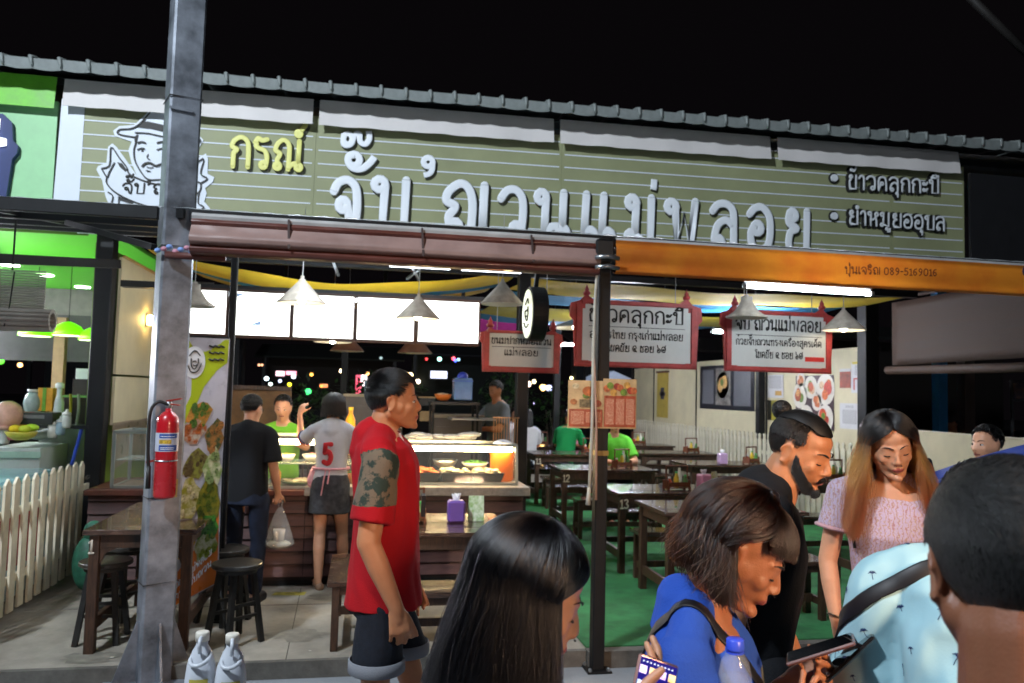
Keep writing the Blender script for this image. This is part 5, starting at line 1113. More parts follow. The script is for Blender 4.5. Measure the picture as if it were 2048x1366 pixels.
for k in range(14):
    a = k*2*PI/14; MB().tube([(-4.4, 5.46+.062*math.cos(a), zb_-.05+.062*math.sin(a)), (x1_+.07, 5.46+.062*math.cos(a), zb_-.05+.062*math.sin(a))], .0145, 6).build('slat', bbm, t)
for x in (x1_-.18, x1_-.75): MB().tube([(x, 5.385, zb_-.1), (x, 5.44, zb_+.02), (x, 5.48, zt_)], .004, 5).build('cord', black, t)
MB().tube([(x1_-.2, 5.5, zt_), (x1_-.2, 5.5, 2.75)], .006, 5).build('hanger', black, t)
# counter goods of the lime shop
frz = thing('freezer', 'white chest freezer with a pale blue sliding lid behind the picket fence', 'freezer', (-3.2, 6.4, 0.1))
MB().box(-4.6, -2.36, 5.55, 6.9, .12, .90).build('body', M('freezer_white', 'a9c4c8', .4, var=.05), frz, bev=.02)
MB().box(-4.58, -2.38, 5.57, 6.88, .902, .95).build('lid', M('freezer_lid', '8fbfca', .15, var=.08, coat=.6), frz, bev=.015)
MB().box(-3.2, -3.17, 5.56, 6.89, .952, .965).build('lid_handle', steel, frz)
MB().box(-2.358, -2.345, 5.2, 6.6, .35, .7).build('red_band', M('red_band', 'b82a24', .5), frz)
t = thing('red_crate', 'red crate seen through the pickets at the left edge', 'crate', (-2.7, 5.0, .1)); MB().box(-.25, .25, -.3, .3, 0, .45).build('shell', M('red_crate', 'a8281e', .5, var=.1), t, world=False, bev=.01); MB().box(-.27, .27, -.32, .32, .40, .44).build('rim', M('red_crate'), t, world=False)
q0, q1 = P(78, 856, Y=7.6), P(186, 910, Y=7.6)
simple('grey_cabinet', 'grey green cabinet in the lime shop beside the broom', 'cabinet', M('cab_greygreen', '8a958a', .5, var=.05), q0.x, q1.x, 7.6, 8.2, .1, q0.z, parts=[('top', M('dark_top', '1f2426', .4), (q0.x-.02, q1.x+.02, 7.58, 8.22, q0.z+.001, q0.z+.03))])
q0, q1 = P(128, 790, Y=7.8), P(192, 850, Y=7.8)
simple('black_machine', 'black boxy machine with a hood in the lime shop', 'machine', M('machine_black', '191615', .4, var=.1), q0.x, q1.x, 7.8, 8.15, q1.z, q0.z, parts=[('hood', M('machine_hood', '2a2623', .4), (q0.x+.06, q1.x-.05, 7.82, 8.1, q0.z+.002, q0.z+.15)), ('green_trim', M('trim_green', '6fae5a', .5), (q0.x-.01, q1.x+.01, 7.79, 7.799, q0.z-.02, q0.z))])
q0, q1 = P(152, 737, Y=8.6), P(200, 790, Y=8.6)
simple('sign_card', 'white sign card with blue print in the lime shop', 'sign', M('card_white', 'bcc8c4', .5, var=.03), q0.x, q1.x, 8.6, 8.62, q1.z, q0.z, parts=[('blue_print', M('card_blue', '4f74a8', .5, var=.2), (q0.x+.12, q1.x-.05, 8.597, 8.599, q0.z-.09, q0.z-.04))])
q0, q1 = P(-20, 895, Y=7.0), P(78, 950, Y=7.0)
simple('white_worktop', 'cluttered white worktop in the lime shop', 'counter', M('work_white', 'b5c0bc', .4, var=.06), q0.x, q1.x, 7.0, 7.7, .1, q0.z-.0, parts=[('shelf_edge', M('edge_green', '9ab8a8', .4), (q0.x, q1.x+.01, 6.98, 6.999, q0.z-.08, q0.z-.03))])
def px_item(name, lab, cat, x, y, Y_, parts):
    t = thing(name, lab, cat, P(x, y, Y=Y_))
    for nm, kind, a, mt in parts:
        if kind == 'b': MB().box(*a).build(nm, mt, t, world=False, bev=.004)
        elif kind == 'e': MB().ellipsoid(a[:3], a[3:], 14, 10).build(nm, mt, t, True, world=False)
        elif kind == 'l': MB().lathe(a, n=16).build(nm, mt, t, True, world=False)
    return t
wz = lambda c, r=.4: M('it_'+c, c, r, var=.12, scale=14)
px_item('syrup_bottle', 'tall white pump bottle beside the black machine', 'bottle', 115, 850, 7.5, [('body', 'l', [(.04, 0), (.045, .02), (.04, .2), (.02, .26), (.02, .32)], wz('cfe0e0')), ('cap', 'l', [(.035, .32), (.035, .36), (.02, .37)], wz('dfe8e6'))])
px_item('juice_carton', 'orange and green juice carton in the lime shop', 'carton', 92, 822, 7.5, [('body', 'b', (-.06, .06, -.04, .04, 0, .2), wz('d8a02a')), ('green_side', 'b', (-.02, .01, -.046, -.042, 0, .2), wz('6fae3a'))])
px_item('clear_jar', 'clear bulging jar behind the orange carton', 'jar', 66, 825, 7.5, [('body', 'e', (0, 0, .08, .08, .08, .11), wz('9ab0ae', .2)), ('lid', 'l', [(.05, .18), (.05, .2)], wz('c9d0cc'))])
px_item('till', 'dark cash register with rows of keys in the lime shop', 'till', 72, 848, 7.3, [('body', 'b', (-.16, .16, -.1, .1, 0, .1), wz('2a2c2c')), ('keys', 'b', (-.12, .1, -.106, -.102, .05, .08), wz('6a6c6a'))])
px_item('ball', 'round pale pink balloon shaped tub at the left edge', 'tub', 14, 850, 7.2, [('body', 'e', (0, 0, .08, .12, .1, .12), wz('c99a86')), ('base', 'l', [(.08, -.04), (.09, 0)], wz('b58a76'))])
px_item('yellow_bowl', 'yellow bowl of lemons on the white worktop', 'bowl', 42, 880, 7.1, [('dish', 'l', [(.05, 0), (.1, .03), (.12, .07), (.11, .07), (.05, .02)], wz('b8b03a')), ('lemon', 'e', (-.05, 0, .09, .045, .04, .035), wz('e8cf2a')), ('lemon', 'e', (.03, -.02, .09, .045, .04, .035), wz('c9d83a')), ('leaf_top', 'e', (.06, .03, .1, .06, .04, .03), wz('b8e03a'))])
px_item('cloth_heap', 'crumpled pale cloth on the worktop beside the lemons', 'cloth', 80, 870, 7.4, [('heap', 'e', (0, 0, .0, .14, .1, .04), wz('b8ccc8', .8)), ('fold', 'e', (.08, 0, .03, .08, .06, .03), wz('d0dcd8', .8))])
t = thing('broom', 'blue broom handle leaning beside the grey cabinet', 'broom', P(150, 900, Y=7.2)); a, b = P(143, 930, Y=7.2), P(163, 858, Y=7.2)
MB().tube([a, b], .014, 8).build('handle', M('broom_blue', '2a4ec0', .4), t); MB().box(b.x-.06, b.x+.06, 7.17, 7.23, b.z, b.z+.03).build('head', black, t)
for k, (x, c) in enumerate(((137, 'b8a820'), (153, '9aa09a'))):
    t = thing('hose', ('yellow hose hanging over the black machine', 'grey hose hanging over the black machine')[k], 'hose', P(x, 850, Y=7.6)); MB().tube(spline([P(x+4, 788, Y=7.6), P(x+4, 820, Y=7.6), P(x-1, 852, Y=7.6)], 4), .012, 8).build('pipe', M('hose_'+c, c, .5), t)

_cr = random.Random(4)
for k_, (x_, y_, c_, nm_, lab_) in enumerate(((8, 880, 'cfd8d4', 'tub', 'white tub at the left end of the cluttered worktop'), (24, 872, 'b85a6a', 'jar', 'pink jar beside the white tub on the worktop'), (60, 868, 'c9d4cf', 'cup_stack', 'stack of white cups behind the lemons'), (104, 868, 'dfe6e2', 'cup_stack', 'stack of white cups beside the till'),
      (120, 862, '9ab8c8', 'squeeze_bottle', 'pale blue squeeze bottle right of the till'), (34, 846, 'd8b04a', 'snack_pack', 'yellow snack pack behind the bowl of lemons'), (50, 842, 'b83a34', 'snack_pack', 'red snack pack behind the bowl of lemons'), (132, 848, 'd0d8d0', 'squeeze_bottle', 'white squeeze bottle left of the black machine'), (18, 905, 'a8c0b8', 'tray', 'pale green tray on the worktop edge at the far left'))):
    if nm_ in ('snack_pack', 'tray'): px_item(nm_, lab_, nm_.replace('_', ' '), x_, y_+8, 7.25, [('body', 'b', (-.06, .06, -.03, .03, 0, .11 if nm_ == 'snack_pack' else .03), wz(c_)), ('band', 'b', (-.05, .05, -.033, -.0305, .03, .05) if nm_ == 'snack_pack' else (-.063, .063, -.033, .033, .031, .036), wz('e8e8e0'))])
    else: px_item(nm_, lab_, nm_.replace('_', ' '), x_, y_+8, 7.25, [('body', 'l', [(.03, 0), (.038, .02), (.036, .09), (.03, .11)], wz(c_)), ('lid', 'l', [(.034, .11), (.034, .125), (.012, .14), (.01, .16)], wz('e0e4e0'))])
# ------------------------------------------------------------------ the dark market far behind
def glowmat(c, s): return M('glow_%s_%s' % (c, s), 'ffffff', .5, var=0, emit=s, ecol=c)
lamps = [(518, 730, 3, 'ffb080', 2, 'faint orange'), (524, 730, 3, 'ffb080', 2, 'faint orange'), (533, 757, 5, 'dff8ff', 6, 'white'), (541, 758, 5, 'dffcf4', 7, 'white'), (541, 768, 4, 'dffcf4', 6, 'white'), (587, 753, 5, 'eef4ff', 5, 'white'), (560, 762, 4, 'c9d8ff', 3, 'white'),
         (579, 769, 5, 'e8e010', 3, 'yellow'), (623, 749, 4, 'ffb040', 4, 'orange'), (633, 749, 3.4, 'ffa040', 4, 'orange'), (684, 742, 6, 'ffe0a8', 9, 'warm white'), (643, 772, 4, 'ff8a30', 3, 'orange'), (652, 772, 4, 'ff8a30', 3, 'orange'),
         (616, 783, 8, '30e070', 2.2, 'green'), (735, 747, 4, 'ffb060', 5, 'orange'), (762, 716, 3.6, '9ab8b8', 1.2, 'pale'), (853, 705, 3, 'ff2020', 2, 'red'), (853, 718, 3.4, 'ff2020', 2.4, 'red'), (879, 718, 5, 'b0ffe8', 5, 'mint'),
         (907, 717, 5, 'ff5060', 2.4, 'red and blue'), (911, 721, 4, '4060ff', 3, 'red and blue'), (917, 719, 4, '9ad0e8', 2, 'pale'), (821, 750, 6, 'ffe0a0', 9, 'warm white'), (839, 747, 6, 'ffdca0', 9, 'warm white'), (836, 763, 5.4, 'ffeccc', 9, 'warm white'), (813, 747, 3.6, 'ffd8a0', 6, 'warm white'),
         (999, 772, 5, 'f4ffa0', 6, 'warm white'), (1056, 768, 8, 'ffd8c0', 4, 'warm white'), (1086, 775, 8, 'ffcc70', 7, 'warm white'), (1098, 776, 8, 'c8d0ff', 2.4, 'white'), (1068, 763, 5, 'ffe8b0', 5, 'warm white'), (1147, 718, 5, 'b0fff0', 5, 'mint'), (1054, 806, 3, 'a060ff', 3, 'violet'), (1069, 806, 3, 'd0c0ff', 2.4, 'violet'),
         (1275, 760, 4.4, 'ffe0a0', 8, 'warm white'), (1143, 756, 4, 'ffe8a0', 6, 'warm white'), (1783, 784, 7, 'e8fff8', 10, 'white'), (1815, 788, 4, 'fff0a0', 7, 'warm white'), (1804, 797, 5, 'c88a80', .8, 'faint orange'), (40, 730, 5, 'ffb870', 5, 'orange'), (1, 722, 7, '60e030', 2, 'green'), (1012, 690, 3, 'ff9060', 1.5, 'faint orange')]
for x, y, r, c, s_, nm in lamps:
    p = P(x, y, Y=24+rnd.uniform(-3, 6)); rr = r/FPX*(p-CAMPOS).length*.8
    reg = [w_ for lim_, w_ in ((100, 'at the left edge behind the lime shop'), (600, 'above the plywood screen'), (700, 'above the woman in the white shirt'), (800, 'left of the head of the man in red'), (850, 'over the head of the man in red'), (940, 'over the shelf rack'), (1130, 'beyond the counter end'), (1300, 'around the hanging menu sheets'), (3000, 'beyond the low cream wall')) if x < lim_][0]
    t = thing('market_lamp', 'small round %s far lamp %s' % (nm, reg), 'lamp', p, group='%s lamps %s' % (nm, reg))
    MB().ellipsoid((0, 0, 0), (rr, rr, rr), 12, 8).build('bulb', glowmat(c, s_), t, True, world=False)
    MB().lathe([(rr*.5, rr*.8), (rr*.4, rr*1.3)], n=8).build('cap', black, t, world=False)
signs = [(552, 742, 568, 752, 'ffc8d8', 2, 'pink and white glowing far sign above the plywood screen'), (572, 742, 592, 750, 'ff9ab0', 2, 'pink glowing far sign behind the kitchen'), (712, 750, 722, 788, 'e82050', 1.4, 'tall red glowing far sign left of the red shirted man'), (723, 750, 733, 772, 'ffe8e8', 3, 'white glowing far panel beside the tall red sign'),
         (862, 742, 894, 757, 'dfe6ff', 1.7, 'pale glowing far screen over the shelf rack'), (640, 768, 655, 775, 'ff8a30', 1.3, 'small orange glowing far sign'), (1930, 740, 1960, 752, '7a3a10', .5, 'dim orange lit opening beyond the blue post')]
for a, b, c, d, col, s_, lab in signs:
    p, q_ = P(a, b, Y=25), P(c, d, Y=25); t = thing('lit_sign', lab, 'sign', p.lerp(q_, .5))
    MB().box(p.x, q_.x, 25, 25.1, q_.z, p.z).build('lit_face', glowmat(col, s_), t)
    MB().box(p.x-.04, q_.x+.04, 25.101, 25.2, q_.z-.04, p.z+.04).build('case', black, t)
dkm = [M('far_dark_%d' % i, c, .9, var=.2, scale=.6) for i, c in enumerate(('17181d', '211a17', '141a17'))]
for i, (x0, x1_, y, h) in enumerate(((-9, -3.6, 24, 3.0), (-3.2, 1.0, 27, 2.6), (1.6, 5.2, 26, 2.8), (6.2, 11, 22, 3.0), (12, 19, 20, 3.4), (-18, -10, 22, 3.2))):
    t = thing('far_stall', ('dark far stall at the left behind the lime shop', 'dark far stall behind the plywood screen', 'dark far stall behind the seated people in white', 'dark far stall beyond the poster wall', 'dark far stall beyond the blue post', 'dark far stall past the left edge')[i], 'stall', ((x0+x1_)/2, y+1, 0))
    MB().box(x0, x1_, y+.6, y+1.2, 0, h).build('wall', dkm[i % 3], t); MB().add([(x0-.3, y-.6, h), (x1_+.3, y-.6, h), (x1_+.3, y+1.4, h+.5), (x0-.3, y+1.4, h+.5)], [(0, 1, 2, 3)]).build('roof', dkm[(i+1) % 3], t, solid=.06)
    MB().box(x0+.2, x1_-.2, y-.2, y+.4, 0, .9).build('counter', dkm[(i+2) % 3], t)
    for x in (x0, x1_): MB().box(x-.05, x+.05, y-.5, y-.4, 0, h).build('post', black, t)
q = [P(x, y, Y=18) for x, y in ((1205, 800), (1275, 800), (1262, 757), (1228, 742), (1207, 752))]
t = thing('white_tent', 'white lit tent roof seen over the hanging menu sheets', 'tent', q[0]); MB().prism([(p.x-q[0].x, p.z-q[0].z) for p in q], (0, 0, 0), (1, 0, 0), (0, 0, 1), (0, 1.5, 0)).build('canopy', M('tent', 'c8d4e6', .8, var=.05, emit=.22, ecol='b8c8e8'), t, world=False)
MB().box(.3, .36, 0, .06, -q[0].z, 0).build('pole', steel, t, world=False)
# frame on far right
t = thing('display_rack', 'thin steel rack with small signs at the right edge beyond the low wall', 'rack', P(2035, 830, Y=9.5)); c0 = P(2035, 830, Y=9.5)
for x in (2023, 2060):
    p, q_ = P(x, 760, Y=9.5), P(x, 860, Y=9.5); MB().bar(p, (p.x, p.y, .1), .03).build('upright', M('rack_grey', '5a5a5c', .5), t)
for y in (762, 800): MB().bar(P(2023, y, Y=9.5), P(2060, y, Y=9.5), .025).build('rail', M('rack_grey'), t)
MB().box(P(2026, 770, Y=9.48).x, P(2058, 770, Y=9.48).x, 9.46, 9.48, P(2030, 797, Y=9.48).z, P(2030, 766, Y=9.48).z).build('picture_panel', M('rack_pic', '3a4a6a', .5, var=.6, scale=12, col2='b88a6a'), t)
# wires top right
t = thing('overhead_cable', 'thick dark cable crossing the top right corner of the sky', 'cable', P(1990, 50, Y=9))
MB().tube([P(1925, -20, Y=9), P(1985, 40, Y=9), P(2070, 122, Y=9)], .055, 10).build('cable', M('cable_grey', '3a3634', .6), t, True)
# ================================================================== people
class Clay(MB):
    def __init__(s): super().__init__(); s.T = Matrix.Identity(4)
    def put(s, vs, fs): return s.add([s.T @ Vector(v) for v in vs], fs)
    def ell(s, c, r, rot=None, n=16, m=10):
        e = MB().ellipsoid((0, 0, 0), r, n, m); Q = rot.to_4x4() if rot is not None else Matrix.Identity(4)
        return s.put([Vector(c)+(Q @ Vector(v)) for v in e.v], e.f)
    def cap(s, a, b, ra, rb=None, n=14):
        a, b = Vector(a), Vector(b); rb = rb or ra; d = (b-a).normalized(); pts = []; rs = []
        for t in (-.98, -.8, -.5, 0): pts.append(a+d*ra*t); rs.append(ra*math.sqrt(max(.002, 1-t*t)))
        for t in (0, .5, .8, .98): pts.append(b+d*rb*t); rs.append(rb*math.sqrt(max(.002, 1-t*t)))
        e = MB().tube(pts, rs, n); return s.put(e.v, e.f)
    def chain(s, pts, rs):
        for i in range(len(pts)-1): s.cap(pts[i], pts[i+1], rs[i], rs[i+1])
        return s
    def sleeve(s, a, b, ra, rb, n=18):
        a, b = Vector(a), Vector(b); d = (b-a).normalized(); e = MB().tube([a-d*ra*.7, a-d*ra*.3, a, b, b+d*.002], [ra*.6, ra*.9, ra, rb, rb], n); return s.put(e.v, e.f)
    def loft(s, rings, n=28, frames=None):
        """rings: (centre, rx, ry[, u, v]) stacked along a path"""
        vs = []; q = []
        for g in rings:
            c, rx, ry = g[:3]; u = Vector(g[3]) if len(g) > 3 else Vector((1, 0, 0)); w = Vector(g[4]) if len(g) > 4 else Vector((0, 1, 0))
            for k in range(n):
                a = 2*PI*k/n; ca, sa = math.cos(a), math.sin(a)
                ca = math.copysign(abs(ca)**.85, ca); sa = math.copysign(abs(sa)**.85, sa)
                vs.append(Vector(c)+u*rx*ca+w*ry*sa)
        N = len(rings)
        fs = [(i*n+k, i*n+(k+1) % n, (i+1)*n+(k+1) % n, (i+1)*n+k) for i in range(N-1) for k in range(n)]+[tuple(range(n-1, -1, -1)), tuple((N-1)*n+k for k in range(n))]
        return s.put(vs, fs)
    def sculpt(s, name, mat, parent, voxel=.008, smooth=3, disp=None, region=None):
        me = bpy.data.meshes.new('t'); me.from_pydata(s.v, [], s.f); me.update()
        o = bpy.data.objects.new('t', me); COL.objects.link(o)
        r = o.modifiers.new('r', 'REMESH'); r.mode = 'VOXEL'; r.voxel_size = voxel
        q = o.modifiers.new('s', 'SMOOTH'); q.factor = .5; q.iterations = smooth
        out = bpy.data.meshes.new_from_object(o.evaluated_get(bpy.context.evaluated_depsgraph_get()))
        bpy.data.objects.remove(o); bpy.data.meshes.remove(me); out.name = name
        out.materials.clear()
        for m in (mat if isinstance(mat, (list, tuple)) else [mat]): out.materials.append(m)
        nv = len(out.vertices)
        if disp:
            co_ = np.empty(nv*3, dtype=np.float32); out.vertices.foreach_get('co', co_); no = np.empty(nv*3, dtype=np.float32); out.vertices.foreach_get('normal', no)
            co_ = co_.reshape(-1, 3); no = no.reshape(-1, 3); co_ = co_+no*disp(co_)[:, None].astype(np.float32); out.vertices.foreach_set('co', co_.ravel())
        npoly = len(out.polygons)
        if region:
            ce = np.empty(npoly*3, dtype=np.float32); out.polygons.foreach_get('center', ce); out.polygons.foreach_set('material_index', region(ce.reshape(-1, 3)).astype(np.int32))
        out.polygons.foreach_set('use_smooth', [True]*npoly); out.update()
        o = bpy.data.objects.new(name, out); COL.objects.link(o); o.parent = parent
        return o
def folds(amp=.004, f=(9, 9, 5), seed=0.):
    """soft cloth folds as real relief"""
    r = np.random.RandomState(int(seed*10)+3)
    K = [(r.uniform(-1, 1, 3)*np.array(f)*r.uniform(.7, 2.6), r.uniform(0, 6.28)) for _ in range(9)]
    def d(p):
        w = p+.02*np.sin(p[:, [1, 2, 0]]*14+seed); t = np.zeros(len(p))
        for k, ph in K: t += np.sin((w*k).sum(1)*4.6+ph+1.5*np.sin((w*k[::-1]).sum(1)))
        t = t/3.2; return .62*amp*(np.sign(t)*np.abs(t)**.8)
    return d

def skin(name, c, warm=.35):
    m = M(name, c, .46, var=.035, scale=30, bump=.12, bscale=260, spec=.45)
    b = m.node_tree.nodes['Principled BSDF']; b.inputs['Subsurface Weight'].default_value = .12; b.inputs['Subsurface Radius'].default_value = (1, .35, .2); b.inputs['Subsurface Scale'].default_value = .012
    return m
skinA = skin('skin_tan', 'b57a55'); skinB = skin('skin_light', 'c99272'); skinC = skin('skin_brown', '9c6444')
lipM = M('lips', '96504a', .4, var=.08); lipP = M('lips_pink', 'a8554f', .35, var=.05); nailM = M('nail', 'c9a08c', .3, var=0)
eyeW = M('eye_white', 'd8d2cc', .2, var=0); iris = M('iris_dark', '1e120c', .15, var=0); lashM = M('lash', '120d0b', .6, var=0); browM = M('eyebrow', '1c1410', .7, var=0)
def hair_mat(name, mel=.92, red=.3, rough=.28, tint=None):
    m = bpy.data.materials.new(name); m.use_nodes = True; n = m.node_tree.nodes; n.remove(n['Principled BSDF'])
    h = n.new('ShaderNodeBsdfHairPrincipled'); h.parametrization = 'MELANIN' if tint is None else 'COLOR'
    if tint is None: h.inputs['Melanin'].default_value = mel; h.inputs['Melanin Redness'].default_value = red
    else: h.inputs['Color'].default_value = (*lin(tint), 1)
    h.inputs['Roughness'].default_value = rough; h.inputs['Radial Roughness'].default_value = .35; h.inputs['Random Roughness'].default_value = .2
    m.node_tree.links.new(h.outputs[0], n['Material Output'].inputs[0]); return m
hairB = hair_mat('black_hair', .99, .3, .24); hairS = hair_mat('straight_black_hair', tint='0c0b0e', rough=.22); hairBr = hair_mat('dark_brown_hair', .86, .5, .3); hairO = hair_mat('orange_hair', tint='a8601c', rough=.3)
_n = hairO.node_tree.nodes; _hi = _n.new('ShaderNodeHairInfo'); _cr = _n.new('ShaderNodeValToRGB'); hairO.node_tree.links.new(_hi.outputs['Intercept'], _cr.inputs[0])
_cr.color_ramp.elements[0].position = .24; _cr.color_ramp.elements[0].color = (.006, .005, .005, 1); _cr.color_ramp.elements[1].position = .44; _cr.color_ramp.elements[1].color = (*lin('a35518'), 1)
_e = _cr.color_ramp.elements.new(.8); _e.color = (*lin('6f2c0e'), 1); hairO.node_tree.links.new(_cr.outputs[0], [q for q in _n if q.type == 'BSDF_HAIR_PRINCIPLED'][0].inputs['Color'])
capB = M('hair_under', '060505', .55, var=.2, scale=60); capO = M('hair_under_orange', '2a1408', .55, var=.3, scale=40); capBr = M('hair_under_brown', '17100c', .55, var=.2, scale=60)
def hair(name, paths, radius, mat, parent, tip=.3):
    """paths: array (strands, points, 3), local to the person"""
    paths = np.asarray(paths, dtype=np.float32); m, n, _ = paths.shape
    c = bpy.data.hair_curves.new(name); c.add_curves([n]*m)
    c.points.foreach_set('position', paths.ravel())
    rr = np.tile(np.linspace(1, tip, n), m)*radius
    (c.attributes.get('radius') or c.attributes.new('radius', 'FLOAT', 'POINT')).data.foreach_set('value', rr.astype(np.float32))
    c.materials.append(mat); o = bpy.data.objects.new(name, c); COL.objects.link(o); o.parent = parent; return o

SKC = np.array((0, -.014, .036)); SKR = np.array((.079, .097, .090))
def on_skull(az, th, off=0):
    """az: 0 = front, + = right (x); th: 0 = top, 90 deg = level"""
    r = SKR+np.asarray(off)[..., None] if np.ndim(off) else SKR+off
    return SKC+r*np.stack([np.sin(th)*np.sin(az), np.sin(th)*np.cos(az), np.cos(th)*np.ones_like(az)], -1)
def xf(Mx, p):
    A = np.array(Mx); return p @ A[:3, :3].T+A[:3, 3]

def head(c, Mx, s=1.0, female=False, jaw=1.0, down=True, nose=1.0, ear=True):
    """head modelled around its centre, looking along +y; chin at z -.115, crown at +.125"""
    c.T = Mx @ Matrix.Scale(s, 4)
    c.ell(tuple(SKC), tuple(SKR-.003), n=28, m=18)
    c.ell((0, .012, .0), (.070, .080, .075), n=24, m=14)
    c.ell((0, .027, -.030), (.0620*jaw, .0650, .0725), n=28, m=18)
    for sx in (-1, 1):
        c.cap((sx*.050*jaw, -.010, -.045), (sx*.018, .058, -.090), .022*jaw, .019)
        c.ell((sx*.036, .060, -.020), (.025, .024, .024))
        c.ell((sx*.062, .015, -.015), (.012, .03, .03))
        c.ell((sx*.030, .0705, .004), (.0165, .0155, .0115))       # lid over the eyeball
        c.cap((sx*.012, .086, .023), (sx*.045, .070, .024), .0085, .007)   # brow ridge
        c.ell((sx*.0125*nose, .100, -.031), (.0085, .0095, .0072))
        if ear:
            E_ = Matrix.Rotation(sx*R(18), 3, 'Z') @ Matrix.Rotation(R(-12), 3, 'X')
            cc = Vector((sx*.0765, -.012, -.004)); c.ell(cc+Vector((0, 0, .002)), (.0055, .017, .028), E_)
            ring = [cc+Vector((sx*.008, 0, 0))+E_ @ Vector((sx*.001, .018*math.cos(a)+.001, .031*math.sin(a)+.003)) for a in [R(q) for q in range(-100, 215, 35)]]
            for a, b in zip(ring[:-1], ring[1:]): c.cap(a, b, .0042, .0042, 8)
            c.ell(cc+Vector((sx*.004, .005, -.026)), (.006, .009, .010))
    c.ell((0, .040, .05), (.058, .047, .045))
    npj = -.022*(1-nose)-.0005
    c.cap((0, .087+npj*.4, .014), (0, .108+npj, -.022), .0085*nose, .0112*nose)
    c.ell((0, .1075+npj, -.026), (.0122*nose, .0112, .0100))
    c.ell((0, .083, -.052), (.028, .014, .022))
    c.ell((0, .0955, -.0555), (.0225, .0078, .0052)); c.ell((0, .0935, -.0655), (.0195, .0085, .0062))
    c.ell((0, .082, -.096), (.021, .018, .016))
    c.T = Matrix.Identity(4)
def face_parts(Mx, par, s=1.0, down=True, female=False, brow=1.0):
    F = Mx @ Matrix.Scale(s, 4)
    for sx in (-1, 1):
        if down:
            pts = [F @ Vector((sx*(.030+.0155*t), .0865-.0048*t*t-.0018*abs(t), -.0035+.0028*t*t-.001)) for t in np.linspace(-1, 1, 9)]
            MB().tube(pts, [.0006, .0013, .0018, .002, .002, .002, .002, .0017, .0008], 6).build('eyelashes', lashM, par, True, world=False)
        else:
            e = MB().ellipsoid((0, 0, 0), (.0135, .0125, .0062), 14, 8); e.v = [tuple(F @ (Vector((sx*.030, .0755, .0025))+Vector(v))) for v in e.v]; eo = e.build('eye', eyeW, par, True, world=False)
            e = MB().ellipsoid((0, 0, 0), (.0058, .0022, .0058), 12, 6); e.v = [tuple(F @ (Vector((sx*.030+.002, .0868, .0025))+Vector(v))) for v in e.v]; e.build('iris', iris, eo, True, world=False)
            pts = [F @ Vector((sx*(.030+.0155*t), .0865-.0058*t*t, .0085-.0035*t*t)) for t in np.linspace(-1, 1, 9)]
            MB().tube(pts, .0013, 6).build('eyelashes', lashM, par, True, world=False)
        b0 = [F @ Vector((sx*x, y, z)) for x, y, z in ((.011, .0955, .0235), (.022, .0925, .029), (.034, .085, .031), (.047, .0725, .026))]
        MB().tube(spline([tuple(p) for p in b0], 3), [.0022*brow*(1-abs(i/9-.35)*.9) for i in range(10)], 6).build('eyebrow', browM, par, True, world=False)
        e = MB().ellipsoid((0, 0, 0), (.0032, .0028, .0018), 8, 5); e.v = [tuple(F @ (Vector((sx*.0085, .108, -.0375))+Vector(v))) for v in e.v]; e.build('nostril', lashM, par, True, world=False)
    pts = [F @ Vector((.0215*t, .1015-.010*t*t, -.0607+.0012*abs(t))) for t in np.linspace(-1, 1, 9)]
    MB().tube(pts, [.0003, .0009, .0012, .0012, .0012, .0012, .0012, .0009, .0003], 6).build('mouth_line', M('mouth_dark', '4a1f1c', .6, var=0), par, True, world=False)
def lip_region(Mx, s=1.0, extra=None):
    inv = np.array((Mx @ Matrix.Scale(s, 4)).inverted())
    def f(p):
        q = p @ inv[:3, :3].T+inv[:3, 3]
        lip = (np.abs(q[:, 0]) < .022) & (q[:, 1] > .088) & ((q[:, 2]+.0605)**2/.0098**2+(q[:, 0]/.0235)**2 < 1)
        out = np.where(lip, 1, 0)
        if extra is not None: out = np.where(extra(q), 2, out)
        return out
    return f
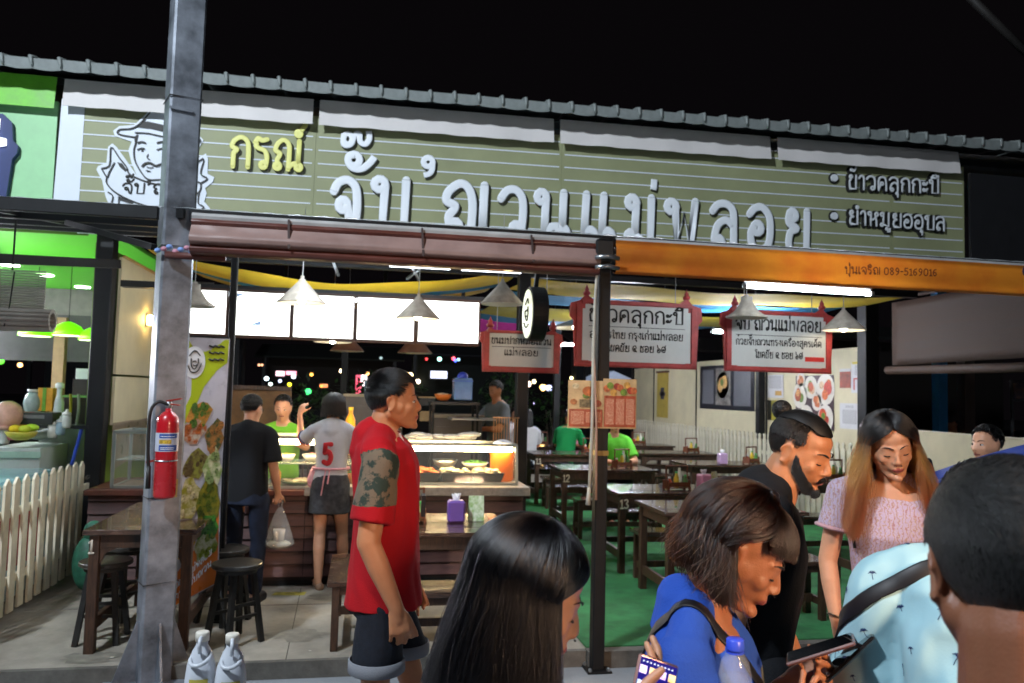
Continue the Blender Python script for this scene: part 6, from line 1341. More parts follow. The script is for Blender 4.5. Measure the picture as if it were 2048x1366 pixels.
def hand(c, wrist, fwd, nrm, s=1.0, side=1, curl=(25, 35, 20), spread=6, curls=None, thumb=(50, 25), thumb_curl=20):
    """hand modelled from palm, four jointed fingers and a thumb; fwd towards the fingertips, nrm out of the back of the hand"""
    f = Vector(fwd).normalized(); n = Vector(nrm); n = (n-f*n.dot(f)).normalized(); r = f.cross(n)*side       # r points to the thumb side
    W = Vector(wrist); tips = []
    P0 = lambda a, b, d=0: W+f*a*s+r*b*s+n*d*s
    for b in (-.028, -.010, .010, .028): c.cap(P0(.012, b*.7), P0(.078 if abs(b) < .02 else .072, b), .0135*s, .0115*s, 10)
    c.cap(P0(.0, 0), P0(.03, .0), .022*s, .02*s); c.cap(P0(.02, .02, -.004), P0(.05, .03, -.008), .016*s, .013*s, 10)
    L_ = ((.031, .019, .017, -.030), (.038, .025, .019, -.010), (.040, .027, .020, .0105), (.034, .022, .018, .030))
    for i, (a, b, d, off) in enumerate(L_):
        cu = curls[i] if curls else curl
        p = P0(.078 if i in (1, 2) else .070, off); ang = 0; dd = f
        sp = R(spread)*(i-1.5); dirv = (f*math.cos(sp)+r*math.sin(sp)).normalized()
        rad = (.0082, .0092, .0095, .0092)[i]*s
        for Lx, cc, rr in zip((a, b, d), cu, (1, .93, .84)):
            ang += R(cc); dd = (dirv*math.cos(ang)-n*math.sin(ang)).normalized(); q = p+dd*Lx*s*1.15; c.cap(p, q, rad*rr, rad*rr*.93, 10); p = q
        tips.append((p, dd))
    ta = R(thumb[0]); tb = R(thumb[1])
    d1 = (f*math.cos(ta)+r*math.sin(ta)*math.cos(tb)-n*math.sin(ta)*math.sin(tb)).normalized(); p = P0(.022, .026, -.006); q = p+d1*.042*s; c.cap(p, q, .0135*s, .0115*s, 10)
    d2 = (d1*math.cos(R(thumb_curl))+f*math.sin(R(thumb_curl))*.9-n*.1).normalized(); t = q+d2*.034*s; c.cap(q, t, .011*s, .0098*s, 10); d3 = (d2+f*.3).normalized(); u_ = t+d3*.022*s; c.cap(t, u_, .0098*s, .008*s, 10)
    tips.append((u_, d3)); return tips
TORSO_M = [(-.10, .140, .105, 0), (-.03, .168, .120, -.004), (.05, .162, .116, 0), (.14, .146, .106, .004), (.24, .152, .110, .006), (.34, .166, .118, .004), (.43, .172, .116, -.002), (.49, .165, .098, -.008), (.53, .125, .078, -.014), (.57, .062, .058, -.016)]
TORSO_F = [(-.10, .145, .108, 0), (-.03, .165, .118, -.006), (.05, .148, .105, 0), (.14, .122, .092, .004), (.24, .130, .098, .006), (.33, .142, .118, .018), (.41, .144, .106, .008), (.47, .138, .086, -.004), (.50, .105, .068, -.012), (.54, .052, .05, -.016)]
def frame_at(pel, up, fwd):
    up = Vector(up).normalized(); f = Vector(fwd); f = (f-up*f.dot(up)).normalized(); r = f.cross(up); return Vector(pel), r, f, up
def torso_rings(fr, prof, k=1.0, inflate=0., lo=-9, hi=9, bend=0.):
    pel, r, f, up = fr; out = []
    for z, rx, ry, oy in prof:
        if z < lo or z > hi: continue
        b = bend*max(0, z)**2; out.append((pel+up*z*k+f*(oy+b)*k, (rx+inflate)*k, (ry+inflate)*k, r, f))
    return out
def legs(c, fr, hipw, knees, ankles, k=1.0, rt=.078, rk=.050, ra=.036):
    pel, r, f, up = fr
    for sx, kn, an in ((-1, *zip((knees[0],), (ankles[0],)).__next__()), (1, *zip((knees[1],), (ankles[1],)).__next__())):
        hp = pel+r*sx*hipw*k+up*(-.04*k); kn, an = Vector(kn), Vector(an)
        c.cap(hp, kn, rt*k, rk*k); c.cap(kn, kn.lerp(an, .35)+f*-.012, rk*k, rk*1.02*k); c.cap(kn.lerp(an, .35)+f*-.012, an, rk*1.0*k, ra*k)
def foot(c, an, fwd, k=1.0):
    f = Vector(fwd).normalized(); a = Vector(an); base = Vector((a.x, a.y, a.z-.045*k))
    c.cap(a, base-f*.02*k, .036*k, .034*k); c.cap(base-f*.02*k, base+f*.12*k, .033*k, .027*k); c.ell(base+f*.13*k+Vector((0, 0, -.008)), (.045*k, .045*k, .02*k))
def arm(c, sh, el, wr, k=1.0, fem=False):
    q = .86 if fem else 1.0
    c.cap(sh, el, .050*k*q, .041*k*q); c.cap(el, Vector(el).lerp(Vector(wr), .35), .040*k*q, .040*k*q); c.cap(Vector(el).lerp(Vector(wr), .35), wr, .040*k*q, .026*k*q)

def swept_hair(Mx, s, par, mat, under, n=9000, length=.16, part=0., spread=.05, front_open=R(62), drop_dir=(0, 0, -1), rad=.0007, jit=.006, curl=.0, bang=0., seed=1, layers=.012, tip=.3, lens=None, npts=18, name='hair', vol=.0, back_only=False):
    """long hair: from a parting over the skull, then hanging"""
    rs = np.random.RandomState(seed); F = Mx @ Matrix.Scale(s, 4); dv = np.array(drop_dir, dtype=float); dv /= np.linalg.norm(dv)
    Finv = np.array(F.to_3x3().inverted()); dvl = Finv @ dv*s; dvl = dvl/np.linalg.norm(dvl)
    def paths(az0, rootth, lay, ln, jitter):
        m = len(az0); root_i = rootth; T = np.linspace(0, 1, npts)[None, :]; sgn = np.where(az0 >= 0, 1, -1)
        isb = (np.abs(az0) < bang)
        azend = np.where(np.abs(az0) < front_open, sgn*(front_open+(np.abs(az0)/front_open)*.25), az0); azend = np.where(isb, az0, azend)
        tsk = .40*np.ones(m)
        u_ = np.clip(T/tsk[:, None], 0, 1); e = u_*u_*(3-2*u_)
        az = az0[:, None]*(1-e)+azend[:, None]*e; thm = np.where(isb, R(67), R(94))*(1+.13*lockA[((az0+PI)/(2*PI)*64+2.2*np.sin(rootth*9)).astype(int) % 97]) if jitter > 0 else np.where(isb, R(62), R(90)); th = rootth[:, None]+(thm-rootth)[:, None]*u_
        p = on_skull(az, th, lay[:, None]*np.ones_like(az)+np.where(isb, .35, 1.)[:, None]*vol*np.sin(np.clip(u_, 0, 1)*PI/2))
        h = np.clip((T-tsk[:, None])/(1-tsk[:, None]), 0, 1)*ln[:, None]
        out = np.stack([np.sin(azend), np.cos(azend), 0*azend], -1)*np.where(isb, .1, 1.)[:, None]
        p = p+h[..., None]*(dvl[None, None]+out[:, None, :]*spread)+(h[..., None]**2)*out[:, None, :]*curl
        if jitter > 0:
            lk = ((az0+PI)/(2*PI)*64+2.2*np.sin(root_i*9)).astype(int) % 97; hh = np.clip(h*1.4+u_*.35, 0, 1)*np.where(isb, .3, 1.)[:, None]
            p = p+out[:, None, :]*(lockA[lk][:, None]*hh)[..., None]*.014+np.stack([np.cos(azend), -np.sin(azend), 0*azend], -1)[:, None, :]*(lockB[lk][:, None]*np.sin(h*lockC[lk][:, None]+lockA[lk][:, None]*3)*hh)[..., None]*.010*min(2., jitter/.004)
        ph = rs.uniform(0, 6.28, (m, 1)); fr_ = rs.uniform(8, 26, (m, 1))
        jm = np.where(rs.rand(m, 1) < .05, 3.5, 1.); p[..., 0] += jm*jitter*np.sin(h*fr_+ph)*np.clip(h*8, .15, 1); p[..., 1] += jm*jitter*np.cos(h*fr_*1.1+ph*2)*np.clip(h*8, .15, 1)
        return xf(F, p)
    lockA, lockB, lockC = rs.uniform(-1, 1, 97), rs.uniform(-1, 1, 97), rs.uniform(2, 9, 97)
    az0 = rs.uniform(-PI, PI, n) if not back_only else rs.uniform(R(75), R(285), n)
    az0 = (az0+PI) % (2*PI)-PI
    root = rs.uniform(R(2), R(60), n)**1.0; root = np.where(np.abs(az0) < R(50), rs.uniform(R(4), R(46), n), root)
    ln = length*rs.uniform(.8, 1.06, n)/s; ln = np.where(np.abs(az0) < bang, rs.uniform(.0, .022, n), ln)
    lay = rs.uniform(.004, layers, n); lay = np.where(np.abs(az0) < bang, lay*.45, lay)
    # locks: neighbouring strands share a wave
    P1 = paths(az0, root, lay, ln, jit)
    o = hair(name, P1, rad, mat, par, tip)
    g = np.linspace(-PI, PI, 73)[:-1]; 
    if True:
        A = paths(g, np.full(72, R(3)), np.full(72, .0025), np.where(np.abs(g) < bang, .002, length*.68/s), 0.)
        vs = A.reshape(-1, 3); nn = npts; fs = [(i*nn+j, ((i+1) % 72)*nn+j, ((i+1) % 72)*nn+j+1, i*nn+j+1) for i in range(72) for j in range(nn-1) if not (abs(g[i]) < R(6) and j > nn*.38 and bang < .1) and not (abs(g[i]) < bang+.06 and j >= nn*.40-1 and bang > .1)]
        if bang < .1: fs = [f_ for f_ in fs if not (abs(g[f_[0]//nn]) < R(8) and (f_[0] % nn) > 3)]
        mb = MB(); mb.add([tuple(v) for v in vs], fs); mb.build('hair_body', under, par, True, world=False)
    return o
def short_hair(Mx, s, par, mat, under, n=6000, length=.03, lift=.35, flow=(0, -1, .1), hairline=None, rad=.0006, seed=2, cap_off=.004, name='hair', vol=.0):
    rs = np.random.RandomState(seed); F = Mx @ Matrix.Scale(s, 4)
    def hl(az, th):          # true where hair grows
        a = np.abs(az); lim = np.interp(a, [0, R(35), R(55), R(70), R(85), R(100), R(125), PI], [R(50), R(53), R(62), R(92), R(86), R(112), R(120), R(124)])
        return th < lim
    hl = hairline or hl
    az = rs.uniform(-PI, PI, n*2); th = np.arccos(rs.uniform(-.75, 1, n*2)); k = hl(az, th); az, th = az[k][:n], th[k][:n]; m = len(az)
    p0 = on_skull(az, th, .001); nrm = (p0-SKC)/SKR**2; nrm /= np.linalg.norm(nrm, axis=1)[:, None]
    fl = np.array(flow, float)+rs.normal(0, .22, (m, 3)); fl = fl-nrm*(fl*nrm).sum(1)[:, None]; fl /= np.linalg.norm(fl, axis=1)[:, None]
    down = np.array((0, 0, -1.))-nrm*(-nrm[:, 2])[:, None]; w = np.clip((th-R(60))/R(40), 0, 1)[:, None]; fl = fl*(1-w)+down*w
    L_ = length*rs.uniform(.7, 1.15, m)*np.where(th > R(85), .45, 1); pts = []
    for t in np.linspace(0, 1, 6):
        pts.append(p0+(nrm*(lift*(t-.55*t*t)*1.4+.0)[..., None] if np.ndim(lift) else p0*0+nrm*lift*(t-.5*t*t)*1.4*L_[:, None])+fl*(t*L_)[:, None]+0*t)
    P1 = np.stack(pts, 1)
    # keep strands outside the skull
    q = (P1-SKC)/(SKR+.002+vol); rr = np.linalg.norm(q, axis=2, keepdims=True); P1 = np.where(rr < 1, SKC+q/rr*(SKR+.002+vol), P1)
    o = hair(name, xf(F, P1), rad, mat, par, .5)
    gz = np.linspace(-PI, PI, 61); gt = np.linspace(0, R(126), 30); mb = MB(); vs = []; fs = []
    A, B = np.meshgrid(gz, gt); grid = on_skull(A, B, cap_off+.0015*np.sin(A*23)*np.sin(B*31)+vol*np.clip(1-B/R(95), 0, 1)); ok = hl(A, B)
    vs = xf(F, grid.reshape(-1, 3)); W_ = len(gz)
    for j in range(len(gt)-1):
        for i in range(W_-1):
            if ok[j+1, i] and ok[j+1, i+1]: fs.append((j*W_+i, j*W_+i+1, (j+1)*W_+i+1, (j+1)*W_+i))
    mb.add([tuple(v) for v in vs], fs); mb.build('hair_body', under, par, True, world=False)
    return o
from mathutils.bvhtree import BVHTree
def ribbon(name, pts, surf, w, mat, parent, lift=.003):
    bv = BVHTree.FromPolygons([v.co for v in surf.data.vertices], [tuple(q.vertices) for q in surf.data.polygons]); L_ = []
    for q in pts: loc, nr, _, _ = bv.find_nearest(Vector(q)); L_.append((loc, nr))
    vs = []
    for i, (l_, nr) in enumerate(L_):
        tg = (L_[min(i+1, len(L_)-1)][0]-L_[max(i-1, 0)][0]).normalized(); sd = tg.cross(nr).normalized()
        for a, b in ((-1, .4), (-.8, 1), (.8, 1), (1, .4), (.8, 0), (-.8, 0)): vs.append(l_+sd*w*a*.5+nr*(lift*b+.0015))
    fs = [(i*6+k, i*6+(k+1) % 6, (i+1)*6+(k+1) % 6, (i+1)*6+k) for i in range(len(L_)-1) for k in range(6)]
    return MB().add(vs, fs).build(name, mat, parent, True, world=False)
def HM(pos, turn=0, nod=0, tilt=0):
    return Matrix.Translation(Vector(pos)) @ Matrix.Rotation(R(-turn), 4, 'Z') @ Matrix.Rotation(R(-nod), 4, 'X') @ Matrix.Rotation(R(tilt), 4, 'Y')
UP = (0, 0, 1); FW = (0, 1, 0)
def yoke(c, zs, y=0., k=1., w=.165, r=.055):
    for sx in (-1, 1): c.cap((sx*.05*k, y, zs+.045*k), (sx*w*k, y, zs), r*k, (r+.004)*k)
    c.cap((0, y-.022*k, zs+.0*k), (0, y-.026*k, zs+.040*k), (r+.036)*k, (r+.024)*k)
def cloth_mat(name, c, rough=.85, bump=.25, **k): return M(name, c, rough, bump=bump, bscale=220, spec=.25, var=k.pop('var', .07), scale=k.pop('scale', 4), **k)

# ---- 1 man in the red shirt --------------------------------------------------------------------
p = P(790, 745, Y=3.12); H = p.z
t = thing('person', 'man in a red T-shirt with a camouflage sleeve patch and rolled denim shorts', 'person', (p.x-.015, 3.12, 0), R(-93))
HZ = H-.118; hp = 0.93
fr = frame_at((0, 0, hp), (0, -.02, 1), FW); Mh = HM((0, .015, HZ), 2, -2)
c = Clay(); c.loft(torso_rings(fr, TORSO_M)); head(c, Mh, .95, jaw=1.02, nose=.92)
c.cap((0, -.02, HZ-.06), (0, -.03, HZ-.20), .052, .060); c.cap((0, -.03, 1.42), (0, -.03, 1.48), .075, .06)
for sx in (-1, 1): c.cap((sx*.04, -.03, 1.46), (sx*.165, -.035, 1.40), .045, .05)
# right arm hangs, left arm too
shR, elR, wrR = (.195, -.02, 1.385), (.235, -.055, 1.10), (.225, .055, .86)
shL, elL, wrL = (-.195, -.02, 1.385), (-.23, .0, 1.10), (-.22, .1, .87)
arm(c, shR, elR, wrR, 1.05); arm(c, shL, elL, wrL, 1.05)
hand(c, wrR, (-.02, .18, -1), (1, .1, 0), 1.05, -1, curl=(28, 40, 22), thumb=(28, 40), thumb_curl=10)
hand(c, wrL, (0, .2, -1), (-1, 0, 0), 1.05, 1, curl=(28, 40, 22), thumb=(28, 40), thumb_curl=10)
kn = [(-.1, .12, .50), (.1, -.02, .50)]; an = [(-.1, .22, .10), (.1, -.22, .12)]
legs(c, fr, .09, kn, an); foot(c, an[0], FW); foot(c, an[1], FW)
c.sculpt('body', [skinA, lipM], t, .006, 8, region=lip_region(Mh, .95))
face_parts(Mh, t, .95, down=False)
red = cloth_mat('red_tshirt', 'a50f1a', var=.05)
camo = M('camouflage', '26332a', .85, var=.5, scale=16, col2='6a5a48', thr=(.47, .53), bump=.2)
c = Clay(); rings = [(-.10, .190, .148, .0), (-.05, .188, .143, -.0), (.03, .182, .136, 0), (.14, .174, .126, .006), (.26, .175, .126, .010), (.36, .180, .128, .006), (.44, .184, .126, -.002), (.50, .174, .108, -.012), (.535, .112, .076, -.018), (.555, .078, .066, -.02)]
c.loft(torso_rings(fr, rings))
for sh, el in ((shR, elR), (shL, elL)):
    e2 = Vector(sh).lerp(Vector(el), .74); c.sleeve(sh, e2, .066, .080); c.cap(sh, Vector(sh)+Vector((0, 0, -.05)), .064, .066)
yoke(c, 1.416, -.036, 1., .165, .062); c.sculpt('t_shirt', [red, camo], t, .0075, 5, folds(.007, (6, 6, 2.2), 1.), region=lambda q: np.where((q[:, 0] > .19) & (q[:, 2] > 1.235) & (q[:, 2] < 1.425+.6*(q[:, 0]-.22)), 1, 0))
MB().lathe([(.068, 0), (.072, .004), (.068, .012), (.064, .012)], (0, -.026, 1.478), 28, sx=1.1, caps=False).build('collar', M('collar_dark', '6a1518', .8), t, True, world=False)
MB().box(-.05, .03, .135, .15, 1.16, 1.24).build('chest_print', M('print_navy', '1d2130', .7), t, world=False)
den = cloth_mat('dark_denim', '1c2029', var=.2, scale=30)
c = Clay(); c.loft(torso_rings(fr, [(.06, .160, .12, 0), (-.04, .165, .125, 0), (-.12, .172, .13, 0)]))
for sx, k_ in ((-1, kn[0]), (1, kn[1])):
    hpv = Vector((sx*.095, 0, .86)); e2 = hpv.lerp(Vector(k_), .68); c.sleeve(hpv, e2, .088, .096)
c.sculpt('shorts', den, t, .008, 5, folds(.005, (6, 6, 4), 2.))
for sx, k_ in ((-1, kn[0]), (1, kn[1])):
    e2 = Vector((sx*.095, 0, .86)).lerp(Vector(k_), .68); MB().lathe([(.101, -.0), (.106, .004), (.105, .045), (.100, .048)], tuple(e2+Vector((0, 0, -.01))), 24, caps=False).build('rolled_cuff', cloth_mat('denim_cuff', '7a7d84'), t, True, world=False)
short_hair(Mh, .95, t, hairB, capB, 9000, .042, .32, (0, .8, .35), seed=3, rad=.0008, vol=.006)
for sx in (-1, 1):
    c = Clay(); foot(c, an[0 if sx < 0 else 1], FW, 1.06); c.sculpt('shoe', M('shoe_dark', '202022', .6), t, .01, 2)

# ---- 2 bearded man with a top knot ---------------------------------------------------------------
bp = P(1596, 905, Y=2.2)
t = thing('person', 'bearded man with a top knot in a black crew neck T-shirt', 'person', (bp.x-.08, bp.y+.05, 0), R(-118))
HZ = bp.z
fr = frame_at((0, -.06, HZ-.655), (0, .13, 1), FW); Mh = HM((0, .10, HZ+.0), 28, 20, 0)
c = Clay(); c.loft(torso_rings(fr, TORSO_M, .98)); head(c, Mh, .95, jaw=1.04, nose=1.0)
c.cap((0, .055, HZ-.05), (0, .03, HZ-.14), .056, .062); c.cap((0, .02, HZ-.14), (0, .02, HZ-.18), .060, .064)
for sx in (-1, 1): c.cap((sx*.03, .02, HZ-.145), (sx*.165, .015, HZ-.19), .045, .05)
zs = HZ-.19
shR, elR, wrR = (.19, .015, zs), (.20, -.09, zs-.27), (.16, -.10, zs-.52); shL, elL, wrL = (-.19, .015, zs), (-.215, .0, zs-.29), (-.19, .12, zs-.53)
for a in ((shR, elR, wrR), (shL, elL, wrL)): arm(c, *a)
hand(c, wrR, (0, .2, -1), (1, 0, 0), 1, -1); hand(c, wrL, (0, .2, -1), (-1, 0, 0), 1, 1)
kn = [(-.1, .02, .48), (.1, .02, .48)]; an = [(-.1, -.02, .08), (.1, -.02, .08)]; legs(c, fr, .09, kn, an); [foot(c, a, FW) for a in an]
def beard(q): return (q[:, 2] < -.045+.9*np.abs(q[:, 1]-.03)*(q[:, 1] < .03)) & (np.abs(q[:, 0]) > .0) & (q[:, 2] > -.125) & (q[:, 2] < .0) & (q[:, 1] > -.02) & ((np.abs(q[:, 0]) > .046) | (q[:, 2] < -.078))
stub = M('beard_skin', '3a2419', .7, var=.3, scale=60)
c.sculpt('body', [skinA, lipM, stub], t, .005, 10, region=lip_region(Mh, .95))
face_parts(Mh, t, .95, down=True, brow=1.35)
blk_t = cloth_mat('black_tshirt', '14161a')
c = Clay(); rings = [(-.34, .185, .15, 0), (-.22, .182, .145, 0), (-.1, .178, .138, 0), (.05, .170, .130, .0), (.16, .166, .126, .006), (.28, .172, .132, .010), (.38, .182, .136, .006), (.45, .182, .122, -.002), (.50, .172, .108, -.010), (.53, .125, .085, -.014)]
c.loft(torso_rings(fr, rings, .98))
for sh, el in ((shR, elR), (shL, elL)):
    e2 = Vector(sh).lerp(Vector(el), .72); c.sleeve(sh, e2, .064, .074); c.cap(Vector(sh)+Vector((0, 0, .0)), Vector(sh)+Vector((0, 0, -.05)), .062, .064); c.cap(sh, (math.copysign(.08, sh[0]), .0, zs+.045), .06, .05)
yoke(c, zs+.026, .012, .98, .17, .062); c.sculpt('t_shirt', blk_t, t, .0075, 5, folds(.007, (6, 6, 2.2), 4.))
c = Clay(); c.loft(torso_rings(fr, [(.0, .16, .12, 0), (-.14, .18, .14, 0)]))
for sx in (-1, 1): c.chain([(sx*.095, 0, .84), kn[0 if sx < 0 else 1], an[0 if sx < 0 else 1]], [.095, .07, .06])
c.sculpt('trousers', cloth_mat('black_trousers', '15161a'), t, .01, 4, folds(.004, (6, 6, 3), 5.))
F = Mh @ Matrix.Scale(.95, 4); rs = np.random.RandomState(5)
# swept back top hair, tied in a knot
m = 7000; az = rs.uniform(-R(150), R(150), m); lim = np.interp(np.abs(az), [0, R(40), R(60), R(100), R(150)], [R(63), R(60), R(50), R(46), R(60)]); th = lim*np.sqrt(rs.uniform(.0, 1, m))
p0 = on_skull(az, th, .002); kt = on_skull(np.array([PI]), np.array([R(50)]), .006)[0]; seg = []
for u_ in np.linspace(0, 1, 12):
    q = (p0*(1-u_)+kt*u_)-SKC; q = q/np.linalg.norm(q/SKR, axis=1)[:, None]*(1+.008+.07*math.sin(PI*min(1, u_*1.05)))+rs.normal(0, .0006, (m, 3)); seg.append(SKC+q)
hair('hair', xf(F, np.stack(seg, 1)), .0007, hairB, t, .8)
gz = np.linspace(-PI, PI, 49); gt = np.linspace(0, 1, 12); A, B = np.meshgrid(gz, gt); LIM = np.interp(np.abs(A), [0, R(40), R(60), R(100), R(150), PI], [R(61), R(58), R(48), R(45), R(58), R(60)])
g = on_skull(A, LIM*B, .0025+.007*np.sin(B*PI/2+.6)); vs = xf(F, g.reshape(-1, 3)); MB().add([tuple(v) for v in vs], [(j*49+i, j*49+i+1, (j+1)*49+i+1, (j+1)*49+i) for j in range(11) for i in range(48)]).build('hair_body', capB, t, True, world=False)
kc = F @ Vector(kt+np.array((0, -.012, .008))); e = MB().ellipsoid(tuple(kc), (.026, .028, .024), 20, 14).ellipsoid(tuple(kc.lerp(F @ Vector(kt), .6)), (.014, .014, .014), 12, 8); e.build('hair_knot', capB, t, True, world=False)
W2 = []
for i in range(500):
    a0 = rs.uniform(0, 6.28); ax = Vector(rs.normal(0, 1, 3)).normalized(); u1 = ax.orthogonal().normalized(); u2 = ax.cross(u1); W2.append([tuple(kc+(u1*math.cos(a0+k*.35)+u2*math.sin(a0+k*.35))*.0285*(1+.05*rs.rand())) for k in range(9)])
hair('knot_strands', np.array(W2), .0007, hairB, t, .7)
short_hair(Mh, .95, t, hairB, M('undercut_skin', '241a16', .8, var=.25, scale=80), 7000, .009, .5, (0, -.3, -1), hairline=lambda az, th: (th > R(40)) & (th < np.interp(np.abs(az), [0, R(52), R(58), R(72), R(88), R(100), R(125), PI], [0, 0, R(84), R(98), R(82), R(118), R(130), R(132)])), seed=8, rad=.0006, name='side_hair', cap_off=-.0005)
# beard and moustache strands
bo_ = [o_ for o_ in COL.objects if o_.parent is t and o_.name.startswith('body')][0]
bv = BVHTree.FromPolygons([v.co for v in bo_.data.vertices], [tuple(q.vertices) for q in bo_.data.polygons]); Fi = F.inverted(); Bp = []
for i in range(11000):
    mous = rs.rand() < .12; az = rs.uniform(-R(17), R(17)) if mous else rs.uniform(-R(98), R(98)); a_ = abs(az)
    lo = np.interp(a_, [0, R(20), R(45), R(70), R(90), R(112)], [-.122, -.120, -.106, -.084, -.062, -.040]); hi_ = np.interp(a_, [0, R(12), R(24), R(45), R(70), R(90), R(112)], [-.083, -.080, -.070, -.060, -.034, .004, .012])
    z = (-.047-.10*a_*a_+rs.normal(0, .0018)) if mous else rs.uniform(lo, hi_)
    if not mous and rs.rand() > min(1, (hi_-z)/.008)*min(1, (z-lo)/.006)+.1: continue
    o0 = F @ Vector((.2*math.sin(az), .03+.2*math.cos(az), z)); tg = F @ Vector((0, .03, z)); loc, nr, _, _ = bv.ray_cast(o0, (tg-o0).normalized())
    if loc is None: continue
    d = (nr*.45+(F.to_3x3() @ Vector((math.copysign(.25, az) if mous else 0, .25, -1))).normalized()+Vector(rs.normal(0, .22, 3))).normalized(); L_ = .007 if mous else rs.uniform(.005, .011)
    Bp.append([tuple(loc+d*L_*k/3) for k in range(4)])
hair('beard', np.array(Bp), .00045, hairB, t, .6)

# ---- 3 woman with orange hair in a pink print dress -------------------------------------------------
wp_ = P(1786, 893, Y=2.62)
t = thing('person', 'woman with long orange dyed hair in a short pink patterned dress looking down', 'person', (wp_.x+.02, wp_.y+.05, 0), R(146))
HZ = wp_.z
fr = frame_at((0, 0, HZ-.64), (0, .05, 1), FW); Mh = HM((.0, .075, HZ), -14, 17, 8)
c = Clay(); c.loft(torso_rings(fr, TORSO_F, .97)); head(c, Mh, .95, jaw=.96, nose=.84)
c.cap((0, .04, HZ-.06), (0, .015, HZ-.15), .046, .05)
zs = HZ-.175
for sx in (-1, 1): c.cap((sx*.03, .01, zs+.04), (sx*.145, .01, zs), .036, .042)
# her right arm is at the left of the picture
shR, elR, wrR = (.165, .01, zs-.005), (.215, .03, zs-.27), (.185, .10, zs-.47); shL, elL, wrL = (-.165, .01, zs-.005), (-.215, .03, zs-.26), (-.13, .19, zs-.40)
arm(c, shR, elR, wrR, 1.0, True); arm(c, shL, elL, wrL, 1.0, True)
hand(c, wrR, (-.25, .35, -1), (.8, .6, 0), .9, -1, curl=(30, 45, 25), thumb=(35, 30)); hand(c, wrL, (.5, .8, -.2), (-.5, .3, .8), .9, 1)
hz = HZ-.64; kn = [(-.085, .02, .43), (.085, .02, .43)]; an = [(-.08, 0, .07), (.08, 0, .07)]; legs(c, fr, .085, kn, an, .95); [foot(c, a, FW, .9) for a in an]
c.sculpt('body', [skinB, lipP], t, .005, 10, region=lip_region(Mh, .95)); face_parts(Mh, t, .95, True, True, 1.05)
dress = M('pink_print_dress', 'b79aae', .6, var=.5, scale=34, col2='a8646e', thr=(.40, .58), bump=.3, bscale=160, spec=.5)
nt = dress.node_tree; b = nt.nodes['Principled BSDF']
tc = nt.nodes.new('ShaderNodeTexCoord'); wv = nt.nodes.new('ShaderNodeTexWave'); wv.inputs['Scale'].default_value = 22; wv.inputs['Distortion'].default_value = 9; wv.inputs['Detail'].default_value = 3; wv.inputs['Detail Scale'].default_value = 3
nt.links.new(tc.outputs['Object'], wv.inputs[0]); cr = nt.nodes.new('ShaderNodeValToRGB'); cr.color_ramp.interpolation = 'CONSTANT'
for i, (ps, cl_) in enumerate(((0, 'b8a3bd'), (.3, 'c4b6c8'), (.5, 'b98a7c'), (.66, 'b8a7c6'), (.8, 'bfae7a'), (.9, 'a87a86'))):
    e = cr.color_ramp.elements[i] if i < 2 else cr.color_ramp.elements.new(ps); e.position = ps; e.color = (*lin(cl_), 1)
nt.links.new(wv.outputs[1], cr.inputs[0]); nt.links.new(cr.outputs[0], b.inputs['Base Color'])
c = Clay(); c.loft(torso_rings(fr, [(.02, .150, .11, 0), (.12, .134, .104, .004), (.17, .133, .104, .004), (.25, .142, .112, .008), (.33, .152, .130, .018), (.41, .152, .116, .008), (.46, .146, .094, -.004), (.485, .118, .078, -.012)], .97))
for sh, el in ((shR, elR), (shL, elL)):
    e2 = Vector(sh).lerp(Vector(el), .52); c.sleeve(sh, e2, .056, .064); c.cap(sh, (math.copysign(.08, sh[0]), .0, zs+.03), .05, .042)
yoke(c, zs, .01, 1., .145, .040); c.sculpt('dress_top', dress, t, .007, 4, folds(.003, (7, 7, 4), 6.))
def skirt(u_, v_):
    a = 2*PI*u_; z = fr[0].z+.10-.40*v_; k = .135+.11*v_+.012*math.sin(a*14)*v_; k2 = .105+.10*v_+.012*math.cos(a*14)*v_; return (k*math.cos(a), k2*math.sin(a), z-.012*v_*math.sin(a*14+1))
MB().sheet(skirt, 112, 16).build('dress_skirt', dress, t, True, world=False, solid=.004)
frill = cloth_mat('pink_frill', 'c9a0a8')
for sh, el in ((shR, elR), (shL, elL)):
    e2 = Vector(sh).lerp(Vector(el), .53); d = (Vector(el)-Vector(sh)).normalized(); u1 = d.orthogonal().normalized(); u2 = d.cross(u1)
    MB().tube([e2+(u1*math.cos(k*PI/14)+u2*math.sin(k*PI/14))*(.062+.003*(k % 2)) for k in range(28)], .008, 6, closed=True).build('sleeve_cuff', frill, t, True, world=False)
MB().tube([(k_[0], k_[1], k_[2]) for k_ in [skirt(i/84, 1.0) for i in range(84)]], .013, 6, closed=True).build('skirt_frill', frill, t, True, world=False)
MB().tube([(.12, .115, zs-.2), (.14, .085, zs-.06), (.135, .045, zs+.035), (.13, .0, zs+.048), (.13, -.09, zs-.02), (.1, -.13, zs-.3)], .006, 6, flat=((0, 0, 1), 1)).build('bag_strap', M('strap_black', '141317', .5), t, True, world=False)
MB().tube([Vector(wrR)+Vector((.028*math.cos(a), .028*math.sin(a), .02+.004*math.sin(a*2))) for a in [k*PI/8 for k in range(16)]], .0035, 6, closed=True).build('bracelet', M('bracelet_metal', '6a5a4a', .3, metal=.8), t, True, world=False)
swept_hair(Mh, .95, t, hairO, capO, 16000, .30, spread=.22, vol=.008, front_open=R(60), rad=.0007, jit=.009, seed=11, layers=.016, curl=-.1)
F = Mh @ Matrix.Scale(.95, 4)
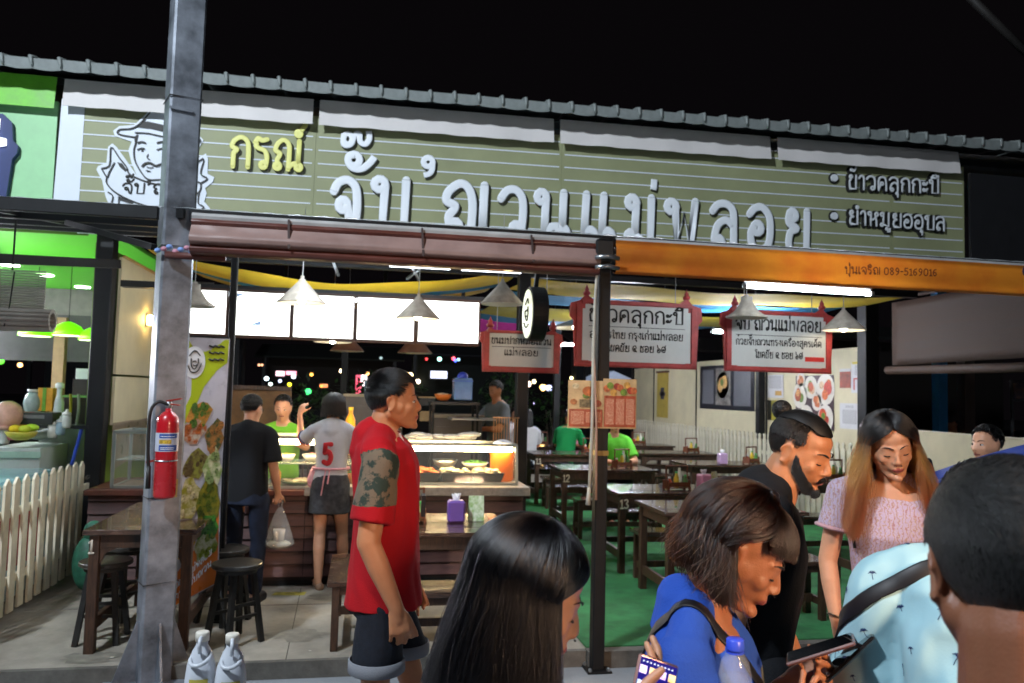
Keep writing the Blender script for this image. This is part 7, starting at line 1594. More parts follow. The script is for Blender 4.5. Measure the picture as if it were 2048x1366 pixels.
MB().add([tuple(v) for v in xf(F, on_skull(*np.meshgrid(np.linspace(-PI, PI, 41), np.linspace(0, R(30), 6)), .006).reshape(-1, 3))], [(j*41+i, j*41+i+1, (j+1)*41+i+1, (j+1)*41+i) for j in range(5) for i in range(40)]).build('root_body', capB, t, True, world=False)

# ---- 4 woman in the blue T-shirt looking at a phone ---------------------------------------------------
bp = P(1440, 1098, Y=1.62)
t = thing('person', 'woman with a wavy dark bob in a blue T-shirt, holding a phone with both hands', 'person', (bp.x-.05, bp.y, 0), R(-121))
HZ = bp.z
fr = frame_at((0, -.04, HZ-.635), (0, .12, 1), FW); Mh = HM((0, .085, HZ), 0, 30, 0)
c = Clay(); c.loft(torso_rings(fr, TORSO_F, 1.0)); head(c, Mh, .95, jaw=.93, nose=.9)
c.cap((0, .03, HZ-.05), (0, .01, HZ-.14), .048, .053)
zs = HZ-.168
for sx in (-1, 1): c.cap((sx*.03, .0, zs+.035), (sx*.15, .0, zs), .038, .043)
shR, elR, wrR = (.17, -.005, zs-.01), (.20, .05, zs-.27), (.075, .155, zs-.12)
shL, elL, wrL = (-.17, -.005, zs-.01), (-.20, .07, zs-.27), (-.05, .185, zs-.105)
arm(c, shR, elR, wrR, 1.0, True); arm(c, shL, elL, wrL, 1.0, True)
tipsR = hand(c, wrR, (-.25, .90, .42), (.75, .30, -.55), .95, 1, curls=((50, 35, 20), (34, 28, 18), (20, 20, 12), (8, 10, 8)), thumb=(38, -10), thumb_curl=5, spread=9)
hand(c, wrL, (.2, .85, .5), (-.7, .3, -.5), .95, -1, curl=(40, 45, 25), thumb=(38, 10))
kn = [(-.085, .02, .42), (.085, .02, .42)]; an = [(-.08, 0, .07), (.08, 0, .07)]; legs(c, fr, .085, kn, an, .95); [foot(c, a, FW, .9) for a in an]
c.sculpt('body', [skinC, lipM], t, .0045, 10, region=lip_region(Mh, .95)); face_parts(Mh, t, .95, True, True, 1.0)
blue = cloth_mat('blue_tshirt', '2a50ae')
greyp = M('shirt_print_grey', '6d7068', .8, var=.1)
yelp = M('shirt_print_yellow', 'b0a24a', .8, var=.1)
c = Clay(); c.loft(torso_rings(fr, [(-.14, .165, .128, 0), (0, .166, .130, 0), (.12, .150, .118, .004), (.24, .152, .122, .010), (.33, .160, .136, .018), (.41, .160, .122, .006), (.46, .150, .10, -.004), (.49, .118, .08, -.012), (.51, .09, .07, -.014)]))
for sh, el in ((shR, elR), (shL, elL)):
    e2 = Vector(sh).lerp(Vector(el), .80); c.sleeve(sh, e2, .062, .074); c.cap(sh, (math.copysign(.08, sh[0]), -.003, zs+.035), .054, .045)
yoke(c, zs+.003, 0., 1., .15, .046); c.sculpt('t_shirt', [blue, greyp, yelp], t, .006, 5, folds(.0065, (7, 7, 3), 7.),
         region=lambda q: np.where((q[:, 1] > .07) & (np.abs(q[:, 0]) < .11) & (q[:, 2] < zs-.075) & (q[:, 2] > zs-.30), np.where(np.abs(q[:, 2]-(zs-.20)-.8*(q[:, 0]+.02)) < .008, 2, 1), 0))
ribbon('bag_strap', spline([(-.10, .16, zs-.28), (.02, .16, zs-.15), (.075, .13, zs-.06), (.105, .06, zs+.05), (.10, -.0, zs+.07), (.08, -.08, zs+.02), (.0, -.13, zs-.13), (-.1, -.14, zs-.3)], 6), [o_ for o_ in COL.objects if o_.parent is t and o_.name.startswith('t_shirt')][0], .03, M('strap_black', '141317'), t)
c = Clay(); c.loft(torso_rings(fr, [(.0, .16, .125, 0), (-.14, .175, .135, 0)]))
for sx in (-1, 1): c.chain([(sx*.09, 0, fr[0].z-.06), kn[0 if sx < 0 else 1], an[0 if sx < 0 else 1]], [.09, .07, .055])
c.sculpt('trousers', cloth_mat('navy_trousers', '20242e'), t, .011, 3)
swept_hair(Mh, .97, t, hairBr, capBr, 14000, .105, spread=.50, front_open=R(90), rad=.0008, jit=.016, bang=R(60), seed=21, layers=.030, vol=.012, curl=-3.0)
tp, td = tipsR[1]; rg = Vector(wrR)+Vector((-.25, .90, .42)).normalized()*.09
MB().tube([rg+Vector((.012*math.cos(a)+.018, .004*math.sin(a), .012*math.sin(a)-.012)) for a in [k*PI/6 for k in range(12)]], .0016, 6, closed=True).build('ring', M('ring_dark', '3a3028', .3, metal=.8), t, True, world=False)
# her phone
Lm = local(t); pc = Lm @ Vector((.0, .30, zs-.015))
def phone(lab, loc, xa, ya, w, h, mats, icons=False, case=None):
    x_, y_ = Vector(xa).normalized(), Vector(ya).normalized(); z_ = x_.cross(y_).normalized(); y_ = z_.cross(x_)
    q = thing('phone', lab, 'phone', loc); Mq = Matrix((x_, y_, z_)).transposed()
    def bx(nm, a, b, c_, d, e, f_, m_, bev=0, par=q):
        mb = MB().box(a, b, c_, d, e, f_); mb.v = [tuple(Mq @ Vector(v)) for v in mb.v]; return mb.build(nm, m_, par, world=False, bev=bev)
    bx('casing', -w/2, w/2, -h/2, h/2, -.004, .004, mats[0], .003); sc = bx('screen', -w/2+.003, w/2-.003, -h/2+.004, h/2-.004, .0042, .0052, mats[1])
    if icons:
        for i in range(4):
            for j in range(5):
                cx_, cy_ = -w/2+w*(.14+.24*i), h/2-h*(.16+.16*j); bx('icon', cx_-.0055, cx_+.0055, cy_-.0055, cy_+.0055, .0054, .0058, glowmat(('c8a0e8', 'e84a5a', '48a8e8', 'f0c040', '50c878', 'e8f0ff')[(i*3+j*2) % 6], 1.3), par=sc)
        for i in range(9): bx('status_mark', -w/2+w*.1+i*w*.09, -w/2+w*.1+i*w*.09+.002, h/2-.0105, h/2-.009, .0054, .0058, glowmat('e8f0ff', 1.3), par=sc)
    return q
scrd = M('screen_dark', '050608', .08, var=0, coat=1)
phone('black phone held by the woman in the blue T-shirt, seen edge on', pc, Lm.to_3x3() @ Vector((1, 0, 0)), Lm.to_3x3() @ Vector((0.1, .62, .70)), .070, .135, (M('phone_black', '151517', .2, coat=.8), scrd))
phone('second phone with a pinkish case tilted in her fingers', pc+Lm.to_3x3() @ Vector((.03, -.055, .012)), Lm.to_3x3() @ Vector((1, 0, 0)), Lm.to_3x3() @ Vector((.1, .9, .42)), .07, .14, (M('phone_rose', '5a3a36', .25, coat=.6), scrd))

# water bottle at her side
wb = P(1470, 1350, Y=1.42)
t = thing('water_bottle', 'clear plastic water bottle with a blue cap under the arm of the woman in blue', 'bottle', (wb.x, wb.y, wb.z-.12))
MB().lathe([(.028, 0), (.031, .01), (.031, .09), (.029, .1), (.031, .11), (.031, .12), (.026, .145), (.0135, .165), (.0125, .18)], n=26).build('shell', M('pet_plastic', 'dfe8f2', .05, var=0, trans=.0, alpha=.16, spec=1), t, True, world=False)
MB().lathe([(.0265, .005), (.0285, .02), (.0285, .09), (.024, .12)], n=22).build('water', M('water', 'b8c8d8', .02, var=0, alpha=.12, spec=1), t, True, world=False)
MB().lathe([(.0165, .166), (.0168, .170), (.0168, .186), (.015, .188)], n=30).build('cap', M('cap_blue', '3a55d8', .35, var=0), t, True, world=False)
MB().lathe([(.0168, .1615), (.0168, .165)], n=20).build('cap_ring', M('cap_blue'), t, world=False)

# ---- 5 woman with straight black hair in front -----------------------------------------------------
bp = P(1030, 1190, Y=1.34)
t = thing('person', 'woman with long straight black hair seen from behind, looking down at a lit phone', 'person', (bp.x-.01, bp.y, 0), R(-97))
HZ = bp.z
fr = frame_at((0, -.03, HZ-.70), (0, .06, 1), FW); Mh = HM((0, .03, HZ), 0, 22, 0)
c = Clay(); c.loft(torso_rings(fr, TORSO_F, .98)); head(c, Mh, .97, jaw=.96, nose=.82)
c.cap((0, .0, HZ-.05), (0, -.02, HZ-.18), .047, .05); zs = HZ-.235
for sx in (-1, 1): c.cap((sx*.03, -.01, zs+.035), (sx*.15, -.01, zs), .038, .043)
shR, elR, wrR = (.17, -.01, zs-.01), (.20, .06, zs-.26), (.135, .26, zs-.17); shL, elL, wrL = (-.17, -.01, zs-.01), (-.19, .08, zs-.26), (-.04, .24, zs-.2)
arm(c, shR, elR, wrR, 1.0, True); arm(c, shL, elL, wrL, 1.0, True)
hand(c, wrR, (.05, .9, .25), (.2, -.2, -.95), .92, -1, curl=(25, 40, 30), thumb=(50, -10)); hand(c, wrL, (.3, .8, .2), (-.5, 0, -.8), .92, 1)
kn = [(-.085, .02, .42), (.085, .02, .42)]; an = [(-.08, 0, .07), (.08, 0, .07)]; legs(c, fr, .085, kn, an, .95); [foot(c, a, FW, .9) for a in an]
c.sculpt('body', [skinB, lipP], t, .005, 10, region=lip_region(Mh, .97)); face_parts(Mh, t, .97, True, True, .9)
c = Clay(); c.loft(torso_rings(fr, [(-.2, .17, .13, 0), (0, .166, .126, 0), (.12, .146, .112, .004), (.24, .148, .116, .010), (.33, .156, .132, .018), (.41, .157, .118, .006), (.46, .148, .096, -.004), (.49, .116, .078, -.012)], .98))
for sh, el in ((shR, elR), (shL, elL)): c.sleeve(sh, Vector(sh).lerp(Vector(el), .6), .058, .07); c.cap(sh, (math.copysign(.08, sh[0]), -.01, zs+.035), .052, .043)
yoke(c, zs, -.01, 1., .15, .046); c.sculpt('white_top', cloth_mat('white_top', 'a9abb0'), t, .008, 4, folds(.004, (6, 6, 3), 9.))
c = Clay(); c.loft([((0, 0, fr[0].z+.05), .16, .125), ((0, 0, fr[0].z-.1), .18, .14), ((0, 0, fr[0].z-.4), .2, .16)]); c.sculpt('skirt', cloth_mat('dark_skirt', '22232a'), t, .012, 3)
swept_hair(Mh, .99, t, hairS, capB, 24000, .40, spread=.16, front_open=R(60), rad=.0006, jit=.0030, seed=31, layers=.013, npts=22, drop_dir=(0, -.10, -1), tip=.7)
ph = P(1300, 1412, Y=1.14)
phone('lit phone with rows of app icons held low at the bottom edge', ph, (.90, -.05, -.32), (.30, .25, .62), .066, .135, (M('phone_rose_gold', 'b58a84', .25, metal=.6, coat=.5), M('lit_screen', '0c0a20', .6, spec=.05, var=0, emit=.55, ecol='2a24a8')), True)
c = Clay(); hand(c, P(1225, 1440, Y=1.17), (.80, .05, .55), (0, -.6, -.75), .85, -1, curl=(20, 30, 25), thumb=(22, -25)); 
ho = c.sculpt('holding_hand', skinB, None, .004, 2); ho.data.transform(local(t).inverted()); ho.parent = t

# ---- 6 dark head in front at the right -----------------------------------------------------------
bp = P(2032, 1155, Y=.79)
t = thing('person', 'man with short black hair seen from behind, filling the lower right corner', 'person', (bp.x, bp.y, 0), R(-22))
HZ = bp.z; k = 1.02
fr = frame_at((0, -.02, HZ-.72), UP, FW); Mh = HM((0, .02, HZ), 0, 6, 0)
c = Clay(); c.loft(torso_rings(fr, TORSO_M, 1.0)); head(c, Mh, k, jaw=1.08)
c.cap((0, -.02, HZ-.05), (0, -.035, HZ-.21), .066, .072); zs = HZ-.27
for sx in (-1, 1): c.cap((sx*.04, -.03, zs+.05), (sx*.165, -.02, zs), .05, .055); arm(c, (sx*.19, -.02, zs-.01), (sx*.22, 0, zs-.29), (sx*.2, .1, zs-.52)); hand(c, (sx*.2, .1, zs-.52), (0, .2, -1), (sx, 0, 0), 1, -sx)
kn = [(-.1, .02, .47), (.1, .02, .47)]; an = [(-.1, -.02, .08), (.1, -.02, .08)]; legs(c, fr, .09, kn, an); [foot(c, a, FW) for a in an]
c.sculpt('body', [skin('skin_shaded', '7d4e36'), lipM], t, .0055, 3)  # shade on his neck put into a darker skin colour
c = Clay(); c.loft(torso_rings(fr, [(-.2, .18, .14, 0), (.1, .176, .136, 0), (.3, .18, .138, .008), (.42, .185, .13, 0), (.48, .17, .105, -.01), (.52, .13, .085, -.015)]))
for sx in (-1, 1): c.sleeve((sx*.19, -.02, zs-.01), (sx*.213, -.005, zs-.2), .066, .078); c.cap((sx*.19, -.02, zs), (sx*.09, -.02, zs+.03), .062, .055)
yoke(c, zs+.01, -.02, 1., .165, .062); c.sculpt('shirt', cloth_mat('charcoal_shirt', '1b1d22'), t, .009, 4, folds(.004, (5, 5, 3), 12.))
c = Clay(); c.loft(torso_rings(fr, [(.0, .16, .125, 0), (-.14, .18, .14, 0)]))
for sx in (-1, 1): c.chain([(sx*.095, 0, fr[0].z-.06), kn[0 if sx < 0 else 1], an[0 if sx < 0 else 1]], [.1, .075, .06])
c.sculpt('trousers', cloth_mat('black_trousers', '15161a'), t, .012, 3)
short_hair(Mh, k, t, hair_mat('matte_black_hair', .99, .3, .5), capB, 30000, .020, .40, (.5, -.5, -.3), seed=41, rad=.0004, vol=.006, hairline=lambda az, th: th < np.interp(np.abs(az), [0, R(55), R(72), R(86), R(98), R(112), R(135), PI], [R(50), R(60), R(92), R(84), R(112), R(130), R(142), R(146)]))

# ---- 7 man in the pale blue palm print shirt --------------------------------------------------------
bp = P(2005, 1080, Y=1.36)
t = thing('person', 'man in a pale blue shirt with small navy palm trees and a black shoulder strap', 'person', (bp.x+.0, bp.y, 0), R(-30))
HZ = bp.z; k = 1.0
fr = frame_at((0, -.13, HZ-.59), (0, .22, 1), FW); Mh = HM((0, .14, HZ), 0, 38, 0)
c = Clay(); c.loft(torso_rings(fr, TORSO_M, 1.02)); head(c, Mh, k, jaw=1.06)
c.cap((0, .11, HZ-.03), (0, .0, HZ-.12), .058, .066); zs = HZ-.10
for sx in (-1, 1): c.cap((sx*.04, -.01, zs+.05), (sx*.17, -.0, zs), .05, .055); arm(c, (sx*.195, 0, zs-.01), (sx*.24, .06, zs-.28), (sx*.12, .26, zs-.25), 1.05); hand(c, (sx*.12, .26, zs-.25), (-sx*.3, .9, .2), (sx*.4, 0, -.8), 1, sx)
kn = [(-.1, .02, .47), (.1, .02, .47)]; an = [(-.1, -.02, .08), (.1, -.02, .08)]; legs(c, fr, .09, kn, an); [foot(c, a, FW) for a in an]
c.sculpt('body', [skinC, lipM], t, .0065, 3)
pale = cloth_mat('pale_blue_shirt', 'a3cbd4', rough=.6, var=.04, bump=.06)
c = Clay(); c.loft(torso_rings(fr, [(-.2, .19, .15, 0), (.0, .188, .15, 0), (.14, .182, .145, .004), (.3, .19, .146, .008), (.42, .195, .136, 0), (.48, .182, .112, -.008), (.52, .14, .09, -.013), (.55, .10, .078, -.016)], 1.02))
for sx in (-1, 1): c.sleeve((sx*.2, 0, zs-.01), (sx*.235, .05, zs-.23), .074, .09); c.cap((sx*.2, 0, zs-.005), (sx*.09, -.01, zs+.045), .068, .06)
yoke(c, zs+.005, .0, 1., .17, .064); sh_o = c.sculpt('shirt', pale, t, .0065, 6, folds(.009, (9, 9, 5), 14.))
MB().lathe([(.076, 0), (.082, .012), (.078, .036), (.07, .038)], (0, .015, zs+.085), 30, sx=1.08, caps=False).build('collar', pale, t, True, world=False)
# palm prints lie on the cloth: found by dropping each mark onto the shirt surface
from mathutils.bvhtree import BVHTree
dg = bpy.context.evaluated_depsgraph_get(); bvh = BVHTree.FromPolygons([v.co for v in sh_o.data.vertices], [tuple(p_.vertices) for p_ in sh_o.data.polygons])
palmM = M('palm_navy', '1f3560', .7, var=0); rp = random.Random(3)
for row in range(9):
    for col in range(16):
        a = 2*PI*(col+.5*(row % 2))/16+rp.uniform(-.08, .08); z = zs+.08-.055*row+rp.uniform(-.012, .012)
        o0 = Vector((.6*math.cos(a), .6*math.sin(a), z)); loc, nr, _, _ = bvh.ray_cast(o0, (Vector((0, 0, z))-o0).normalized())
        if loc is None: continue
        x_ = Vector((0, 0, 1)).cross(nr).normalized(); y_ = nr.cross(x_); th_ = rp.uniform(-.5, .5); xa, ya = x_*math.cos(th_)+y_*math.sin(th_), y_*math.cos(th_)-x_*math.sin(th_); s_ = rp.choice((.006, .0085, .0105)); b0 = loc+nr*.0012
        mb = MB(); mb.tube([b0-ya*s_*1.5+xa*s_*.15, b0-ya*s_*.6, b0], [.0009, .0007, .0006], 5, flat=(nr, .4))
        for q_ in range(5):
            aa = PI*(.02+.24*q_); e1 = b0+(xa*math.cos(aa)+ya*math.sin(aa)*.7)*s_; mb.tube([b0, b0.lerp(e1, .6)+ya*s_*.22, e1-ya*s_*.15], [.0008, .0013*s_/.0085, .0003], 5, flat=(nr, .4))
        mb.build('palm_print', palmM, t, world=False)
ribbon('shoulder_strap', spline([(.06, -.02, zs+.13), (-.02, -.06, zs+.11), (-.10, -.08, zs+.075), (-.17, -.07, zs+.03), (-.23, -.05, zs-.02), (-.28, -.01, zs-.08), (-.29, .05, zs-.15), (-.25, .12, zs-.2)], 6), sh_o, .03, M('strap_black', '141317'), t)
c = Clay(); c.loft(torso_rings(fr, [(.0, .16, .125, 0), (-.14, .18, .14, 0)]))
for sx in (-1, 1): c.chain([(sx*.095, 0, fr[0].z-.06), kn[0 if sx < 0 else 1], an[0 if sx < 0 else 1]], [.1, .075, .06])
c.sculpt('trousers', cloth_mat('grey_trousers', '3a3b40'), t, .012, 3)
short_hair(Mh, k, t, hairB, capB, 12000, .036, .5, (.3, .3, .4), seed=43, rad=.0007, vol=.008)

# ---- 8 young man in black at the counter --------------------------------------------------------
p0 = P(520, 1195, Z=.1); tp_ = P(500, 790, Y=p0.y); HT = tp_.z-.1
def standing(lab, x, y, z0, Ht, rz, female, skinm, nod=0, turn=0, arms=None, k=None, knees=None, lean=0):
    k = Ht/1.72; t = thing('person', lab, 'person', (x, y, z0), rz); HZ = Ht-.122*k
    fr = frame_at((0, -lean*.5, .92*k), (0, lean, 1), FW); Mh = HM((0, .02+lean*.62, HZ), turn, nod)
    c = Clay(); c.loft(torso_rings(fr, TORSO_F if female else TORSO_M, k)); head(c, Mh, k*.96)
    c.cap((0, lean*.55, HZ-.05*k), (0, -.02+lean*.5, HZ-.2*k), .054*k, .06*k); zs = Ht-.33*k; yo = lean*.5
    for sx in (-1, 1): c.cap((sx*.04*k, -.02+yo, zs+.05*k), (sx*(.145 if female else .165)*k, -.02+yo, zs), .045*k, .05*k)
    return t, c, fr, Mh, HZ, zs, k, yo
t, c, fr, Mh, HZ, zs, k, yo = standing('young man in a black T-shirt and glasses at the counter, carrying a clear bag', tp_.x+.02, p0.y-.05, .1, HT, R(-14), False, skinB, nod=6, turn=22)
shR, elR, wrR = (.185*k, -.02, zs-.01), (.23*k, -.03, zs-.28*k), (.25*k, .04, zs-.50*k); shL, elL, wrL = (-.185*k, -.02, zs-.01), (-.22*k, -.02, zs-.28*k), (-.2*k, .1, zs-.5*k)
for a in ((shR, elR, wrR), (shL, elL, wrL)): arm(c, *a, k)
hand(c, wrR, (0, .1, -1), (.7, -.7, 0), k, -1, curl=(60, 70, 50)); hand(c, wrL, (0, .2, -1), (-1, 0, 0), k, 1)
kn = [(-.09, .03, .49*k), (.10, .0, .49*k)]; an = [(-.09, .0, .065), (.11, -.06, .065)]; legs(c, fr, .085, kn, an, k); [foot(c, a, FW, k) for a in an]
c.sculpt('body', [skinB, lipM], t, .01, 2, region=lip_region(Mh, k*.96)); face_parts(Mh, t, k*.96, False)
c = Clay(); c.loft(torso_rings(fr, [(-.12, .17, .13, 0), (0, .172, .13, 0), (.2, .166, .126, 0), (.36, .180, .134, .0), (.44, .186, .128, -.002), (.50, .178, .112, -.01), (.545, .12, .085, -.016)], k))
for sh, el in ((shR, elR), (shL, elL)): c.sleeve(sh, Vector(sh).lerp(Vector(el), .8), .064*k, .082*k); c.cap(sh, Vector(sh)+Vector((0, 0, -.04)), .062*k, .062*k)
yoke(c, zs+.006, -.02+yo, k, .165, .056); c.sculpt('t_shirt', blk_t, t, .01, 4, folds(.005, (5, 5, 2), 15.))
c = Clay(); c.loft(torso_rings(fr, [(.02, .16, .12, 0), (-.12, .175, .135, 0)], k))
for i, sx in enumerate((-1, 1)): c.chain([(sx*.09, 0, .84*k), kn[i], (an[i][0], an[i][1], .10)], [.09*k, .068*k, .058*k])
c.sculpt('jeans', cloth_mat('navy_jeans', '1c2436', var=.2, scale=20), t, .011, 3, folds(.004, (6, 6, 3), 16.))
for a in an: c = Clay(); c.cap((a[0], a[1]-.03, .012), (a[0], a[1]+.14, .012), .04, .042); c.sculpt('sandal', M('sandal_black', '17161a', .6), t, .01, 2)
short_hair(Mh, k*.96, t, hairB, capB, 4000, .03, .4, (0, .5, .3), seed=51, rad=.0012, vol=.006)
F = Mh @ Matrix.Scale(k*.96, 4)
for sx in (-1, 1): MB().tube([F @ Vector((sx*(.03+.02*math.cos(a)), .092, .004+.016*math.sin(a))) for a in [i*PI/6 for i in range(12)]]+[], .0015, 5, closed=True).build('glasses_rim', black, t, True, world=False); MB().tube([F @ Vector((sx*.05, .09, .008)), F @ Vector((sx*.078, .0, .008))], .0016, 5).build('glasses_arm', black, t, world=False)
bagp = local(t) @ (Vector(wrR)+Vector((.02, .0, -.10)))
tb = thing('takeaway_bag', 'clear plastic bag of food hanging from the hand of the young man in black', 'bag', bagp)
bagm = M('clear_bag_shiny', 'cfd6da', .12, var=.15, scale=14, alpha=.26, spec=1)
MB().sheet(lambda u_, v_: ((.012+.095*v_**.8)*(1+.08*math.sin(u_*2*PI*7))*math.cos(2*PI*u_), (.012+.07*v_**.8)*(1+.08*math.sin(u_*2*PI*9))*math.sin(2*PI*u_), -.27*v_), 60, 14).build('film', bagm, tb, True, world=False)
MB().ellipsoid((0, 0, -.27), (.10, .072, .035), 24, 8).build('bag_bottom', bagm, tb, True, world=False)
MB().ellipsoid((0, 0, -.265), (.085, .06, .028), 20, 8).build('food', food_w, tb, True, world=False)
MB().lathe([(.035, 0), (.045, .09)], (0, 0, -.25), 16).build('white_tub', whitec, tb, True, world=False)
MB().tube([(-.01, 0, 0), (-.015, 0, .04), (.0, 0, .06), (.015, 0, .04), (.01, 0, 0)], .004, 6).build('handle', bagm, tb, True, world=False)

# ---- 9 woman with number 5 on her back -----------------------------------------------------------
p0 = P(640, 1172, Z=.1); tp_ = P(668, 788, Y=p0.y-.02); HT = tp_.z-.1
t, c, fr, Mh, HZ, zs, k, yo = standing('woman with a black bob and a red number 5 on her white shirt', tp_.x, p0.y-.02, .1, HT, R(-6), True, skinB, nod=2, turn=-10)
shL, elL, wrL = (-.165*k, -.01, zs), (-.30*k, .12, zs-.10), (-.34*k, .20, zs+.12); shR, elR, wrR = (.165*k, -.01, zs), (.24*k, .08, zs-.24), (.15*k, .26, zs-.20)
arm(c, shL, elL, wrL, k, True); arm(c, shR, elR, wrR, k, True); hand(c, wrL, (.25, .3, 1), (-.5, -.8, 0), .9*k, 1); hand(c, wrR, (0, 1, 0), (.4, 0, .9), .9*k, -1)
kn = [(-.07, .02, .46*k), (.10, .05, .46*k)]; an = [(-.06, -.04, .075), (.13, .02, .065)]; legs(c, fr, .08, kn, an, k, .082, .052, .036); [foot(c, a, (-.3, 1, 0), .9*k) for a in an]
c.sculpt('body', [skinB, lipP], t, .01, 2, region=lip_region(Mh, k*.96)); face_parts(Mh, t, k*.96, False)
c = Clay(); c.loft(torso_rings(fr, [(-.02, .160, .126, 0), (.06, .158, .122, 0), (.14, .136, .108, .004), (.24, .142, .112, .006), (.34, .154, .124, .01), (.41, .160, .116, .0), (.46, .156, .102, -.005), (.50, .125, .085, -.012)], k))
for sh, el in ((shL, elL), (shR, elR)): c.sleeve(sh, Vector(sh).lerp(Vector(el), .72), .056*k, .066*k)
ws = cloth_mat('white_shirt', 'b9bdc6'); yoke(c, zs+.008, -.02, k, .145, .054); c.sculpt('shirt', ws, t, .009, 4, folds(.004, (7, 7, 4), 17.))
e2 = Vector(shL).lerp(Vector(elL), .72); dd = (Vector(elL)-Vector(shL)).normalized(); u1 = dd.orthogonal().normalized(); u2 = dd.cross(u1)
for off, cc in ((0, 'b04a50'), (-.02, '3a4a7a')): MB().tube([e2+dd*off+(u1*math.cos(a)+u2*math.sin(a))*.068*k for a in [i*PI/9 for i in range(18)]], .005, 6, closed=True).build('sleeve_stripe', M('stripe_'+cc, cc, .8), t, True, world=False)
w_ = write('5', 'number_print', M('number_red', 'a81420', .7, var=.05), t, local(t) @ Vector((-.045, -.135, zs-.25)), local(t).to_3x3() @ Vector((1, .0, 0)), (0, 0, 1), .085, .15, .13, .18, n=8)
c = Clay(); c.loft([((0, 0, 1.0*k), .150*k, .120*k), ((0, 0, .92*k), .172*k, .135*k), ((0, 0, .80*k), .180*k, .142*k), ((0, 0, .655*k), .186*k, .148*k)]); c.sculpt('skirt', cloth_mat('grey_denim', '3c3f45', var=.25, scale=24), t, .01, 3, folds(.004, (6, 6, 4), 18.))
apr = M('pink_apron', 'c87a8c', .7, var=.35, scale=40, col2='d8b0b8')
MB().tube([(.162*k*math.cos(a), .13*k*math.sin(a), 1.055*k) for a in [i*PI/12 for i in range(24)]], .010, 6, closed=True).build('apron_string', apr, t, True, world=False)
for a, b in (((-.02, -.145, 1.05*k), (-.045, -.165, .83*k)), ((.01, -.145, 1.05*k), (.0, -.16, .93*k))): MB().bar(a, b, .035, .006, (1, 0, 0)).build('apron_tie', apr, t, world=False)
c = Clay(); c.loft([((-.13*k, .05, 1.04*k), .05, .10), ((-.155*k, .06, .94*k), .055, .10), ((-.15*k, .06, .86*k), .04, .09)]); c.sculpt('apron_side', apr, t, .01, 3, folds(.004, (9, 9, 4), 19.))
swept_hair(Mh, k*.97, t, hairB, capB, 5000, .085, spread=.12, front_open=R(66), rad=.0011, jit=.003, seed=52, layers=.018, vol=.012)
for a in an: c = Clay(); c.cap((a[0]+.02, a[1]-.03, .010), (a[0]-.03, a[1]+.12, .010), .034, .036); c.sculpt('sandal', M('sandal_tan', '8a6a52', .6), t, .01, 2)
# ================================================================== people further back
def sitter(lab, x, y, seat, rz, skinm, top, topcol, hairlen=None, nod=5, turn=0, female=False, arms='table', low=True, k=.95, lean=.1, stand=False):
    """diner on a bench (or a worker on his feet): one body, a top, hair"""
    t = thing('person', lab, 'person', (x, y, .1), rz); hp_ = seat-.1+.09
    fr = frame_at((0, 0, hp_), (0, lean, 1), FW); HZ = hp_+.69*k; Mh = HM((0, lean*.75, HZ), turn, nod)
    c = Clay(); c.loft(torso_rings(fr, TORSO_F if female else TORSO_M, k)); head(c, Mh, k*.96); c.cap((0, lean*.68, HZ-.05), (0, lean*.5, HZ-.2*k), .05, .058); zs = HZ-.225*k; yo = lean*.55
    A = []
    for sx in (-1, 1):
        c.cap((sx*.04, yo, zs+.045), (sx*.16*k, yo, zs), .042, .048)
        sh = (sx*.175*k, yo, zs-.01); el = (sx*.24*k, yo+.14, zs-.24) if arms == 'table' else (sx*.22*k, yo, zs-.27); wr = (sx*.06, yo+.30, zs-.24) if arms == 'table' else (sx*.2, yo+.12, zs-.48)
        if arms == 'up': el = (sx*.24*k, yo+.12, zs-.12); wr = (sx*.06, yo+.26, zs-.02)
        arm(c, sh, el, wr, k, female); hand(c, wr, (-sx*.4, .8, 0), (0, 0, 1), .9, -sx); A.append((sh, el))
    kn = [(-.1, .40, hp_-.02), (.1, .40, hp_-.02)] if not stand else [(-.09, .02, .48), (.09, .02, .48)]; an = [(-.1, .40, .07), (.1, .40, .07)] if not stand else [(-.09, 0, .07), (.09, 0, .07)]
    legs(c, fr, .085, kn, an, k); [foot(c, a, FW, .9) for a in an]
    c.sculpt('body', [skinm, lipM], t, .012, 2, region=lip_region(Mh, k*.96)); face_parts(Mh, t, k*.96, nod > 14)
    c = Clay(); c.loft(torso_rings(fr, [(-.08, .172, .132, 0), (.06, .168, .128, 0), (.2, .158, .122, 0), (.36, .172, .13, .0), (.44, .178, .124, -.002), (.50, .172, .108, -.01), (.53, .125, .085, -.016)], k)); yoke(c, zs+.005, yo, k, .16, .054)
    for sh, el in A: c.sleeve(sh, Vector(sh).lerp(Vector(el), .78), .062*k, .074*k)
    c.sculpt(top, cloth_mat('cloth_'+topcol, topcol), t, .012, 4, folds(.005, (5, 5, 3), abs(x)))
    c = Clay(); c.loft(torso_rings(fr, [(.0, .165, .125, 0), (-.12, .175, .135, 0)], k))
    for i, sx in enumerate((-1, 1)): c.chain([(sx*.09, 0, hp_), kn[i], an[i]], [.09, .07, .055])
    c.sculpt('trousers', cloth_mat('navy_trousers', '20242e'), t, .014, 3)
    if hairlen: swept_hair(Mh, k*.97, t, hairB, capB, 2500, hairlen, spread=.08, front_open=R(64), rad=.002, jit=.003, seed=int(abs(x)*9)+60, layers=.016)
    else: short_hair(Mh, k*.96, t, hairB, capB, 2200, .03, .4, (0, .4, .3), seed=int(abs(x)*9)+60, rad=.0016, vol=.005)
    return t, Mh
v_ = P(568, 838, Y=7.45); t, Mh = sitter('vendor in a lime green shirt serving behind the lit glass case', v_.x, 7.45, v_.z-.69*.95+.01, R(176), skinB, 't_shirt', '6fae2a', arms='up', nod=12, stand=True)
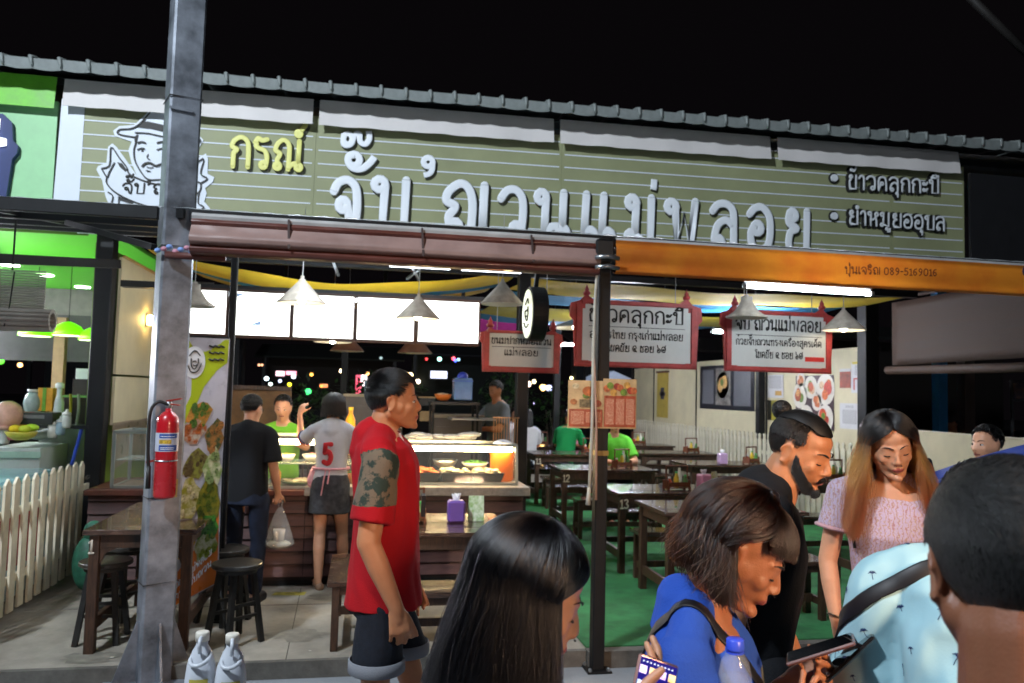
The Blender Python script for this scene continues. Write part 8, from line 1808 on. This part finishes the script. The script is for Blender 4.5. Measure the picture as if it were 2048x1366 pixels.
g_ = P(1222, 882, Y=9.62); sitter('diner in a lime green T-shirt leaning on table 12', g_.x, 9.55, .53, R(175), skinB, 't_shirt', '63c23a', nod=4, lean=.16, k=.98)
sitter('woman in a white top facing the camera at the farthest walkway table', 2.58, 13.35, .53, R(178), skinB, 'white_top', 'c9c9cc', hairlen=.12, female=True)
sitter('woman in white with long black hair, her back to the camera', 2.52, 11.95, .53, R(4), skinB, 'white_top', 'd2d2d6', hairlen=.34, female=True, nod=0)
sitter('diner in a dark green shirt bending over the farthest walkway table', 3.1, 11.9, .53, R(-30), skinC, 't_shirt', '1c8a4a', nod=20, lean=.35)
sitter('customer with a grey shirt standing in the dark beyond the counter end', P(1000, 830, Y=9.4).x, 9.4, .92, R(120), skinC, 't_shirt', '5f6468', stand=True, nod=20)
cpn = P(1915, 842, X=7.2); t, Mh = sitter('man in a dark cap and grey T-shirt beyond the low cream wall', cpn.x, cpn.y, cpn.z-.78, R(75), skinC, 't_shirt', '8a8580', stand=True, nod=14)
e = MB().ellipsoid((0, -.01, .07), (.092, .105, .075), 20, 12); e.v = [tuple(Mh @ Vector(v)) for v in e.v if True]; e.build('cap', cloth_mat('cap_grey', '3a3230'), t, True, world=False)
MB().prism([(-.07, 0), (.07, 0), (.06, .09), (-.06, .09)], Mh @ Vector((0, .08, .062)), Mh.to_3x3() @ Vector((1, 0, 0)), Mh.to_3x3() @ Vector((0, 1, -.15)), Mh.to_3x3() @ Vector((0, 0, .006))).build('cap_peak', MATS['cap_grey'], t, world=False)
t = thing('red_chair', 'red chair back behind the man in the dark cap', 'chair', (cpn.x+.25, cpn.y+.1, .1)); MB().box(-.22, .22, .1, .14, .75, 1.27).build('backrest', M('chair_red', 'a02a1c', .5), t, world=False, bev=.02)
MB().box(-.22, .22, -.3, .1, .70, .74).build('seat', M('chair_red'), t, world=False, bev=.01)
for x in (-.2, .2):
    for y in (-.28, .12): MB().bar((x, y, 0), (x, y, .7), .03).build('leg', M('chair_red'), t, world=False)
mn = P(1985, 905, Y=4.15); sitter('man with short dark hair seated before the low cream wall at the right edge', mn.x+.02, mn.y, mn.z-.70, R(100), skinB, 't_shirt', '2a3040', nod=0, stand=True, arms='down')
# folded blue umbrella cloth at the right edge
u0 = P(2030, 935, Y=3.1); t = thing('blue_parasol', 'dark blue parasol cloth edge entering at the right', 'parasol', (u0.x+.35, 3.2, 0))
def pf(u_, v_):
    a = 2*PI*u_; r_ = .62*v_; return (u0.x+.42+r_*math.cos(a), 3.2+r_*math.sin(a), u0.z+.14-.24*v_**1.3+.012*math.cos(a*8)*v_)
MB().sheet(pf, 64, 8).build('canopy', cloth_mat('parasol_blue', '203a8a', rough=.6), t, True, solid=.003)
MB().tube([(u0.x+.42, 3.2, .0), (u0.x+.42, 3.2, u0.z+.16)], .015, 8).build('pole', steel, t, True)
for k_ in range(8):
    a = k_*PI/4+.39; MB().tube([(u0.x+.42, 3.2, u0.z+.12), (u0.x+.42+.6*math.cos(a), 3.2+.6*math.sin(a), u0.z-.10)], .004, 5).build('rib', steel, t)
